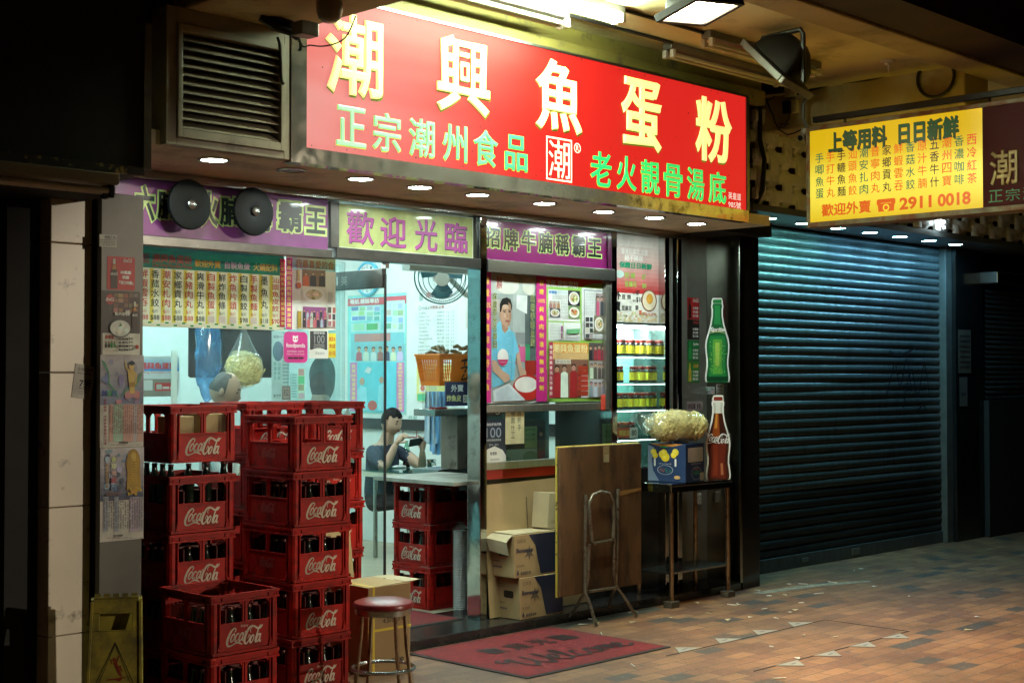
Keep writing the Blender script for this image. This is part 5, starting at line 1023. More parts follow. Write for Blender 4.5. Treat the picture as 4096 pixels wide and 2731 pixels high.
s = MB(); s.lathe((0, 0, 0), [(.0, .0), (.026, .002), (.028, .008), (.028, .085), (.024, .096), (.022, .1)], 18); s.build('jar_glass', mat('dark_sauce_glass', (.02, .008, .005), .08, coat=.5), jar, smooth=True)
s = MB(); s.lathe((0, 0, 0), [(.0284, .02), (.0284, .078)], 18); s.f.pop(); s.m.pop(); s.c.pop(); s.f.pop(); s.m.pop(); s.c.pop(); s.build('label', mat('yellow_paper_label', (.75, .6, .03), .5, var=.1, dirt=(.4, .12, .02), dscale=70, dlo=.58, dhi=.62), jar, smooth=True)
s = MB(); s.lathe((0, 0, .1), [(.025, 0), (.026, .004), (.026, .018), (.023, .021), (.0, .021)], 18); s.build('lid', mat('red_metal_lid', (.3, .03, .02), .35, .2), jar, smooth=True)
ji = 0
for r, (z, xs, nm) in enumerate(zip(JZ, ((78, 105, 128, 155, 183, 213, 245, 275), (92, 112, 188, 212, 240, 278), (112, 145, 175, 205, 240, 275), (98, 125, 150, 178)), ('top', 'second', 'third', 'lowest'))):
    for i, zx in enumerate(xs):
        q = aY(2400 + zx / 1.426, 1500, .42 + .05 * (i % 2))
        j = jar if ji == 0 else copy_tree(jar); ji += 1; j.location = (q.x, .42 + .05 * (i % 2), z - .003); j.rotation_euler.z = rnd.uniform(0, 6.28)
        j['label'] = f'red lidded jar of dark sauce with a yellow label on the {nm} glass shelf'
b = psheet(100, 1183, 172, 1242, .37, Z5); b.base((.5, .06, .03), .004); pfit(b, '辣椒油', 108, 1195, 168, 1232, (.7, .55, .1), off=.03); tag(b.done('price_tag', M['print']), 'red chilli oil price tag in front of the lowest jars', 'price tag')
b = psheet(172, 1182, 216, 1242, .36, Z5); b.base((.76, .74, .68), .004); pfit(b, '80', 180, 1196, 208, 1228, (.03, .03, .03), off=.02); tag(b.done('price_tag', M['print']), 'white price tag reading 80 beside the red chilli oil tag', 'price tag')
s = MB(); s.box(7.625, 8.15, .3, .304, .96, 1.975); tag(s.build('cabinet_glass', M['glass']), 'clear sliding glass in front of the sauce jars', 'window')
for i, (a, w_, y, lab) in enumerate(((8.15, .05, .2, 'outermost steel jamb right of the tofu poster'), (8.225, .06, .235, 'second steel jamb of the group right of the tofu poster'), (8.31, .05, .21, 'third steel jamb of the group right of the tofu poster'), (8.39, .07, .24, 'last steel jamb before the sticker covered corner'))):
    s = MB(); s.rbox(a, a + w_, y, .36, .06, 2.603, .004); tag(s.build('door_jamb', M['satin'] if i % 2 else M['mirror']), lab, 'jamb', 'steel jambs right of the tofu poster')
s = MB(); s.box(8.2, 8.4, .3, .34, .06, 2.6); struct(s.build('wall', M['dark']))
s = MB(); s.box(8.46, 8.8, .31, .36, .06, 2.645); tag(s.build('corner_cladding', M['satin'], bevel=.003), 'grimy steel panel carrying a column of drink stickers', 'panel')
s = MB(); s.box(8.792, 8.818, .0, .309, .0, 2.645); tag(s.build('pillar_cladding', M['sidesteel'], bevel=.003), 'polished steel cladding on the side of the stone pillar', 'panel')
s = MB(); s.box(8.42, 9.07, -.1, .31, 2.645, 2.75); tag(s.build('corner_casing', M['dark'], bevel=.003), 'dark casing above the steel corner under the right end of the red sign', 'casing')
for t, c, y0, y1, bc, lab in (('red', (.5, .02, .02), 443, 566, (.03, .012, .006), 'red cola sticker, top of the column on the steel corner'), ('black', (.015, .015, .015), 568, 680, (.02, .01, .006), 'black cola sticker, second in the column on the steel corner'), ('green', (.02, .22, .06), 686, 803, (.04, .4, .1), 'dark green soda sticker, third in the column on the steel corner'), ('lime', (.05, .28, .05), 808, 925, (.75, .6, .1), 'green sticker with a yellow bottle, lowest in the column on the steel corner')):
    b = psheet(499, y0, 566, y1, .308, Z5); b.base(c, .001); h = y1 - y0
    ppoly(b, [(505, y1 - 6), (505, y0 + h * .45), (509, y0 + h * .25), (509, y0 + 8), (516, y0 + 8), (516, y0 + h * .25), (521, y0 + h * .45), (521, y1 - 6)], bc)
    for k in range(3): b.lay = .001; pfit(b, ('本餐廳', '供應', '可口可樂')[k] if t in ('red', 'black') else ('本餐廳', '供應', '雪碧')[k], 528, y0 + h * (.42 + .18 * k), 560, y0 + h * (.55 + .18 * k), (.75, .74, .72), off=.03)
    b.lay = .001
    if t in ('red', 'black'): a = _q(b, 530, y0 + 8, 562, y0 + h * .22); script_logo(b, a[0], a[1], a[2] - a[0], (.75, .73, .7) if t == 'red' else (.5, .05, .04))
    else: pfit(b, 'Sprite' if t == 'green' else '忌廉', 530, y0 + h * .1, 562, y0 + h * .3, (.7, .72, .66) if t == 'green' else (.7, .45, .1), off=.03, shear=.2)
    tag(b.done('drink_sticker', M['gprint']), lab, 'sticker', 'drink stickers on the steel corner')
b = psheet(495, 1035, 585, 1085, .308, Z5); b.base((.5, .4, .42), .001); pfit(b, '日食豆品類', 500, 1045, 545, 1078, (.05, .02, .04), off=.03); pfit(b, '食長久', 550, 1042, 582, 1080, (.05, .03, .02), off=.03); tag(b.done('paper_notice', M['old']), 'torn pinkish notice on the steel corner behind the noodle bag', 'notice')
b = psheet(492, 938, 516, 1015, .308, Z5); b.base((.4, .4, .36), .001); lines(b, 494, 945, 514, 1010, 8, (.15, .15, .14)); tag(b.done('paper_notice', M['old']), 'narrow grey notice below the lowest green sticker', 'notice')
b = xsheet(662, 935, 705, 1008, 8.788, Z5); b.base((.6, .6, .54), .001); lines(b, 666, 960, 702, 1004, 6, (.1, .1, .1)); pfit(b, '搬屋', 668, 940, 700, 955, (.1, .1, .1), off=.03); tag(b.done('paper_notice', M['old']), 'small white removals notice stuck between the two bottle cut-outs', 'notice')
b = xsheet(596, 950, 655, 992, 8.788, Z5); b.base((.5, .5, .47), .001); collage(b, 600, 955, 650, 988, 3, 2, ((.1, .1, .1), (.6, .6, .55), (.2, .3, .35)), (.55, .55, .5)); tag(b.done('paper_notice', M['old']), 'torn half peeled notice left of the small removals notice', 'notice')
# ================================================================== lamps inside the shop
for i, (x0, x1, y, lab) in enumerate(((3.4, 5.0, 1.9, 'bright ceiling tube inside the shop over the noodle counter'), (6.2, 7.9, 2.4, 'bright ceiling tube inside the shop over the dining table'), (6.0, 7.6, 4.4, 'bright ceiling tube deep inside the shop'))):
    e = empty('shop_tube_light', ((x0 + x1) / 2, y, 2.85), label=lab, cat='tube light', group='tube lights inside the shop')
    s = MB(); s.box(x0, x1, y - .08, y + .08, 2.83, 2.858); s.build('housing', M['whitepl'], e)
    s = MB(); s.cyl((x0 + .03, y, 2.8), (x1 - .03, y, 2.8), .022, n=12); s.build('tube', lamp_mat('shop_tube_%s' % 'abc'[i], (.74, 1, .98), 215 if i < 2 else 190), e, smooth=True)

e = empty('shop_tube_light', (4.75, .74, 2.5), label='unseen tube added behind the menu banner to light the noodle bag', cat='tube light', group='tube lights inside the shop')  # added unseen tube, lights the noodle bag and the banner from behind
s = MB(); s.box(4.1, 5.35, .71, .78, 2.5, 2.53); s.build('housing', M['whitepl'], e)  # housing of the added unseen tube
s = MB(); s.cyl((4.12, .745, 2.475), (5.33, .745, 2.475), .018, n=12); s.build('tube', lamp_mat('added_counter_tube', (.85, 1, .92), 130), e, smooth=True)

# ================================================================== red drink crates
CW, CDp, CH = .378, .43, .279
def crate_shell():
    s = MB(); x, y, t = CW / 2, CDp / 2, .009
    def side(w, y0, f):
        """one wall seen from outside, f maps (u across, out, z) to space"""
        def bx(u0, u1, o0, o1, z0, z1):
            p = [f(u0, o0, z0), f(u1, o0, z0), f(u1, o1, z0), f(u0, o1, z0), f(u0, o0, z1), f(u1, o0, z1), f(u1, o1, z1), f(u0, o1, z1)]
            s.add(p, [(0, 3, 2, 1), (4, 5, 6, 7), (0, 1, 5, 4), (1, 2, 6, 5), (2, 3, 7, 6), (3, 0, 4, 7)])
        a = w / 2; pw = .047
        bx(-a + pw, a - pw, -.014, -.006, .014, .135)                # logo panel
        bx(-a + pw, a - pw, -.016, -.002, .1352, .142)               # lip over it
        bx(-a, a, -.012, 0, 0, .013); bx(-a, a, -.012, .004, .262, .275); bx(-a, a, -.012, .004, .236, .244); bx(-a, a, -.011, -.003, .2442, .2618)   # rims
        for u in (-a + pw, a - pw - .006): bx(u, u + .006, -.02, .0, .0132, .2358)
        bx(-.014, .014, -.014, -.004, .1422, .2358); bx(-.003, .003, -.0142, .001, .1424, .2356)
        for sg in (-1, 1): bx(sg * (a - .026) - .009, sg * (a - .026) + .009, -.012, -.001, .0132, .2358); bx(min(sg * (a - .062), sg * (a - .058)), max(sg * (a - .062), sg * (a - .058)), -.01, .003, .2442, .2618)
        for sg in (-1, 1):                                            # ribbed gussets at the feet
            c = sg * (a - pw)
            for k in range(5): hw = .013 * (1 - k / 5.5); bx(c - hw, c + hw, -.012, .0035 - k * .0005, .0132 + k * .009, .0192 + k * .009)
        for c0, c1 in ((-a + pw + .006, -.014), (.014, a - pw - .006)): # rounded window corners
            for xc, sg in ((c0, 1), (c1, -1)):
                r = .03; pts = [(xc, .2358)] + [(xc + sg * (r - r * math.sin(R(q))), .2358 - (r - r * math.cos(R(q)))) for q in (0, 22, 45, 68, 90)]
                if sg > 0: pts = pts[::-1]
                vs = [f(u, -.006, z) for u, z in pts] + [f(u, -.013, z) for u, z in pts]; n = len(pts)
                s.add(vs, [tuple(range(n)), tuple(range(2 * n - 1, n - 1, -1))] + [(i, n + i, n + (i + 1) % n, (i + 1) % n) for i in range(n)])
    side(CW, 0, lambda u, o, z: (u, -y - o, z)); side(CW, 0, lambda u, o, z: (-u, y + o, z))
    side(CDp, 0, lambda u, o, z: (-x - o, -u, z)); side(CDp, 0, lambda u, o, z: (x + o, u, z))
    for sx in (-1, 1):
        for sy in (-1, 1): s.lathe((sx * (x - .022), sy * (y - .022), .002), [(.021, 0), (.021, .258)], 10)
    s.box(-x + .014, x - .014, -y + .014, y - .014, .004, .012)
    for k in range(1, 4): s.box(-x + k * CW / 4 - .002, -x + k * CW / 4 + .002, -y + .02, y - .02, .0122, .11)
    for k in range(1, 6): s.box(-x + .02, x - .02, -y + k * CDp / 6 - .002, -y + k * CDp / 6 + .002, .0122, .108)
    return s
shell = crate_shell()
cr0 = empty('drink_crate', (0, 0, 0), cat='crate')
shell.build('shell', M['crate'], cr0, bevel=.0012)
LC = (.62, .5, .4)
p = Pr((-CW / 2 + .053, -CDp / 2 + .0065, .016), (1, 0, 0), (0, 0, 1), CW - .106, .117); p.lay = .0006; script_logo(p, .035, .018, .202, LC); p.done('front_logo', print_mat('worn_white_ink', .5, lo=.5), cr0)
p = Pr((-CW / 2 + .0065, CDp / 2 - .053, .016), (0, -1, 0), (0, 0, 1), CDp - .106, .117); p.lay = .0006; script_logo(p, .1, .045, .12, (.3, .06, .045)); p.done('side_logo', M['print'], cr0)
en = Pr((-CW / 2 + .053, -CDp / 2 + .0065, .016), (1, 0, 0), (0, 0, 1), CW - .106, .117); en.lay = .0006; en.fit('Enjoy', .115, .155, .098, .112, (.6, .5, .4)); enjoy = en.done('word_above_logo', M['print'], cr0); enjoy_me = enjoy.data; bpy.data.objects.remove(enjoy)
s = MB()
for k in range(1, 4): s.box(-CW / 2 + k * CW / 4 - .0018, -CW / 2 + k * CW / 4 + .0018, -CDp / 2 + .02, CDp / 2 - .02, .1105, .2)
for k in range(1, 6): s.box(-CW / 2 + .02, CW / 2 - .02, -CDp / 2 + k * CDp / 6 - .0018, -CDp / 2 + k * CDp / 6 + .0018, .1085, .198)
div_ = s.build('divider', mat('dark_red_divider', (.12, .006, .005), .5), cr0); div_me = div_.data; bpy.data.objects.remove(div_)
bt0 = empty('glass_bottle', (0, 0, 0), cat='bottle', group='glass bottles standing in the crates')
s = MB(); s.lathe((0, 0, 0), [(.024, 0), (.028, .006), (.028, .03), (.025, .055), (.028, .085), (.0285, .1), (.024, .125), (.016, .15), (.0125, .17), (.0125, .186)], 14); s.build('bottle_glass', M['bottle'], bt0, smooth=True)
s = MB(); s.lathe((0, 0, .186), [(.0135, 0), (.015, .001), (.0135, .009), (.0, .0095)], 12); s.build('cap', mat('crown_cap', (.1, .02, .015), .35, .4), bt0, smooth=True)
first_b = [True]; first_c = [True]; crate_parts = kids(cr0)
def bottle_at(loc, label):
    b = bt0 if first_b[0] else copy_tree(bt0); first_b[0] = False; b.location = loc; b['label'] = label
def crate(x, y, z, rz, label, group, fill=7, enj=False, lift=0.):
    if first_c[0]: c = cr0; first_c[0] = False
    else:
        c = cr0.copy(); COL.objects.link(c)
        for ch in crate_parts: d = ch.copy(); COL.objects.link(d); d.parent = c
    c.location = (x, y, z); c.rotation_euler.z = rz; c['label'] = label; c['group'] = group
    if fill:
        e = bpy.data.objects.new('divider', div_me); COL.objects.link(e); e.parent = c
    if enj:
        e = bpy.data.objects.new('word_above_logo', enjoy_me); COL.objects.link(e); e.parent = c
    mt = Matrix.Translation((x, y, z)) @ Matrix.Rotation(rz, 4, 'Z')
    sp_ = [(-.15 + .1 * i, -CDp / 2 + .05) for i in range(4)] + [(-.15, -CDp / 2 + .05 + .072 * i) for i in range(1, 4)]
    if rz: sp_ = sp_[:4]
    for i, (a, b) in enumerate(sp_[:fill]):
        q = mt @ V((a, b, .0125 + lift)); bottle_at(q, 'dark glass bottle in the ' + label.replace('red drink crate', 'crate').replace(',', '').replace(' of the short stack', ' in short stack').replace(' of the three', ''))
    return c
LV = ['lowest', 'second lowest', 'third', 'fourth', 'topmost']
G = 'red drink crates stacked in front of the counter window'
for k in range(5):
    crate(4.53 + rnd.uniform(-.006, .006), -.215 + rnd.uniform(-.006, .006), .001 + k * CH, R(rnd.uniform(-.6, .6)) if 0 else 0, f'red drink crate, {LV[k]} in the stack behind the bar stool', G, 0 if k == 4 else 7, k == 0)
for k in range(5):
    crate(3.925 + rnd.uniform(-.005, .005), -.055, .001 + k * CH + (.06 if k == 4 else 0), 0, f'red drink crate, {LV[k]} in the stack against the poster panel', G, 0 if k == 4 else 7, False, .125 if k == 3 else 0)
for k in range(2):
    crate(3.86, -.5, .045 + k * CH, 0, f'red drink crate, {"upper" if k else "lower"} of the short stack beside the wet floor sign', G, 7, True)
s = MB(); s.rbox(3.65, 4.07, -.72, -.29, .001, .044, .004); tag(s.build('wooden_board', mat('grey_wood', (.15, .12, .09), .8, var=.3)), 'wooden board under the short stack of crates', 'board')
for k in range(5):
    crate(4.575, .25, .061 + k * CH, 0, f'red drink crate, {LV[k]} in the back stack behind the tallest front crates', G, 0)
for k in range(5):
    crate(5.005, .25 + (.01 if k % 2 else 0), .061 + k * CH, 0, f'red drink crate, {LV[k]} in the back stack beside the doorway', G, 4, k == 3)
for k in range(3):
    crate(6.53, .9, .061 + k * CH, R(-90), f'red drink crate, {("lowest", "middle", "top")[k]} of the three under the plywood counter', 'red drink crates under the plywood counter', 4, k > 0)
e = empty('carton_scraps', (3.93, -.1, 1.24), label='brown cardboard scraps in clear film inside the top crate by the poster panel', cat='cardboard')
s = MB(); s.rbox(3.77, 3.9, -.22, -.1, 1.19, 1.4, .004); s.rbox(3.95, 4.09, -.22, -.05, 1.19, 1.41, .004); s.build('scraps', M['card'], e)
s = MB(); s.blob((4.02, -.13, 1.33), (.08, .075, .1), 14, 10, lambda u: 1 + .12 * math.sin(8 * u.x + 5 * u.z)); s.build('wrapper', M['film'], e, smooth=True)
a, b = aZ(1873, 1938, .91), aZ(1516, 1918, .91)
s = MB(); s.rbox(6.17, 6.8, .336, 1.12, .9, .925, .003); tag(s.build('plywood_counter', mat('grey_plywood', (.3, .3, .26), .55, 0, var=.2, vscale=7, dirt=(.12, .11, .08), dscale=5, dlo=.45, dhi=.75)), 'weathered plywood board laid over the crates inside the doorway', 'board')

# ================================================================== tall carton, stool, cup sleeve, mats
e = empty('tall_carton', (5.05, -.18, 0), label='tall brown carton with yellow straps between the bar stool and the doorway', cat='carton')
s = MB(); s.rbox(4.9, 5.2, -.35, -.03, .002, .47, .003); s.build('box', M['card'], e)
s = MB(); s.add([(4.9, -.35, .471), (5.2, -.35, .471), (5.22, -.45, .5), (4.92, -.44, .49)], [(0, 1, 2, 3)]); s.add([(5.2, -.35, .471), (5.2, -.03, .471), (5.31, -.04, .47), (5.3, -.33, .475)], [(0, 1, 2, 3)]); s.build('flap', M['card_in'], e)
s = MB(); s.box(4.93, 4.945, -.3515, -.029, .0, .4715); s.box(4.899, 5.2015, -.352, -.345, .23, .243); s.build('strap', mat('yellow_strapping', (.7, .55, .05), .4), e)
p = Pr((4.9, -.3505, 0), (1, 0, 0), (0, 0, 1), .3, .47); p.lay = .001; p.fit('45900', .14, .25, .05, .075, (.02, .02, .02), off=.03); p.fit('4.5/500 G', .1, .26, .27, .295, (.05, .04, .03), off=.02); p.done('printing', M['print'], e)
s = MB(); s.xf = Matrix.Translation((4.97, .0, .61)) @ Matrix.Rotation(R(-8), 4, 'X'); s.rbox(-.1, .1, -.006, .006, -.135, .14, .002); tag(s.build('cardboard_sheet', M['card'], bevel=.0), 'torn upright piece of brown cardboard behind the tall carton', 'cardboard')
st = empty('bar_stool', (4.57, -.86, 0), label='round bar stool with a dark red padded seat and steel legs', cat='stool')
s = MB(); s.lathe((4.57, -.86, .462), [(.0, 0), (.14, 0), (.148, .006), (.15, .018), (.143, .03), (.12, .038), (.06, .043), (0, .044)], 40); s.build('seat', mat('dark_red_vinyl', (.2, .018, .02), .33, coat=.25, var=.12, vscale=30, bump=.06, bscale=180), st, smooth=True)
s = MB(); s.lathe((4.57, -.86, .432), [(.125, 0), (.138, .004), (.14, .03), (.125, .03)], 36); s.build('seat_ring', M['steel'], st, smooth=True)
LEG = mat('worn_brass_steel', (.4, .3, .2), .3, 1, var=.2, dirt=(.14, .08, .04), dscale=20, dlo=.5, dhi=.7)
for a in (20, 110, 200, 290):
    d = V((math.cos(R(a)), math.sin(R(a)), 0)); s = MB(); s.tube([V((4.57, -.86, .445)) + d * .118, V((4.57, -.86, .3)) + d * .128, V((4.57, -.86, .012)) + d * .165], .0105, 10); l_ = s.build('leg', LEG, st, smooth=True)
    s = MB(); s.cyl(V((4.57, -.86, .001)) + d * .166, V((4.57, -.86, .03)) + d * .163, .0135, n=10); f_ = s.build('foot_cap', M['rubber'], l_)
s = MB(); s.tube([V((4.57, -.86, .17)) + V((math.cos(t), math.sin(t), 0)) * .152 for t in [2 * math.pi * i / 36 for i in range(36)]], .0085, 8, closed=True); s.build('foot_ring', M['steel'], st, smooth=True)
e = empty('cup_sleeve', (6.5, .62, .06), label='long clear bag of stacked paper cups standing beside the crates in the doorway', cat='cups')
s = MB(); pr = []
for i in range(34): pr += [(.047, .0 + i * .0155), (.043, .004 + i * .0155)]
s.lathe((6.5, .62, .062), pr, 20); s.build('cups', mat('white_paper_cups', (.6, .62, .6), .5), e, smooth=True)
s = MB(); s.lathe((6.5, .62, .061), [(.052, 0), (.053, .3), (.052, .53), (.03, .55), (.012, .56), (.03, .58), (.0, .585)], 20); s.build('film', M['film'], e, smooth=True)
def mat_thing(name, x0, x1, y0, y1, z, label):
    e = empty(name, ((x0 + x1) / 2, (y0 + y1) / 2, z), label=label, cat='mat')
    s = MB(); s.rbox(x0, x1, y0, y1, z + .001, z + .007, .002); s.build('rubber_edge', M['rubber'], e)
    s = MB(); n, m = 40, 30; w = .022; vs = []
    for i in range(n + 1):
        for j in range(m + 1): vs.append((x0 + w + (x1 - x0 - 2 * w) * i / n, y0 + w + (y1 - y0 - 2 * w) * j / m, z + .0095 + .0012 * math.sin(i * 1.9 + j) * math.sin(j * 2.3)))
    s.add(vs, [(i * (m + 1) + j, (i + 1) * (m + 1) + j, (i + 1) * (m + 1) + j + 1, i * (m + 1) + j + 1) for i in range(n) for j in range(m)])
    s.build('pile', mat('red_carpet_pile', (.19, .014, .018), .95, 0, var=.3, vscale=35, dirt=(.1, .02, .02), dscale=4, dlo=.48, dhi=.75, bump=.6, bscale=500), e, smooth=True); return e
wm = mat_thing('door_mat', 5.445, 6.665, -1.0, -.03, 0, 'red welcome mat with black lettering on the brick paving before the step')
p = Pr((5.445, -1.0, .0125), (1, 0, 0), (0, 1, 0), 1.22, .97, N=(0, 0, 1)); INK = (.02, .01, .012)
for i, ch in enumerate('歡迎光臨'): p.lay = 0; p.fit(ch, .3 + .2 * i, .45 + .2 * i, .55, .72, INK, off=.03)
def mrb(pts, wd=.024): p.lay = .0; p.ribbon(pts, [wd * (.7 + .5 * (i % 2)) for i in range(len(pts))], INK)
mrb([(.2, .42), (.16, .38), (.2, .34), (.25, .4), (.24, .25), (.28, .18), (.34, .28), (.36, .4), (.35, .25), (.4, .17), (.46, .3), (.47, .42)], .03)
mrb([(.47, .24), (.54, .28), (.53, .34), (.49, .28), (.5, .2), (.56, .18), (.6, .26), (.63, .38), (.61, .42), (.59, .34), (.6, .2), (.65, .2)])
mrb([(.73, .3), (.69, .32), (.66, .24), (.69, .18), (.75, .22), (.79, .3), (.76, .24), (.79, .18), (.84, .22), (.83, .3), (.79, .31)])
mrb([(.86, .3), (.87, .18), (.88, .26), (.92, .31), (.93, .19), (.95, .27), (.98, .31), (.985, .19), (1.02, .22), (1.07, .27), (1.06, .32), (1.03, .27), (1.04, .19), (1.1, .2), (1.14, .24)])
p.done('lettering', M['print'], wm)
mat_thing('door_mat', 5.58, 6.24, .32, .95, .059, 'small red carpet mat lying inside the doorway')

# ================================================================== cartons at the right window
def carton(x0, x1, y0, y1, z0, z1, label):
    e = empty('water_carton', ((x0 + x1) / 2, (y0 + y1) / 2, z0), label=label, cat='carton', group='bottled water cartons on the step')
    s = MB(); s.rbox(x0, x1, y0, y1, z0, z1, .004); s.build('box', M['card'], e)
    h = z1 - z0; p = Pr((x0, y0, z0), (1, 0, 0), (0, 0, 1), x1 - x0, h); p.lay = .0008; NV = (.015, .02, .05)
    p.poly([(.16, h * .98), (x1 - x0, h * .98), (x1 - x0, .01), (.21, .01), (.17, h * .6)], NV) if 0 else p.poly([(.13, h * .985), (x1 - x0 - .004, h * .985), (x1 - x0 - .004, .012), (.24, .012), (.19, h * .72)], NV)
    for k in range(6): a0 = R(60 * k + 90); p.lay = .0012; p.poly([(.135 + .05 * math.cos(a0), h * .56 + .05 * math.sin(a0)), (.135 + .02 * math.cos(a0 + .5), h * .56 + .02 * math.sin(a0 + .5)), (.135, h * .56), (.135 + .02 * math.cos(a0 - .5), h * .56 + .02 * math.sin(a0 - .5))], (.1, .085, .06))
    p.lay = .0016; p.fit('22 05 20', .025, .1, h * .82, h * .9, (.12, .07, .04)); p.fit('Bonaqua', .018, .165, h * .55, h * .69, (.02, .02, .05), off=.03); p.fit('全力支持', .02, .09, h * .25, h * .31, (.06, .04, .03)); p.fit('點滴是生命', .055, .15, h * .06, h * .14, (.03, .03, .04), off=.02); p.poly([(.02, h * .1), (.03, h * .05), (.04, h * .1), (.03, h * .2)], NV)
    p.done('front_print', M['print'], e)
    p = Pr((x0, y1, z0), (0, -1, 0), (0, 0, 1), y1 - y0, h); p.lay = .0008; p.rrect(.09, h * .5, .085, .045, .012, (.01, .008, .006)); p.fit('Bonaqua', .02, .12, h * .2, h * .28, (.05, .05, .07), off=.03); lines_ = [(.02, .36), (.02, .74), (.02, .8)]
    p.ring(.16, h * .14, .07, .002, (.22, .16, .08), ry=.07) if 0 else None
    for u, v in lines_: p.rect(u, h * v, .08, h * .025, (.18, .13, .07))
    p.done('side_print', M['print'], e); return e
c0 = aZ(2090, 2484, .06)
carton(6.455, 6.86, .03, .262, .061, .325, 'lower brown bottled water carton on the step, under its twin')
c1 = carton(6.41, 6.83, .035, .262, .3265, .595, 'upper brown bottled water carton with a pale flap, on its twin')
s = MB(); s.add([(6.41, .05, .597), (6.41, .235, .597), (6.355, .235, .57), (6.355, .05, .555), (6.372, .045, .47), (6.365, .21, .49)], [(0, 3, 2, 1), (3, 4, 5, 2)]); s.build('flap', M['card_in'], c1)
s = MB(); s.add([(6.42, .04, .6), (6.82, .04, .603), (6.82, .25, .6), (6.42, .25, .604)], [(0, 1, 2, 3)]); s.build('top_flap', M['card_in'], c1)
e = empty('flat_carton', (6.8, .24, .06), label='big flattened carton leaning on the window front behind the water cartons', cat='carton')
s = MB(); s.add([(6.36, .2, .065), (7.3, .2, .065), (7.3, .262, .925), (6.9, .262, .91), (6.36, .262, .9), (6.36, .206, .065), (7.3, .206, .065), (7.3, .2675, .925), (6.9, .2675, .91), (6.36, .2675, .9)], [(0, 1, 2, 3, 4), (9, 8, 7, 6, 5), (0, 4, 9, 5), (4, 3, 8, 9), (3, 2, 7, 8), (2, 1, 6, 7)]); s.build('sheet', M['card'], e)
p = Pr((6.36, .2, .065), (1, 0, 0), (0, .072, .997), .94, .86); p.lay = .004; p.rect(.38, .5, .006, .24, BLACK); p.rect(.52, .5, .006, .24, BLACK)
vs, fs, a, b, c, d = glyph('OZ', .02); p.up(); p.col = BLACK; p.add([p.P(.46 - (q[1] - d / 2) * .07, .55 + q[0] * .07, q[2] * .0001) for q in vs], fs)
vs, fs, a, b, c, d = glyph('NERS', .01); p.up(); p.add([p.P(.585 - q[1] * .04, .52 + q[0] * .04, q[2] * .0001) for q in vs], fs); p.done('printing', M['print'], e)
e = empty('small_carton', (6.95, .15, .6), label='small taped carton standing on the upper water carton', cat='carton')
s = MB(); s.xf = Matrix.Translation((6.86, .14, .602)) @ Matrix.Rotation(R(5), 4, 'Y'); s.rbox(-.11, .11, -.07, .07, .0, .23, .003); s.build('box', M['card_in'], e)
p = Pr((6.75, .0695, .61), (1, 0, 0), (0, 0, 1), .22, .22); p.lay = .002; p.fit('LF-2018蓋', .04, .14, .03, .055, (.1, .08, .05)); p.rect(.08, .13, .06, .09, (.36, .28, .15)); p.done('printing', M['print'], e)

# ================================================================== folding table on its edge
ft = empty('folding_table', (7.05, -.1, 0), label='worn folding table standing on edge with its brown underside outwards', cat='table')
s = MB(); s.rbox(6.655, 7.47, -.128, -.104, .2, 1.143, .006); s.build('table_top', mat('stained_brown_hardboard', (.12, .058, .022), .55, 0, var=.25, vscale=3, stretch=(3, 1, 1), dirt=(.03, .015, .008), dscale=3.2, dlo=.46, dhi=.66, bump=.08), ft)
s = MB(); s.rbox(6.65, 7.475, -.1035, -.092, .195, 1.148, .004); s.build('yellow_edge', mat('chipped_yellow_paint', (.6, .48, .08), .45, dirt=(.12, .07, .03), dscale=25, dlo=.56, dhi=.64), ft)
p = Pr((6.655, -.128, .2), (1, 0, 0), (0, 0, 1), .815, .943); p.lay = .001; p.rect(.42, .83, .06, .11, (.3, .22, .11)); p.rect(.425, .835, .05, .045, (.42, .36, .22)); p.done('old_label', M['old'], ft)
p = Pr((6.655, -.128, .2), (1, 0, 0), (0, 0, 1), .815, .943); p.lay = .001; p.poly([(.57, .6), (.81, .63), (.81, .645), (.58, .635)], (.32, .17, .05)); p.lay = .0008
p.done('tape', M['old'], ft)
tm = mat('worn_grey_tube', (.25, .22, .17), .4, .7, var=.25, dirt=(.12, .06, .03), dscale=30, dlo=.5, dhi=.65)
def z6(x, y, Y): return aY(1850 + x / 1.3275, 1550 + y / 1.3275, Y)
def tb(name, pts, r): s = MB(); s.tube([z6(x, y, Y) for x, y, Y in pts], r, 10); return s.build(name, tm, ft, smooth=True)
tb('leg', [(655, 568, -.15), (652, 800, -.15), (650, 1075, -.155), (680, 1160, -.2), (712, 1268, -.235)], .0115)
tb('leg', [(826, 538, -.15), (822, 780, -.15), (815, 1050, -.155), (870, 1130, -.18), (922, 1212, -.19)], .0115)
tb('leg', [(672, 830, -.17), (668, 1000, -.165), (655, 1080, -.15), (610, 1150, -.06), (548, 1240, .03)], .0105)
tb('leg', [(806, 800, -.17), (803, 960, -.165), (810, 1060, -.15), (790, 1110, -.05), (768, 1180, .03)], .0105)
tb('leg_arch', [(688, 815, -.172), (678, 700, -.172), (672, 620, -.172), (690, 570, -.172), (735, 552, -.172), (778, 562, -.172), (800, 605, -.172), (803, 700, -.172), (800, 800, -.172)], .012)
tb('cross_bar', [(688, 828, -.165), (800, 808, -.165)], .0105); tb('cross_bar', [(668, 1082, -.16), (815, 1060, -.16)], .0105)

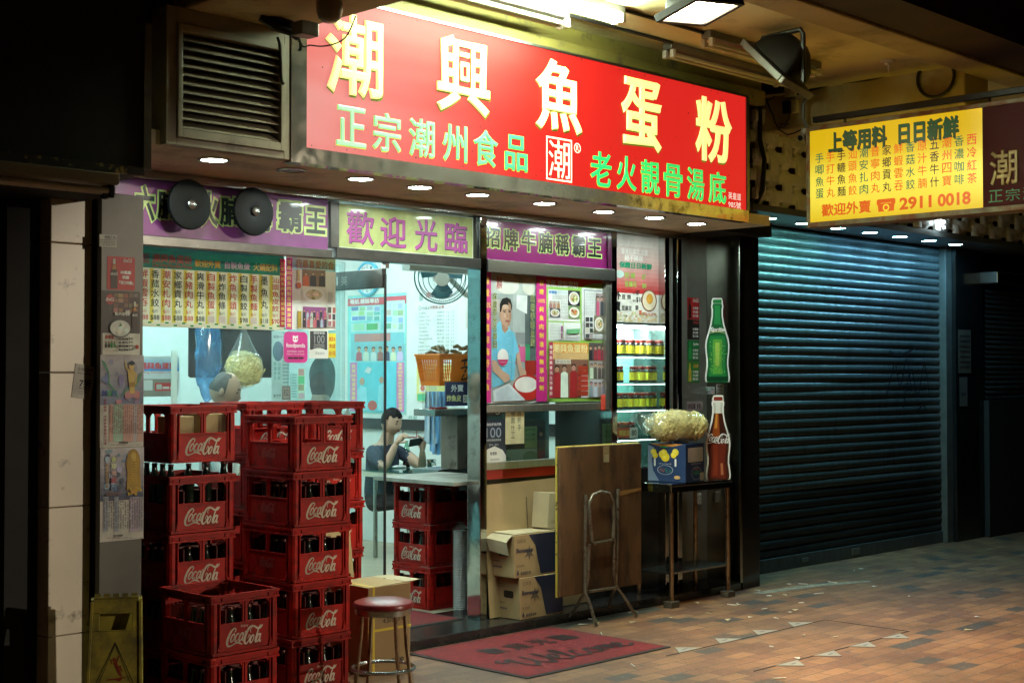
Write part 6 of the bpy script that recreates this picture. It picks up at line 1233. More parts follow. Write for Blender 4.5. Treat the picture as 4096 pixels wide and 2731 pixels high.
# ================================================================== steel side table and what stands on it
t = empty('steel_table', (8.15, .05, 0), label='stainless steel side table with a lower shelf under the noodle box', cat='table')
s = MB(); s.rbox(7.79, 8.51, -.135, .2, .83, .848, .003); s.box(7.79, 8.51, -.134, -.128, .79, .8295); s.box(7.791, 7.797, -.128, .2, .79, .8295); s.build('table_top', M['mirror'], t)
s = MB(); s.rbox(7.8, 8.5, -.115, .19, .225, .24, .003); s.build('shelf', M['steel'], t)
bw = mat('damp_dark_wood', (.07, .055, .04), .8, var=.3)
for x in (7.815, 8.475):
    for y in (-.11, .18):
        s = MB(); s.cyl((x, y, .045), (x, y, .8295), .0165, n=14); l_ = s.build('leg', LEG, t, smooth=True)
        s = MB(); s.rbox(x - .045, x + .045, y - .035, y + .035, .001, .044, .003); s.build('wooden_block', bw, l_)
bx = empty('fruit_box', (8.0, .05, .85), label='navy blue fruit carton printed with lemons on the steel table', cat='carton')
BX = Matrix.Translation((7.965, -.122, .849)) @ Matrix.Rotation(R(9.5), 4, 'Z')
s = MB(BX); s.rbox(0, .28, 0, .3, 0, .268, .003); s.build('box', mat('navy_printed_card', (.012, .035, .11), .5, var=.15), bx)
p = Pr((0, .3, 0), (0, -1, 0), (0, 0, 1), .3, .268, xf=BX); p.lay = .0008
p.poly([(.02, .268), (.28, .268), (.2, .25), (.1, .247)], (.75, .3, .04)); p.poly([(0, .26), (.05, .24), (.03, .15), (.04, .08), (.09, .005), (0, .005)], (.2, .26, .36)); p.lay = .0016
for cx, cy, r in ((.045, .21, .022), (.058, .185, .022), (.22, .21, .026), (.205, .19, .022), (.115, .195, .028), (.14, .175, .034), (.13, .205, .026)): p.lay += .0001; p.ell(cx, cy, r, r * .95, (.85, .62, .02)); p.ell(cx - r * .2, cy + r * .2, r * .55, r * .5, (.9, .74, .1))
for x in (.05, .215): p.rrect(x, .11, .014, .055, .006, (.76, .74, .7))
p.ring(.14, .085, .062, .003, (.78, .78, .76), ry=.033); p.fit('قرية', .095, .14, .065, .1, (.75, .25, .03)) if 0 else p.fit('فالي', .09, .135, .068, .1, (.75, .22, .02)); p.fit('أجرو', .14, .19, .068, .1, (.03, .35, .1)); p.rrect(.1, .24, .06, .012, .005, (.03, .3, .1)); p.ell(.235, .035, .025, .013, (.75, .4, .15)); p.fit('Safe Food Saves Life', .09, .19, .125, .133, (.7, .7, .7)); p.done('front_print', M['print'], bx)
p = Pr((0, 0, 0), (1, 0, 0), (0, 0, 1), .28, .268, xf=BX); p.lay = .0008; p.rrect(.03, .14, .23, .1, .01, (.65, .58, .52)); 
for k in range(6): p.rect(.035, .15 + .015 * k, .22, .001, (.1, .1, .1))
for k in range(12): p.lay += .0001; p.rect(.04 + .018 * k, .145, .001, .09, (.15, .15, .15))
p.ring(.15, .06, .075, .003, (.7, .7, .7), ry=.045); p.fit('VALLEY', .12, .18, .082, .095, (.7, .25, .03)); p.fit('AGRO', .1, .2, .05, .075, (.04, .3, .1), off=.02); p.rect(.2, .005, .06, .055, (.55, .48, .36)); p.fit('TREATED WITH', .06, .22, .122, .132, (.6, .6, .6)); p.done('side_print', M['print'], bx)
noodles('noodle_bag', (8.04, .02, 1.24), (.275, .125, .115), R(-18), 700, 'fat clear bag of yellow noodles lying on the navy fruit carton', False, 9)

def contour(w, h):
    """half outline of a shapely soda bottle, unit height"""
    return [(.0, 1.0), (.17, 1.0), (.185, .97), (.17, .945), (.2, .93), (.2, .9), (.175, .885), (.18, .8), (.235, .7), (.34, .59), (.43, .5), (.455, .44), (.44, .36), (.405, .28), (.4, .2), (.44, .12), (.465, .06), (.45, .015), (.4, .0), (0, .0)]
def cutout(name, c, U, h, cols, label, logo):
    U = V(U).normalized(); w = h * .29; half = contour(w, h); e = empty(name, c, label=label, cat='cut-out', group='bottle shaped advertising cut-outs')
    out = [(x * w, y * h) for x, y in half[1:-1]]; loop = [(-x, y) for x, y in out] + [(x, y) for x, y in out[::-1]]
    g = 1 + .0; big_ = []
    n = len(loop); cx, cy_ = 0, h / 2
    for i in range(n):
        a, b = V(loop[i - 1]), V(loop[(i + 1) % n]); d = (b - a).normalized(); big_.append((loop[i][0] + d.y * -.011, loop[i][1] + d.x * .011) if 0 else (loop[i][0] - d.y * .011, loop[i][1] + d.x * .011))
    area = sum(big_[i - 1][0] * big_[i][1] - big_[i][0] * big_[i - 1][1] for i in range(n))
    p = Pr(c, U, (0, 0, 1), 1, 1); 
    test = (big_[0][0] ** 2 < loop[0][0] ** 2)
    if abs(big_[n // 4][0]) < abs(loop[n // 4][0]): big_ = [(2 * l[0] - b_[0], 2 * l[1] - b_[1]) for l, b_ in zip(loop, big_)]
    big_ = [(x, max(y, .0)) for x, y in big_]
    s = MB(); to3 = lambda x, y, t: p.o + p.U * x + p.V * y - p.N * (.004 - t)
    if area < 0: big_ = big_[::-1]
    s.prism(big_, .004, to3); s.build('board', mat('white_card', (.8, .8, .76), .5), e)
    p.lay = .0006
    def slab(y0, y1, k, col, shift=0.):
        """a horizontal band of the bottle outline, k of its width"""
        pts = []
        ys = sorted(set([y0, y1] + [y for _, y in out if y0 < y < y1]))
        def wd(y):
            for (xa, ya), (xb, yb) in zip(out, out[1:]):
                if yb <= y <= ya: return xb + (xa - xb) * ((y - yb) / (ya - yb + 1e-9))
            return out[-1][0]
        L = [(-wd(y) * k + shift * wd(y), y) for y in ys]; Rr = [(wd(y) * k + shift * wd(y), y) for y in ys]
        p.poly(L + Rr[::-1] if 0 else [(x, y) for x, y in Rr] + [(x, y) for x, y in L[::-1]], col)
    for a in cols: slab(a[0] * h, a[1] * h, a[2], a[3], a[4] if len(a) > 4 else 0)
    p.lay += .001
    if logo == 'cola': script_logo(p, -w * .5, h * .435, w * 1.0, (.85, .83, .8))
    else:
        p.fit('Sprite', -w * .33, w * .33, h * .6, h * .665, (.85, .85, .8), off=.05, shear=.25); p.ribbon([(-w * .36, h * .59), (0, h * .612), (w * .36, h * .59)], [.002, .005, .002], (.8, .8, .3))
        for k in range(60): a, b = rnd.uniform(-.36, .36), rnd.uniform(.1, .52); p.lay += .00003; p.ell(a * w, b * h, .003, .004, jit((.35, .62, .12), .4), 7)
    p.done('bottle_print', M['gprint'], e); return e
cutout('bottle_cutout', (8.352, -.118, .85), (.75, -.66, 0), .595, ((0, .93, 1, (.06, .012, .006)), (.02, .46, .7, (.16, .02, .01)), (.05, .42, .22, (.26, .04, .015), -.3), (.06, .2, .12, (.5, .17, .08), .35), (.46, .72, .96, (.05, .01, .005)), (.5, .8, .42, (.32, .07, .012), -.25), (.62, .8, .2, (.6, .26, .04), -.35), (.8, .93, .98, (.55, .55, .48)), (.8, .93, .55, (.72, .72, .66)), (.955, 1, 1, (.25, .03, .02))), 'cola bottle cut-out standing at the right end of the steel table', 'cola')
q = aD(2870, 1529, 10.55)
cutout('bottle_cutout', (q.x, q.y, q.z), (.75, -.66, 0), .615, ((0, .95, 1, (.01, .13, .04)), (.04, .56, .78, (.02, .24, .06)), (.1, .52, .45, (.12, .42, .06)), (.2, .48, .2, (.38, .6, .1)), (.02, .07, .96, (.005, .05, .02)), (.7, .93, .6, (.03, .3, .08)), (.955, 1, 1, (.02, .22, .06))), 'green soda bottle cut-out hung on the steel corner above the other bottle', 'sprite')
for z in ((1.045), (.92), (.79)):
    q = aY(2788, 2050, .31); e = empty('wall_socket', (q.x, .305, z - .12), label='white wall socket, %s of the three low on the steel corner' % ('top' if z > 1 else 'middle' if z > .85 else 'bottom'), cat='socket', group='wall sockets on the steel corner')
    s = MB(); s.rbox(q.x - .04, q.x + .04, .296, .309, z - .165, z - .08, .006); s.build('plate', M['whitepl'], e)
    p = Pr((q.x - .04, .296, z - .165), (1, 0, 0), (0, 0, 1), .08, .085); p.lay = .0006
    for a, b in ((.036, .052), (.02, .028), (.052, .028), (.06, .06)): p.rect(a, b, .008, .008, (.03, .03, .03))
    p.done('pin_holes', M['print'], e)
# ================================================================== left: poster panel, louvre, dark sign box
pp = empty('poster_panel', (3.45, -.3, 0), label='narrow dull steel panel pasted with stickers and calendars left of the crates', cat='panel')
s = MB(); s.rbox(3.346, 3.566, -.3, -.265, 0, 2.44, .003); s.build('board', mat('dull_scratched_steel', (.075, .068, .055), .42, .2, var=.2, vscale=3, dirt=(.03, .026, .022), dscale=2.2, dlo=.4, dhi=.8), pp)
s = MB(); s.box(3.36, 3.55, -.264, .0, 0, 2.44); s.build('side_return', M['dark'], pp)
Y6 = -.3015; ZA = (350, 680, 2.24); ZB = (100, 1350, 1.1356); ZC = (380, 1380, 1.9125)
def dash(b, x0, y0, x1, y1, nx, ny, col):
    for i in range(nx):
        for j in range(ny):
            if rnd.random() < .8: b.lay = .0025; w, h = (x1 - x0) / nx, (y1 - y0) / ny; prect(b, x0 + i * w + w * .2, y0 + j * h + h * .15, x0 + i * w + w * .75, y0 + j * h + h * .8, col)
b = psheet(108, 580, 262, 690, Y6, ZA); b.base((.6, .58, .5), .001); pfit(b, '港業工程', 150, 590, 255, 615, (.1, .1, .1), off=.02); lines(b, 115, 622, 255, 684, 4, (.2, .2, .2)); tag(b.done('paper_notice', M['old']), 'small white contractor notice near the top of the poster panel', 'notice')
b = psheet(176, 778, 425, 1075, Y6, ZA); b.rrect(0, 0, b.w, b.h, .008, (.42, .02, .02)); b.lay = .001
def cola(b, x0, y0, x1, y1, liq=(.03, .01, .006)):
    w = x1 - x0; xc = (x0 + x1) / 2; h = y1 - y0; b.lay += .0004
    ppoly(b, [(x0, y1), (x0 + w * .05, y0 + h * .85), (x0, y0 + h * .55), (x0 + w * .1, y0 + h * .4), (xc - w * .2, y0 + h * .2), (xc - w * .18, y0), (xc + w * .18, y0), (xc + w * .2, y0 + h * .2), (x1 - w * .1, y0 + h * .4), (x1, y0 + h * .55), (x1 - w * .05, y0 + h * .85), (x1, y1)][::-1], liq)
    ppoly(b, [(xc - w * .18, y0 + h * .18), (xc - w * .18, y0), (xc + w * .18, y0), (xc + w * .18, y0 + h * .18)][::-1], (.45, .42, .36)); ppoly(b, [(xc - w * .3, y0 + h * .36), (xc - w * .2, y0 + h * .2), (xc + w * .2, y0 + h * .2), (xc + w * .3, y0 + h * .36)][::-1], (.4, .16, .03)); a = _q(b, x0 + w * .03, y0 + h * .42, x1, y0 + h * .56); script_logo(b, a[0], a[1], a[2] - a[0], (.6, .56, .5))
cola(b, 205, 795, 270, 1062)
a = _q(b, 315, 798, 395, 832); script_logo(b, a[0], a[1], a[2] - a[0], (.6, .55, .5))
for t, y, x0, x1 in (('本餐廳', 902, 290, 390), ('供應', 945, 308, 372), ('「可口可樂」', 994, 282, 408)): b.lay = .0016; pfit(b, t, x0, y, x1, y + 34, (.65, .6, .55), off=.05)
tag(b.done('drink_sticker', M['print']), 'red cola sticker with a bottle near the top of the poster panel', 'sticker')
b = psheet(130, 1085, 470, 1465, Y6, ZA); b.base((.03, .016, .014), .001); prect(b, 250, 1110, 420, 1270, (.14, .055, .03)); collage(b, 230, 1100, 460, 1280, 5, 4, ((.2, .09, .04), (.05, .02, .02), (.12, .05, .03), (.25, .15, .09)), (.06, .025, .02)); pell(b, 165, 1110, 240, 1205, (.3, .02, .02)); a = _q(b, 165, 1135, 238, 1175); script_logo(b, a[0], a[1], a[2] - a[0], (.6, .55, .5))
cola(b, 395, 1180, 445, 1415); pell(b, 190, 1335, 385, 1500, (.02, .02, .02), 28); pell(b, 198, 1345, 375, 1490, (.46, .45, .4), 28)
for k in range(9): x, y = rnd.uniform(215, 330), rnd.uniform(1365, 1430); pell(b, x, y, x + 42, y + 42, jit((.55, .54, .48), .1), 12)
for k in range(6): x, y = rnd.uniform(265, 300), rnd.uniform(1370, 1395); pell(b, x, y, x + 12, y + 12, (.04, .16, .03), 8)
pfit(b, '點夾都', 235, 1275, 330, 1305, (.6, .57, .5), off=.02); pfit(b, '谷', 325, 1255, 375, 1305, (.65, .62, .56), off=.04)
tag(b.done('food_poster', M['print']), 'dark cola and fish cake poster on the poster panel', 'poster')
b = psheet(135, 1462, 470, 1655, Y6 - .001, ZA); b.base((.6, .57, .5), .001); pfit(b, '跟餐配', 155, 1478, 240, 1515, (.35, .03, .02), off=.04)
for k, c in enumerate(((.05, .02, .02), (.06, .02, .02), (.02, .3, .06), (.04, .2, .04))): cola(b, 155 + 22 * k, 1520, 174 + 22 * k, 1590, c)
for k, t in enumerate(('牛腩麵', '魚蛋粉', '雲吞麵', '魚片頭麵')): pfit(b, t, 262, 1502 + 32 * k, 352, 1524 + 32 * k, (.04, .03, .03), off=.03); pfit(b, '$42', 356, 1500 + 32 * k, 396, 1522 + 32 * k, (.04, .03, .03), off=.03)
a = _q(b, 405, 1560, 450, 1610); b.ell((a[0] + a[2]) / 2, (a[1] + a[3]) / 2, .01, .01, (.35, .03, .02)); tag(b.done('menu_slip', M['old']), 'white meal price slip on the poster panel below the dark food poster', 'menu')
def calendar(y0, y1, lab, kind):
    b = psheet(40, y0, 372, y1, Y6, ZC); b.base((.5, .46, .42), .001); h = y1 - y0
    if kind:
        pgrad(b, 42, y0 + 380, 370, y0 + 4, (.42, .38, .4), (.16, .18, .28)); 
        for k in range(16): x, y = rnd.uniform(50, 330), rnd.uniform(y0 + 20, y0 + 320); pell(b, x, y, x + rnd.uniform(15, 50), y + rnd.uniform(30, 90), jit((.22, .23, .34), .25), 12)
        ppoly(b, [(45, 110), (75, 130), (105, 200), (110, 290), (160, 350), (180, 400), (172, 405), (140, 350), (98, 300), (92, 210), (62, 150)][::-1], (.08, .22, .14)); ppoly(b, [(190, 400), (230, 340), (300, 300), (335, 230), (362, 190), (345, 260), (310, 320), (240, 360)][::-1], (.1, .26, .16))
        for k in range(7): a0 = R(25 + 21.6 * k); pell(b, 282 + 48 * math.cos(a0) - 16, 392 - 20 * math.sin(a0) - 30, 282 + 48 * math.cos(a0) + 16, 392 - 20 * math.sin(a0) + 30, jit((.42, .17, .2), .15), 12)
        G_ = (.5, .33, .1); ppoly(b, [(262, 370), (258, 300), (250, 260), (248, 200), (262, 185), (290, 185), (305, 205), (300, 260), (302, 300), (298, 370)][::-1], G_); ppoly(b, [(250, 205), (228, 175), (222, 130), (232, 125), (238, 165), (262, 190)][::-1], G_); ppoly(b, [(300, 200), (318, 230), (312, 300), (302, 298), (306, 240), (294, 215)][::-1], G_); pell(b, 255, 135, 298, 188, (.55, .37, .13), 18); pell(b, 252, 122, 300, 155, (.02, .025, .05), 16); pell(b, 264, 118, 288, 140, (.02, .025, .05), 12); ppoly(b, [(255, 285), (300, 280), (304, 318), (256, 320)], (.3, .18, .04))
        for i, c in enumerate(((.03, .05, .25), (.05, .3, .12), (.04, .12, .25))): b.lay = .004; pfit(b, 'MOM'[i], 52 + 38 * i, 345, 86 + 38 * i, 390, c, off=.06)
        pell(b, 155, 415, 202, 450, (.42, .17, .2)); pvert(b, '浴佛盛典 母親節孝親皇大法會', 76, 410, 765, 20, (.28, .02, .05), off=.02)
        for k, (x0, x1, c) in enumerate(((108, 136, (.5, .28, .24)), (138, 212, (.3, .42, .33)), (214, 290, (.5, .28, .24)), (292, 318, (.42, .38, .4)), (320, 366, (.5, .3, .26)))): b.lay = .0015; prect(b, x0, y0 + 375, x1, y0 + 660, c)
        dash(b, 108, y0 + 380, 366, y0 + 600, 16, 22, (.25, .12, .1)); pfit(b, '慧眾禪德會', 182, y0 + 660, 252, y0 + 678, (.06, .04, .04), off=.02); lines(b, 120, y0 + 682, 350, y0 + 692, 1, (.2, .15, .15))
    else:
        pgrad(b, 42, y0 + 400, 370, y0 + 4, (.45, .4, .44), (.05, .06, .12)); 
        for k in range(18): x, y = rnd.uniform(60, 230), rnd.uniform(y0 + 10, y0 + 300); pell(b, x, y, x + rnd.uniform(15, 60), y + rnd.uniform(20, 70), jit(rnd.choice(((.2, .23, .33), (.36, .4, .5), (.06, .07, .13))), .2), 12)
        G_ = (.46, .27, .03); pell(b, 236, 792, 342, 1010, (.3, .16, .015), 24); ppoly(b, [(240, 1110), (246, 900), (262, 830), (290, 800), (320, 830), (338, 900), (350, 1110)][::-1], (.36, .2, .02)); ppoly(b, [(262, 1060), (266, 900), (280, 870), (304, 870), (318, 900), (318, 1060)][::-1], G_); pell(b, 272, 818, 310, 880, (.52, .34, .07), 16)
        for k in range(24): x, y = rnd.uniform(236, 340), rnd.uniform(1070, 1130); pell(b, x, y, x + 22, y + 20, jit(G_, .25), 8)
        for k in range(9): b.lay += .0002; pell(b, 270, 890 + 19 * k, 316, 897 + 19 * k, (.28, .15, .01), 10)
        for i, ch in enumerate('全球地藏日'): b.lay = .009; pfit(b, ch, 116, 848 + 54 * i, 158, 892 + 54 * i, ((.5, .55, .2), (.5, .5, .3), (.52, .32, .3), (.35, .08, .1), (.1, .18, .3))[i], off=.05)
        pvert(b, '與地藏菩薩結緣', 86, 908, 1095, 20, (.35, .2, .04), off=.03); b.lay = .009; pfit(b, '6月23日', 76, 1122, 188, 1150, (.18, .08, .06), off=.04)
        for k, (x0, x1, c) in enumerate(((62, 100, (.3, .32, .38)), (146, 180, (.28, .3, .36)), (262, 336, (.4, .32, .4)), (340, 366, (.36, .34, .38)))): b.lay = .0015; prect(b, x0, 1160, x1, y0 + 640, c)
        dash(b, 62, 1165, 366, 1400, 17, 24, (.12, .1, .12)); pfit(b, '慧眾禪德會', 140, 1446, 212, 1464, (.06, .04, .04), off=.02); lines(b, 90, 1470, 360, 1480, 1, (.2, .15, .15))
    return tag(b.done('wall_calendar', M['old']), lab, 'calendar', 'calendars on the poster panel')
calendar(76, 780, 'upper calendar poster with a golden child statue on a lotus', True)
calendar(784, 1492, 'lower calendar poster with a golden standing statue', False)
b = Pr((3.245, -.223, 1.50), (.93, -.02, -.13), (.13, 0, 1), .1, .155); b.base((.62, .6, .54), .0008); b.text('全新迷你', .012, .125, .02, (.1, .1, .1)); b.rect(.015, .112, .07, .004, (.2, .2, .2)); b.fit('7折', .03, .09, .05, .09, (.02, .02, .02), off=.02); b.rect(.03, .044, .055, .003, (.05, .05, .05)); b.rect(.03, .03, .05, .003, (.3, .3, .3)); b.rect(.03, .02, .055, .003, (.3, .3, .3)); tag(b.done('paper_notice', M['old']), 'crooked white discount flyer peeling off the cream tiled pillar', 'flyer')

lv = empty('louvred_vent', (3.87, -.5, 2.66), label='cream enamelled louvred vent panel left of the big red sign', cat='vent')
s = MB(); 
for a in ((3.515, 3.57, 2.652, 3.29), (4.175, 4.21, 2.652, 3.29), (3.57, 4.175, 2.652, 2.688), (3.57, 4.175, 3.215, 3.29)): s.box(a[0], a[1], -.57, -.44, a[2], a[3])
s.build('outer_frame', M['cream_metal'], lv, bevel=.003)
s = MB()
for a in ((3.571, 3.596, 2.689, 3.214), (4.15, 4.174, 2.689, 3.214), (3.596, 4.15, 2.689, 2.73), (3.596, 4.15, 3.18, 3.214)): s.box(a[0], a[1], -.582, -.5, a[2], a[3])
s.build('inner_frame', M['cream_metal'], lv, bevel=.003)
for k in range(11):
    z = 2.735 + k * .0405; s = MB(); s.add([(3.597, -.565, z), (4.149, -.565, z), (4.149, -.5, z + .045), (3.597, -.5, z + .045), (3.597, -.565, z + .004), (4.149, -.565, z + .004), (4.149, -.5, z + .05), (3.597, -.5, z + .05)], [(0, 3, 2, 1), (4, 5, 6, 7), (0, 1, 5, 4), (1, 2, 6, 5), (2, 3, 7, 6), (3, 0, 4, 7)]); s.build('slat', M['cream_metal'], lv)
s = MB(); s.box(3.516, 4.209, -.439, -.43, 2.66, 3.28); s.build('back_plate', M['dark'], lv)
db = empty('sign_box', (2.2, -.9, 2.46), label='unlit black sign box at the top left with a pale edge strip', cat='sign box')
s = MB(); s.box(.6, 3.2, -.9, -.5, 2.475, 3.7); s.build('box', M['dark'], db)
s = MB(); s.box(3.2, 3.235, -.905, -.5, 2.47, 3.09); s.build('edge_strip', mat('pale_edge_strip', (.14, .12, .08), .6, var=.3, vscale=12), db)
s = MB(); s.box(.6, 3.2, -.906, -.5, 2.44, 2.4745); s.build('bottom_trim', mat('flaking_gilt_trim', (.03, .02, .012), .7, dirt=(.45, .32, .08), dscale=14, dlo=.55, dhi=.62), db)
tf = empty('tube_light', (2.4, -.88, 2.36), label='unlit tube fitting under the black sign box at the left', cat='tube light')
s = MB(); s.box(1.6, 3.06, -.95, -.85, 2.385, 2.43); s.build('housing', M['cream_metal'], tf, bevel=.003)
for y in (-.925, -.875):
    s = MB(); s.cyl((1.6, y, 2.36), (3.02, y, 2.36), .013, n=10); s.build('tube', M['whitepl'], tf, smooth=True)
    s = MB(); s.rbox(3.02, 3.045, y - .014, y + .014, 2.33, 2.384, .004); s.build('socket', M['black'], tf)

# ================================================================== on the cross beams
e = empty('dome_camera', (4.05, -1.0, 3.27), label='grey dome camera under the left cross beam with a loose cable', cat='camera')
q = aZ(1318, 15, 3.285)
s = MB(); s.lathe((q.x, q.y, 3.29), [(.062, 0), (.06, -.04), (.05, -.075), (.03, -.09), (.0, -.092)], 24); s.build('dome', mat('grey_dome_plastic', (.3, .26, .21), .35), e, smooth=True)
q2 = aD(1235, 120, (q - CAM).dot(_f) + .15)
s = MB(); s.rbox(q2.x - .07, q2.x + .03, q2.y - .04, q2.y + .04, q2.z - .035, q2.z + .03, .006); tag(s.build('junction_box', M['galv']), 'grey junction box at the left corner of the big red sign', 'box')
def cable(pts, r, label, name='cable'):
    P = [aD(x, y, d) for x, y, d in pts]; out = []
    for i in range(len(P) - 1):
        p0, p1, p2, p3 = P[max(i - 1, 0)], P[i], P[i + 1], P[min(i + 2, len(P) - 1)]
        for j in range(6): t = j / 6; out.append(.5 * (2 * p1 + (p2 - p0) * t + (2 * p0 - 5 * p1 + 4 * p2 - p3) * t * t + (3 * p1 - p0 - 3 * p2 + p3) * t ** 3))
    out.append(P[-1]); s = MB(); s.tube(out, r, 6); return tag(s.build(name, M['cable'], smooth=True), label, 'cable')
cable([(1268, 30, 6.75), (1235, 90, 6.8), (1205, 130, 6.8), (1200, 165, 6.85), (1215, 188, 6.85), (1240, 182, 6.85), (1290, 186, 6.85), (1350, 172, 6.85), (1390, 140, 6.85), (1423, 65, 6.85)], .004, 'thin loose cable drooping across the left end of the red sign')
cable([(1160, 95, 6.7), (1190, 140, 6.75), (1203, 190, 6.8), (1196, 205, 6.8)], .007, 'black cable tail hanging beside the junction box')
cable([(1110, 150, 6.7), (1118, 180, 6.7), (1122, 240, 6.7), (1126, 320, 6.7), (1136, 338, 6.7)], .008, 'frayed black cable hanging over the corner of the louvred vent')
s = MB(); bpts = [aD(*p) for p in ((1040, 70, 6.7), (1100, 110, 6.72), (1165, 130, 6.75), (1190, 150, 6.78))]; s.tube(bpts, .02, 8); s.tube([p + V((.02, 0, .02)) for p in bpts], .014, 8); s.tube([p + V((.0, 0, .045)) for p in bpts], .012, 8); tag(s.build('cable_bundle', M['cable'], smooth=True), 'black bundle of cables under the left cross beam', 'cable bundle')
def onX(x, y): return aX(x, y, 8.98)
s = MB(); s.tube([onX(2978, 392), onX(3160, 372), onX(3330, 318), onX(3700, 258)], .013, 8); tag(s.build('wall_conduit', M['ceil'], smooth=True), 'painted conduit along the top of the right cross beam', 'conduit')
s = MB(); s.tube([onX(3160, 385), onX(3330, 335), onX(3480, 318), onX(3600, 288), onX(3680, 268)], .011, 8); a = onX(3743, 310); s.tube([a + V((0, math.cos(t) * .135, math.sin(t) * .135)) for t in [2 * math.pi * i / 36 for i in range(36)]], .012, 8, closed=True); tag(s.build('coiled_hose', M['cable'], smooth=True), 'dark flexible hose ending in a round coil on the right cross beam', 'hose')
e = empty('power_adapter', (8.97, -.3, 3.58), label='black power adapter plugged into a box on the right cross beam', cat='adapter')
a, b = onX(3142, 410), onX(3172, 455); s = MB(); s.rbox(8.93, 8.98, b.y, a.y, b.z, a.z, .008); s.build('adapter_body', M['black'], e)
a, b = onX(3165, 402), onX(3192, 440); s = MB(); s.rbox(8.96, 8.998, b.y, a.y, b.z - .02, a.z, .005); s.build('socket_box', M['ceil'], e)
a, b = onX(3145, 350), onX(3189, 380); s = MB(); s.rbox(8.95, 8.998, b.y, a.y, b.z - .01, a.z, .005); tag(s.build('junction_box', M['ceil']), 'cream painted junction box at the top of the right cross beam', 'box')
s = MB(); P = [onX(*p) for p in ((3066, 398), (3080, 440), (3093, 462), (3100, 490), (3118, 520), (3150, 540), (3180, 532), (3205, 520))]; s.tube(P, .005, 6); s.tube([onX(*p) for p in ((3158, 455), (3156, 478), (3140, 495), (3122, 500), (3118, 512), (3135, 508), (3155, 492))], .005, 6); s.tube([onX(*p) for p in ((3110, 372), (3090, 395), (3068, 402))], .005, 6); tag(s.build('cable', M['cable'], smooth=True), 'thin black adapter cable with a tied loop on the right cross beam', 'cable')
s = MB(); s.tube([aX(3058, 392, 8.9), aX(3040, 440, 8.9), aX(3040, 560, 8.9), aX(3058, 640, 8.9), aX(3050, 760, 8.9), aX(3018, 830, 8.9)], .018, 8); tag(s.build('drain_pipe', M['cable'], smooth=True), 'thick black hose running down beside the right end of the red sign', 'pipe')
s = MB(); s.tube([aX(3232, 385, 8.9), aX(3212, 420, 8.9), aX(3214, 480, 8.9), aX(3232, 520, 8.9)], .014, 8); tag(s.build('cable', M['galv'], smooth=True), 'grey conduit curving down behind the corner of the yellow sign', 'conduit')
e = empty('bullet_camera', (8.7, -.62, 3.2), label='small white security camera at the corner of the yellow sign', cat='camera')
a = aX(3212, 540, 8.7); s = MB(); s.lathe(a + V((.03, .0, .05)), [(.03, 0), (.032, -.03), (.02, -.05)], 16); s.cyl(a + V((.03, 0, .0)), a + V((-.05, -.01, -.03)), .026, .024, 16); s.build('camera_body', M['whitepl'], e, smooth=True); s = MB(); s.cyl(a + V((-.0505, -.0101, -.0302)), a + V((-.053, -.0104, -.031)), .02, n=16); s.build('lens', M['marble'], e)
s = MB(); a = aZ(3550, 248, 3.69); s.lathe(a + V((0, 0, .009)), [(.05, 0), (.045, -.012), (.02, -.018), (.018, -.035), (0, -.036)], 16); s.tube([a + V((.02, 0, -.01)), a + V((.03, .01, -.06))], .006, 6); tag(s.build('ceiling_rose', M['whitepl'], smooth=True), 'small broken fitting on the ceiling near the right cross beam', 'fitting')
cable([(3290, 140, 9.35), (3320, 175, 9.4), (3370, 178, 9.5), (3410, 150, 9.6), (3432, 132, 9.65)], .007, 'sagging black cable between the tilted floodlight and the outer beam')

# ================================================================== cast woven screens above the shutter
def screen(x0, x1, y, z0, z1, px, pz, label):
    s = MB(); nx = int((x1 - x0) / px); nz = int((z1 - z0) / pz) + 1
    def strap(pts, wv, th):
        vs = []
        for p_, up_ in pts:
            for a, b in ((-1, -.5), (-.7, -1), (.7, -1), (1, -.5), (1, .6), (-1, .6)): vs.append(p_ + wv * a + V((0, 1, 0)) * (b * th))
        n = len(pts); s.add(vs, [(6 * i + j, 6 * i + (j + 1) % 6, 6 * (i + 1) + (j + 1) % 6, 6 * (i + 1) + j) for i in range(n - 1) for j in range(6)] + [tuple(range(5, -1, -1)), tuple(range(6 * n - 6, 6 * n))])
    for i in range(nx):                                              # vertical straps, each bowing out over one cross strap
        for j in range(-1, nz):
            if (j + i) % 2: continue
            xc = x0 + (i + .5) * px; pts = []
            for k in range(9):
                t = k / 8; z = z0 + (j + 2.12 * t) * pz; pts.append((V((xc, y - .05 * math.sin(math.pi * min(1, max(0, t))) ** .6, min(max(z, z0), z1))), 0))
            strap(pts, V((px * .3, 0, 0)), .022)
    for j in range(nz):                                              # cross straps
        for i in range(-1, nx):
            if (j + i) % 2 == 0: continue
            zc = z0 + (j + .55) * pz; pts = []
            if zc > z1: continue
            for k in range(9):
                t = k / 8; xx = x0 + (i + 2.12 * t) * px; pts.append((V((min(max(xx, x0), x1), y - .05 * math.sin(math.pi * t) ** .6, zc)), 0))
            strap(pts, V((0, 0, -pz * .3)), .022)
    return tag(s.build('woven_screen', M['screen'], smooth=True), label, 'screen', 'cast woven screens above the shutter')
screen(8.85, 11.0, -.04, 2.882, 3.6, .18, .145, 'grey cast woven screen between the red sign and the yellow sign')
screen(11.05, 13.85, -.04, 2.882, 3.6, .18, .145, 'grey cast woven screen beyond the yellow sign at the far right')
e = empty('spiral_bulb', (11.4, -.38, 2.98), label='lit white spiral bulb hanging by the far woven screen under the yellow sign', cat='bulb')
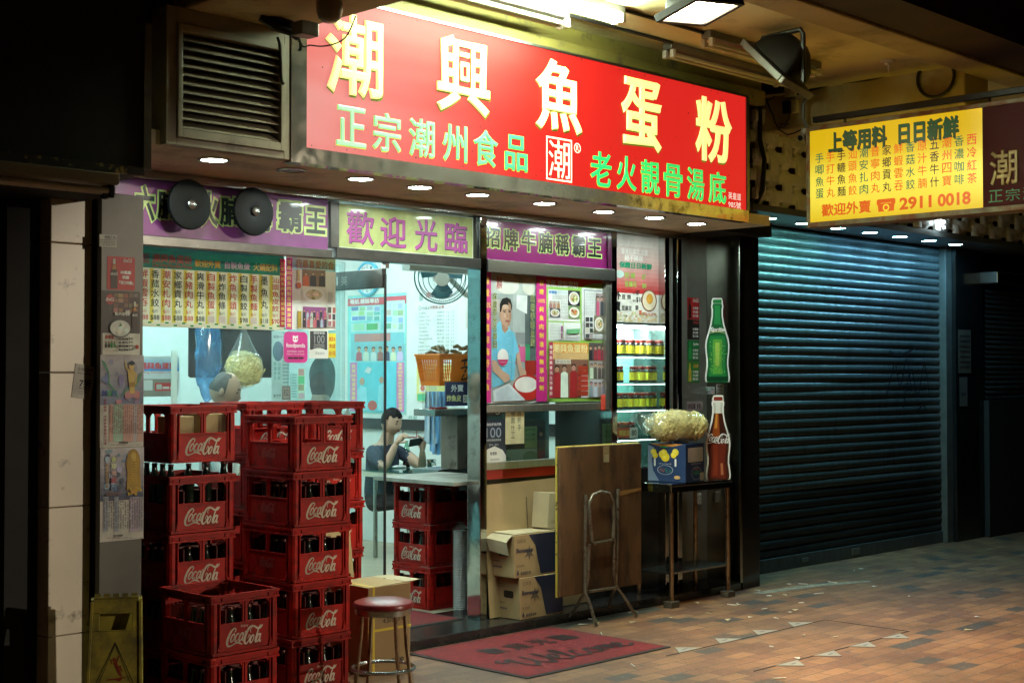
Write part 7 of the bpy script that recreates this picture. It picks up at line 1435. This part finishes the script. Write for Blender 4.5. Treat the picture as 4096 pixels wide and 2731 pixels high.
q = aD(3765, 885, 12.6); s = MB(); s.tube([q + V((.028 * math.cos(t), .028 * math.sin(t), .03 - .0075 * t)) for t in [i * .35 for i in range(36)]], .007, 7); s.build('bulb_spiral', lamp_mat('spiral_lamp', (.8, 1, 1), 30), e, smooth=True); s = MB(); s.cyl(q + V((0, 0, .03)), q + V((0, 0, .09)), .028, n=14); s.build('bulb_base', M['whitepl'], e)
b = sheet((12.82, .296, 1.62), .26, .42); b.base((.14, .12, .09), .001); lines_c = (.05, .04, .03)
for k in range(7): b.lay = .001; b.rect(.03, .05 + .05 * k, .2, .018, lines_c)
tag(b.done('paper_notice', M['old']), 'upper faded notice on the dark tiled pillar right of the shutter', 'notice')
b = sheet((12.84, .296, 1.3), .16, .28); b.base((.16, .15, .13), .001); b.rect(.03, .1, .1, .03, (.06, .05, .05)); tag(b.done('paper_notice', M['old']), 'lower faded notice on the dark tiled pillar right of the shutter', 'notice')

# ================================================================== wet floor sign
wf = empty('wet_floor_sign', (3.16, -.86, 0), label='grimy yellow folding wet floor sign at the bottom left corner', cat='floor sign')
ux = V((math.cos(R(-36)), math.sin(R(-36)), 0)); uy = V((math.sin(R(36)), math.cos(R(36)), 0)); C0 = aD(466, 2385, 6.25); HW = C0.z
def wp(u, t, d=0.): base = V((C0.x, C0.y, 0)) - uy * (.1 * (1 - t)) ; return base + ux * (u * (.108 + .018 * (1 - t)) / .1) + V((0, 0, HW * t)) - (uy * .97 + V((0, 0, -.2))) * d
def wbox(u0, u1, t0, t1, d0, d1): 
    p_ = [wp(u0, t0, d1), wp(u1, t0, d1), wp(u1, t0, d0), wp(u0, t0, d0), wp(u0, t1, d1), wp(u1, t1, d1), wp(u1, t1, d0), wp(u0, t1, d0)]
    return p_, [(0, 3, 2, 1), (4, 5, 6, 7), (0, 1, 5, 4), (1, 2, 6, 5), (2, 3, 7, 6), (3, 0, 4, 7)]
ym = mat('dirty_yellow_plastic', (.36, .3, .045), .5, 0, var=.25, vscale=9, dirt=(.1, .08, .035), dscale=7, dlo=.42, dhi=.68)
s = MB()
for a in ((-.088, .088, .01, .77, 0, .006), (-.088, -.062, .77, .89, 0, .006), (.062, .088, .77, .89, 0, .006), (-.088, .088, .89, .985, 0, .006)): s.add(*wbox(*a))
for a in ((-.1, -.088, .01, .97, -.006, .012), (.088, .1, .01, .97, -.006, .012), (-.09, .09, .985, 1.0, -.006, .012), (-.07, .07, .885, .893, -.004, .011), (-.07, .07, .766, .774, -.004, .011)): s.add(*wbox(*a))
s.build('front_leaf', ym, wf, bevel=.002)
s = MB(); s.add([wp(-.1, .98, -.01), wp(.1, .98, -.01), wp(.1, 1, -.02) + uy * .0, wp(-.1, 1, -.02), ], [(0, 1, 2, 3)]); b0 = V((C0.x, C0.y, 0)) + uy * .03; q = [b0 - ux * .118, b0 + ux * .118, wp(.1, 1, -.02), wp(-.1, 1, -.02)]; s.add(q + [v + uy * .006 for v in q], [(0, 1, 2, 3), (7, 6, 5, 4), (0, 4, 5, 1), (1, 5, 6, 2), (3, 2, 6, 7), (0, 3, 7, 4)]); s.build('rear_leaf', ym, wf)
s = MB()
for k in range(5): s.add(*wbox(-.085 + .036 * k, -.06 + .036 * k, 1.0, 1.022, -.012, .008))
s.build('hinge', ym, wf)
class WP(Pr):
    def P(s, x, y, e=0.): return wp(x, y, .007 + s.lay + e)
p = WP((0, 0, 0), (1, 0, 0), (0, 0, 1), 1, 1); p.uw = p.w = 1; p.uh = p.h = 1
for k, t in ((1, .004), (.84, .0035)):
    o_ = [(-.078 * k, .375 + .03 * (1 - k)), (.078 * k, .375 + .03 * (1 - k)), (0, .695 - .09 * (1 - k))]; i_ = [(x * (1 - t * 11), .475 + (y - .475) * (1 - t * 11)) for x, y in o_]; p.up(); p.col = (.03, .025, .015); p.add([p.P(*q) for q in o_ + i_], [(0, 1, 4, 3), (1, 2, 5, 4), (2, 0, 3, 5)])
RD = (.28, .03, .015); p.ell(-.002, .575, .006, .013, RD); p.poly([(-.006, .56), (-.001, .54), (.012, .49), (.022, .46), (.027, .463), (.02, .5), (.012, .535), (.006, .56)], RD); p.poly([(.003, .555), (.014, .6), (.017, .6), (.008, .55)], RD); p.poly([(-.005, .556), (-.014, .545), (-.016, .58), (-.013, .58), (-.011, .552)], RD); p.poly([(.008, .52), (.022, .538), (.028, .5), (.034, .495), (.025, .497), (.021, .525), (.009, .51)], RD); p.poly([(-.03, .437), (.0, .44), (.02, .43), (.03, .45), (.05, .455), (.03, .458), (.0, .45), (-.02, .448)], RD)
p.fit('CAUTION', -.076, -.006, .29, .355, (.03, .025, .012), off=.06); p.fit('WET', .002, .028, .29, .355, (.03, .025, .012), off=.06); p.fit('FLOOR', .033, .08, .29, .355, (.03, .025, .012), off=.06)
for i, ch in enumerate('小心地滑'): p.fit(ch, -.07 + .042 * i, -.048 + .042 * i, .2, .27, (.03, .025, .012), off=.05)
p.done('print', M['old'], wf)

# ================================================================== paving details and litter
e = empty('access_cover', (7.25, -1.45, 0), label='brick filled access cover edged with pale triangular lifting plates', cat='cover')
def tri_edge(x0, x1, y, sg):
    for k in range(4):
        x = x0 + (x1 - x0) * k / 3; s = MB(); s.prism([(x - .11, y), (x + .11, y), (x, y + sg * .12)] if sg > 0 else [(x, y + sg * .12), (x + .11, y), (x - .11, y)], .003, lambda a, b, t: V((a, b, .001 + t))); o = s.build('lifting_plate', mat('worn_pale_plate', (.3, .28, .25), .5, .3, var=.2), e)
        s = MB(); s.box(x - .02, x + .02, y + sg * .045 - .006, y + sg * .045 + .006, .0042, .0046); s.build('slot', M['black'], o)
tri_edge(6.676, 7.862, -1.14, 1); tri_edge(6.756, 7.903, -1.74, -1)
s = MB(); s.box(6.45, 8.12, -1.742, -1.73, .0006, .0022); s.box(8.12, 8.128, -1.742, -1.13, .0006, .0022); s.box(6.45, 8.12, -1.142, -1.132, .0006, .0022); s.build('edge_gap', M['rubber'], e)
lt = random.Random(21)
for k in range(46):
    x, y = lt.uniform(5.9, 10.5), lt.uniform(-2.1, .25) if k > 16 else lt.uniform(-.7, .0)
    if 5.4 < x < 6.7 and -1.05 < y < .0: continue
    if y > -.03: y = -.05
    a = lt.uniform(0, 3.14); L = lt.uniform(.012, .045); s = MB(); s.xf = Matrix.Translation((x, y, .001)) @ Matrix.Rotation(a, 4, 'Z')
    c = lt.random()
    if c < .45: s.cyl((-L, 0, .004), (L, 0, .004), .004, n=8); nm, lab, m_ = 'cigarette_end', 'cigarette end dropped on the brick paving', M['whitepl']
    else:
        s.add([(-L, -.012, .001), (L * .6, -.016, .006), (L, .012, .002), (-L * .5, .018, .007)], [(0, 1, 2, 3)]); nm, lab, m_ = ('paper_scrap', 'pale paper scrap on the brick paving', M['whitepl']) if c < .75 else ('dry_leaf', 'tan scrap of dry leaf on the brick paving', M['card_in'])
    tag(s.build(nm, m_), lab, {'cigarette_end': 'litter', 'paper_scrap': 'litter', 'dry_leaf': 'litter'}[nm], 'litter on the brick paving')
s = MB(); s.add([(8.75, -.12, .002), (9.4, -.2, .002), (9.9, -.42, .002), (9.86, -.47, .002), (9.3, -.3, .002), (8.75, -.22, .002)], [(0, 5, 4, 1), (1, 4, 3, 2)]); struct(s.build('path', mat('pale_mortar_patch', (.25, .22, .17), .9, var=.4, vscale=30)))
s = MB(); s.add([(6.5, -.15, .0015), (7.7, -.12, .0015), (7.75, -.01, .0015), (6.5, -.01, .0015)], [(0, 1, 2, 3)]); struct(s.build('path', mat('grimy_gutter', (.07, .07, .06), .6, var=.5, vscale=12)))

# ================================================================== people
def skin(joints, edges, sub=1):
    """joints: name -> (point, radius); one continuous skinned surface"""
    names = list(joints); me = bpy.data.meshes.new('tmp'); me.from_pydata([tuple(joints[n][0]) for n in names], [(names.index(a), names.index(b)) for a, b in edges], [])
    o = bpy.data.objects.new('tmp', me); COL.objects.link(o); o.modifiers.new('s', 'SKIN')
    for i, n in enumerate(names):
        r = joints[n][1]; r = r if isinstance(r, tuple) else (r, r); me.skin_vertices[0].data[i].radius = r; me.skin_vertices[0].data[i].use_root = (i == 0)
    sb = o.modifiers.new('u', 'SUBSURF'); sb.levels = sub; sb.render_levels = sub
    bpy.context.view_layer.update(); ev = o.evaluated_get(bpy.context.evaluated_depsgraph_get()); m2 = bpy.data.meshes.new_from_object(ev)
    vs = [v.co.copy() for v in m2.vertices]; fs = [tuple(p_.vertices) for p_ in m2.polygons]; bpy.data.objects.remove(o); bpy.data.meshes.remove(me); bpy.data.meshes.remove(m2); return vs, fs
def head_fn(u):
    """u: x = forward, y = left, z = up"""
    k = 1.0
    if u.z < 0: k *= 1 - .16 * (-u.z) ** 1.4 * (1 - max(u.x, 0) * .75)
    if u.x > .3: k *= 1 + .1 * math.exp(-((u.y / .13) ** 2 + ((u.z + .17) / .16) ** 2)) * 1.6
    if u.x > .3: k *= 1 - .07 * math.exp(-(((abs(u.y) - .36) / .17) ** 2 + ((u.z - .1) / .12) ** 2))
    if u.x > .3: k *= 1 + .03 * math.exp(-((u.y / .2) ** 2 + ((u.z + .5) / .07) ** 2)) + .03 * math.exp(-((u.y / .25) ** 2 + ((u.z + .86) / .12) ** 2)) + .02 * math.exp(-((u.y / .5) ** 2 + ((u.z - .26) / .07) ** 2))
    return k
def person(label, c, F, tilt, body, hair, pal, extra=None, parts=True):
    """c: head centre; F: facing; body: joints relative to head centre in (forward, left, up)"""
    F = V((F[0], F[1], 0)).normalized(); L = V((-F.y, F.x, 0)); Z = V((0, 0, 1))
    e = empty('person', (c.x, c.y, .058), label=label, cat='person')
    T = lambda p_: c + F * p_[0] + L * p_[1] + Z * p_[2]
    J, E = body; vs, fs = skin({k: (T(v[0]), v[1]) for k, v in J.items()}, E, 2)
    s = MB(); M_of = pal['zone']
    for f in fs:
        cc = V((0, 0, 0))
        for i in f: cc += vs[i]
        cc /= len(f); d = cc - c; s.mi = M_of(d.dot(F), d.dot(L), d.z); s.add([], []); s.f.append(list(f)); s.m.append(s.mi); s.c.append((1, 1, 1))
    s.v = list(vs); s.mi = 0
    f2 = F * math.cos(tilt) - Z * math.sin(tilt); z2 = F * math.sin(tilt) + Z * math.cos(tilt); HM = Matrix((f2, L, z2)).transposed().to_4x4(); HM.translation = c; s.xf = HM
    s.blob((0, 0, 0), (.098, .076, .118), 28, 20, head_fn)
    for sg in (-1, 1): s.blob((-.005, sg * .075, -.008), (.018, .009, .03), 10, 8); 
    for sg in (-1, 1):
        s.mi = 3; s.blob((.0815, sg * .03, .01), (.005, .014, .005), 10, 6); s.blob((.086, sg * .031, .034), (.006, .02, .005), 8, 5)
    s.mi = 4; s.blob((.09, 0, -.052), (.006, .022, .0065), 10, 6)
    if pal.get('tache'): s.mi = 3; s.blob((.094, 0, -.04), (.004, .02, .003), 8, 5)
    s.mi = 0; s.xf = None
    if extra: extra(s, T)
    o = s.build('body', [pal['skin'], pal['shirt'], pal['trousers'], pal['dark'], pal['lips']], e, smooth=True)
    s = MB(HM); n, m = 36, 26; g_ = {}
    for j in range(m + 1):
        for i in range(n):
            ph = math.pi * j / m; t = 2 * math.pi * i / n; u = V((math.sin(ph) * math.cos(t), math.sin(ph) * math.sin(t), math.cos(ph)))
            if hair(u, t): g_[(i, j)] = u
    for (i, j), u in g_.items():
        q = [(i, j), ((i + 1) % n, j), ((i + 1) % n, j + 1), (i, j + 1)]
        if all(k in g_ for k in q):
            pts = []
            for k in q: w = g_[k]; r = head_fn(w) * pal.get('hk', 1.07) * (1 + .012 * math.sin(k[0] * 1.7 + k[1] * .5)) if w.z > -.3 else pal.get('hk', 1.07) * (1.02 - .0 * w.z); pts.append(V((w.x * .098, w.y * .078, w.z * .121 * (pal.get('drop', 1) if w.z < 0 else 1))) * r)
            s.add(pts + [v * .93 for v in pts], [(0, 3, 2, 1), (0, 1, 5, 4), (1, 2, 6, 5), (2, 3, 7, 6), (3, 0, 4, 7)])
    s.build('hair', pal['hair'], e, smooth=True, weld=True); return e, T
skm = mat('skin', (.4, .25, .17), .5, var=.06, vscale=20); blackhair = mat('black_hair', (.006, .005, .005), .7, var=.4, vscale=60, spec=.12); lips = mat('lips', (.3, .1, .08), .5)
def hand(s, w, k, curl, pn, size=.085):
    """palm and five bent fingers: w wrist, k direction to the knuckles, pn palm normal"""
    w = V(w); k = V(k).normalized(); pn = V(pn); pn = (pn - k * pn.dot(k)).normalized(); sd = k.cross(pn); s.mi = 0
    s.tube([w - k * .01, w + k * size * .3, w + k * size * .75, w + k * size], [.02, .026, .03, .024], 10)
    for i in range(4):
        b_ = w + k * size * .92 + sd * (-.027 + .018 * i); L_ = (.03, .034, .033, .026)[i]; pts = [b_]; d = k.copy(); 
        for q in range(3): d = (d * math.cos(curl) + pn * math.sin(curl)).normalized(); pts.append(pts[-1] + d * L_ * (1, .75, .6)[q])
        s.tube(pts, [.0095, .009, .008, .006], 8)
    b_ = w + k * size * .3 + sd * -.024; d = (k * .6 - sd * .6 + pn * .5).normalized(); s.tube([b_, b_ + d * .032, b_ + (d + k * .5).normalized() * .058], [.0115, .0095, .007], 8)
hc = aD(1566, 1690, 12.2); Fm = (.16, -.987)
Jm = {'pelvis': ((-.14, 0, -.66), (.15, .12)), 'belly': ((-.11, 0, -.5), (.15, .11)), 'chest': ((-.08, 0, -.34), (.165, .12)), 'neckb': ((-.07, 0, -.2), .075), 'neck': ((-.035, 0, -.1), .056), 'neckt': ((-.01, 0, -.03), .055),
      'shR': ((-.07, -.16, -.245), .068), 'arR': ((.02, -.22, -.33), .056), 'elR': ((.1, -.205, -.385), .043), 'foR': ((.14, -.17, -.26), .037), 'wrR': ((.17, -.14, -.165), .026),
      'shL': ((-.07, .16, -.245), .068), 'arL': ((.06, .2, -.32), .056), 'elL': ((.2, .17, -.385), .043), 'foL': ((.24, .125, -.31), .037), 'wrL': ((.27, .085, -.235), .026),
      'hiR': ((-.1, -.1, -.68), .09), 'knR': ((.32, -.12, -.64), .062), 'ftR': ((.34, -.12, -1.05), .045), 'hiL': ((-.1, .1, -.68), .09), 'knL': ((.32, .12, -.64), .062), 'ftL': ((.34, .12, -1.05), .045)}
Em = [('pelvis', 'belly'), ('belly', 'chest'), ('chest', 'neckb'), ('neckb', 'neck'), ('neck', 'neckt'), ('chest', 'shR'), ('shR', 'arR'), ('arR', 'elR'), ('elR', 'foR'), ('foR', 'wrR'), ('chest', 'shL'), ('shL', 'arL'), ('arL', 'elL'), ('elL', 'foL'), ('foL', 'wrL'), ('pelvis', 'hiR'), ('hiR', 'knR'), ('knR', 'ftR'), ('pelvis', 'hiL'), ('hiL', 'knL'), ('knL', 'ftL')]
def zone_m(f, l, z):
    if z < -.6 or (f > .0 and z < -.52): return 2
    if z > -.19: return 0
    if f > .062: return 0
    return 1
def hands_m(s, T):
    hand(s, T((.17, -.14, -.165)), T((.22, -.085, -.085)) - T((.17, -.14, -.165)), .75, T((.2, .05, -.2)) - T((.17, -.14, -.165)))
    hand(s, T((.27, .085, -.235)), T((.285, .082, -.15)) - T((.27, .085, -.235)), .55, T((.24, -.05, -.19)) - T((.27, .085, -.19)))
man, Tm = person('seated young man in a dark navy t-shirt looking at a phone held sideways', hc, Fm, .22, (Jm, Em), lambda u, t: (u.z > .42 + .1 * math.sin(9 * t) and u.x > .2) or (u.z > .18 and u.x <= .2 and u.x > -.1) or (u.z > -.22 and u.x <= -.1), dict(skin=skm, shirt=mat('navy_tshirt', (.018, .026, .05), .8, var=.4, vscale=60), trousers=mat('dark_trousers', (.015, .015, .018), .85), dark=blackhair, lips=lips, hair=blackhair, zone=zone_m, tache=True, hk=1.09), hands_m)
pc = Tm((.268, .015, -.158)); e = empty('phone', pc, label='dark phone held sideways by the seated man', cat='phone')
px_ = (Tm((.295, .085, -.148)) - Tm((.24, -.055, -.165))).normalized(); pn_ = V((-.1, .8, .45)); pn_ = (pn_ - px_ * pn_.dot(px_)).normalized(); PM = Matrix((px_, pn_, px_.cross(pn_))).transposed().to_4x4(); PM.translation = pc
s = MB(PM); s.rbox(-.075, .075, -.005, .005, -.037, .037, .004); s.build('case', M['black'], e); s = MB(PM); s.box(-.07, .07, .0052, .0056, -.033, .033); s.build('screen', lamp_mat('phone_screen', (.3, .4, .5), .6), e)
tb_ = empty('dining_table', (8.1, 2.45, .06), label='round edged pale dining table with a green glass top in front of the man', cat='table')
tc_ = aZ(1650, 1872, .8); tcx, tcy = tc_.x - .05, tc_.y - .12
s = MB(); n = 48; out = [(tcx + .42 * math.copysign(abs(math.cos(t)) ** .5, math.cos(t)), tcy + .36 * math.copysign(abs(math.sin(t)) ** .5, math.sin(t))) for t in [2 * math.pi * i / n for i in range(n)]]
s.prism(out, .045, lambda x, y, t: V((x, y, .75 + t))); s.build('table_top', mat('cream_laminate', (.66, .66, .52), .35), tb_, bevel=.004)
s = MB(); s.prism(out, .006, lambda x, y, t: V((tcx + (x - tcx) * 1.01, tcy + (y - tcy) * 1.01, .7955 + t))); s.build('glass_top', mat('green_glass_top', (.03, .12, .1), .05, coat=.5), tb_)
for dx, dy in ((-.28, -.22), (.28, -.22), (-.28, .22), (.28, .22)): s = MB(); s.cyl((tcx + dx, tcy + dy, .06), (tcx + dx, tcy + dy, .75), .02, n=10); s.build('leg', M['steel'], tb_)
def contour_bottle(p_, label, h=.2):
    e = empty('cola_bottle', p_, label=label, cat='bottle'); k = h / .2
    s = MB(); s.lathe(p_, [(r * k, z * k) for r, z in ((.024, 0), (.029, .005), (.029, .03), (.026, .05), (.0295, .085), (.0295, .1))], 18); s.build('cola', mat('dark_cola', (.012, .005, .004), .1, coat=.6), e, smooth=True)
    s = MB(); s.lathe(p_, [(r * k, z * k) for r, z in ((.0295, .1), (.027, .122), (.019, .15), (.014, .172), (.0125, .195), (.014, .2))], 18); s.build('neck_glass', glass_mat('green_bottle_glass', (.5, .75, .62), .3), e, smooth=True); return e
q = aZ(1626, 1868, .803); q.z = .803; contour_bottle(q, 'half full cola bottle standing on the green glass table before the man', .23)
q = aZ(1726, 1868, .803); s = MB(); s.lathe((q.x, q.y, .803), [(.04, 0), (.042, .004), (.042, .068), (.039, .068), (.038, .01), (0, .01)], 24); tag(s.build('steel_cup', M['mirror'], smooth=True), 'small steel cup on the green glass table right of the bottle', 'cup')
for px, lab in ((1595, 'crumpled white tissue on the table left of the cola bottle'), (1758, 'crumpled white tissue at the right edge of the table')):
    q = aZ(px, 1870, .803); s = MB(); s.blob((q.x, q.y, .812), (.07, .045, .013), 16, 8, lambda u: 1 + .3 * math.sin(5 * u.x + 7 * u.y) * .5); tag(s.build('tissue', mat('white_tissue', (.75, .78, .76), .9), smooth=True), lab, 'tissue')
# cook behind the counter
cc_ = aD(900, 1562, 9.0)
def stand(h): return ({'pelvis': ((-.06, 0, -.72), (.15, .12)), 'belly': ((-.05, 0, -.55), (.15, .12)), 'chest': ((-.05, 0, -.35), (.17, .12)), 'neckb': ((-.04, 0, -.2), .075), 'neck': ((-.025, 0, -.11), .056), 'neckt': ((-.01, 0, -.03), .055), 'shR': ((-.05, -.18, -.26), .065), 'elR': ((.02, -.23, -.52), .045), 'wrR': ((.22, -.15, -.6), .03), 'shL': ((-.05, .18, -.26), .065), 'elL': ((.02, .23, -.52), .045), 'wrL': ((.22, .15, -.6), .03), 'hiR': ((-.06, -.09, -.78), .09), 'knR': ((-.04, -.1, -1.12), .062), 'ftR': ((-.05, -.1, h), .045), 'hiL': ((-.06, .09, -.78), .09), 'knL': ((-.04, .1, -1.12), .062), 'ftL': ((-.05, .1, h), .045)},
    [('pelvis', 'belly'), ('belly', 'chest'), ('chest', 'neckb'), ('neckb', 'neck'), ('neck', 'neckt'), ('chest', 'shR'), ('shR', 'elR'), ('elR', 'wrR'), ('chest', 'shL'), ('shL', 'elL'), ('elL', 'wrL'), ('pelvis', 'hiR'), ('hiR', 'knR'), ('knR', 'ftR'), ('pelvis', 'hiL'), ('hiL', 'knL'), ('knL', 'ftL')])
zone_c = lambda f, l, z: 0 if z > -.19 else 2 if z < -.72 else (0 if f > .06 and abs(l) > .1 else 1)
def hands_c(s, T):
    for sg in (-1, 1): hand(s, T((.22, sg * .15, -.6)), T((.32, sg * .12, -.62)) - T((.22, sg * .15, -.6)), .5, V((0, 0, -1)))
white_shirt = mat('white_shirt', (.7, .74, .72), .8)
person('balding cook bending his head over the counter behind the crates', cc_, (.72, -.7), .3, stand(.1 - cc_.z), lambda u, t: u.z > -.15 and u.x < .25 and (u.z < .93), dict(skin=skm, shirt=white_shirt, trousers=mat('grey_trousers', (.08, .08, .09), .85), dark=blackhair, lips=lips, hair=mat('grey_black_hair', (.05, .05, .045), .6, var=.5, vscale=70), zone=zone_c, hk=1.03), hands_c)
wc = aD(1290, 1500, 10.0)
person('woman with dark shoulder length hair in a white top seen from behind', wc, (.85, .5), .05, stand(.1 - wc.z), lambda u, t: u.x < .45 or u.z > .35, dict(skin=skm, shirt=white_shirt, trousers=mat('navy_trousers', (.02, .03, .06), .85), dark=blackhair, lips=lips, hair=blackhair, zone=zone_c, hk=1.14, drop=1.45), hands_c)
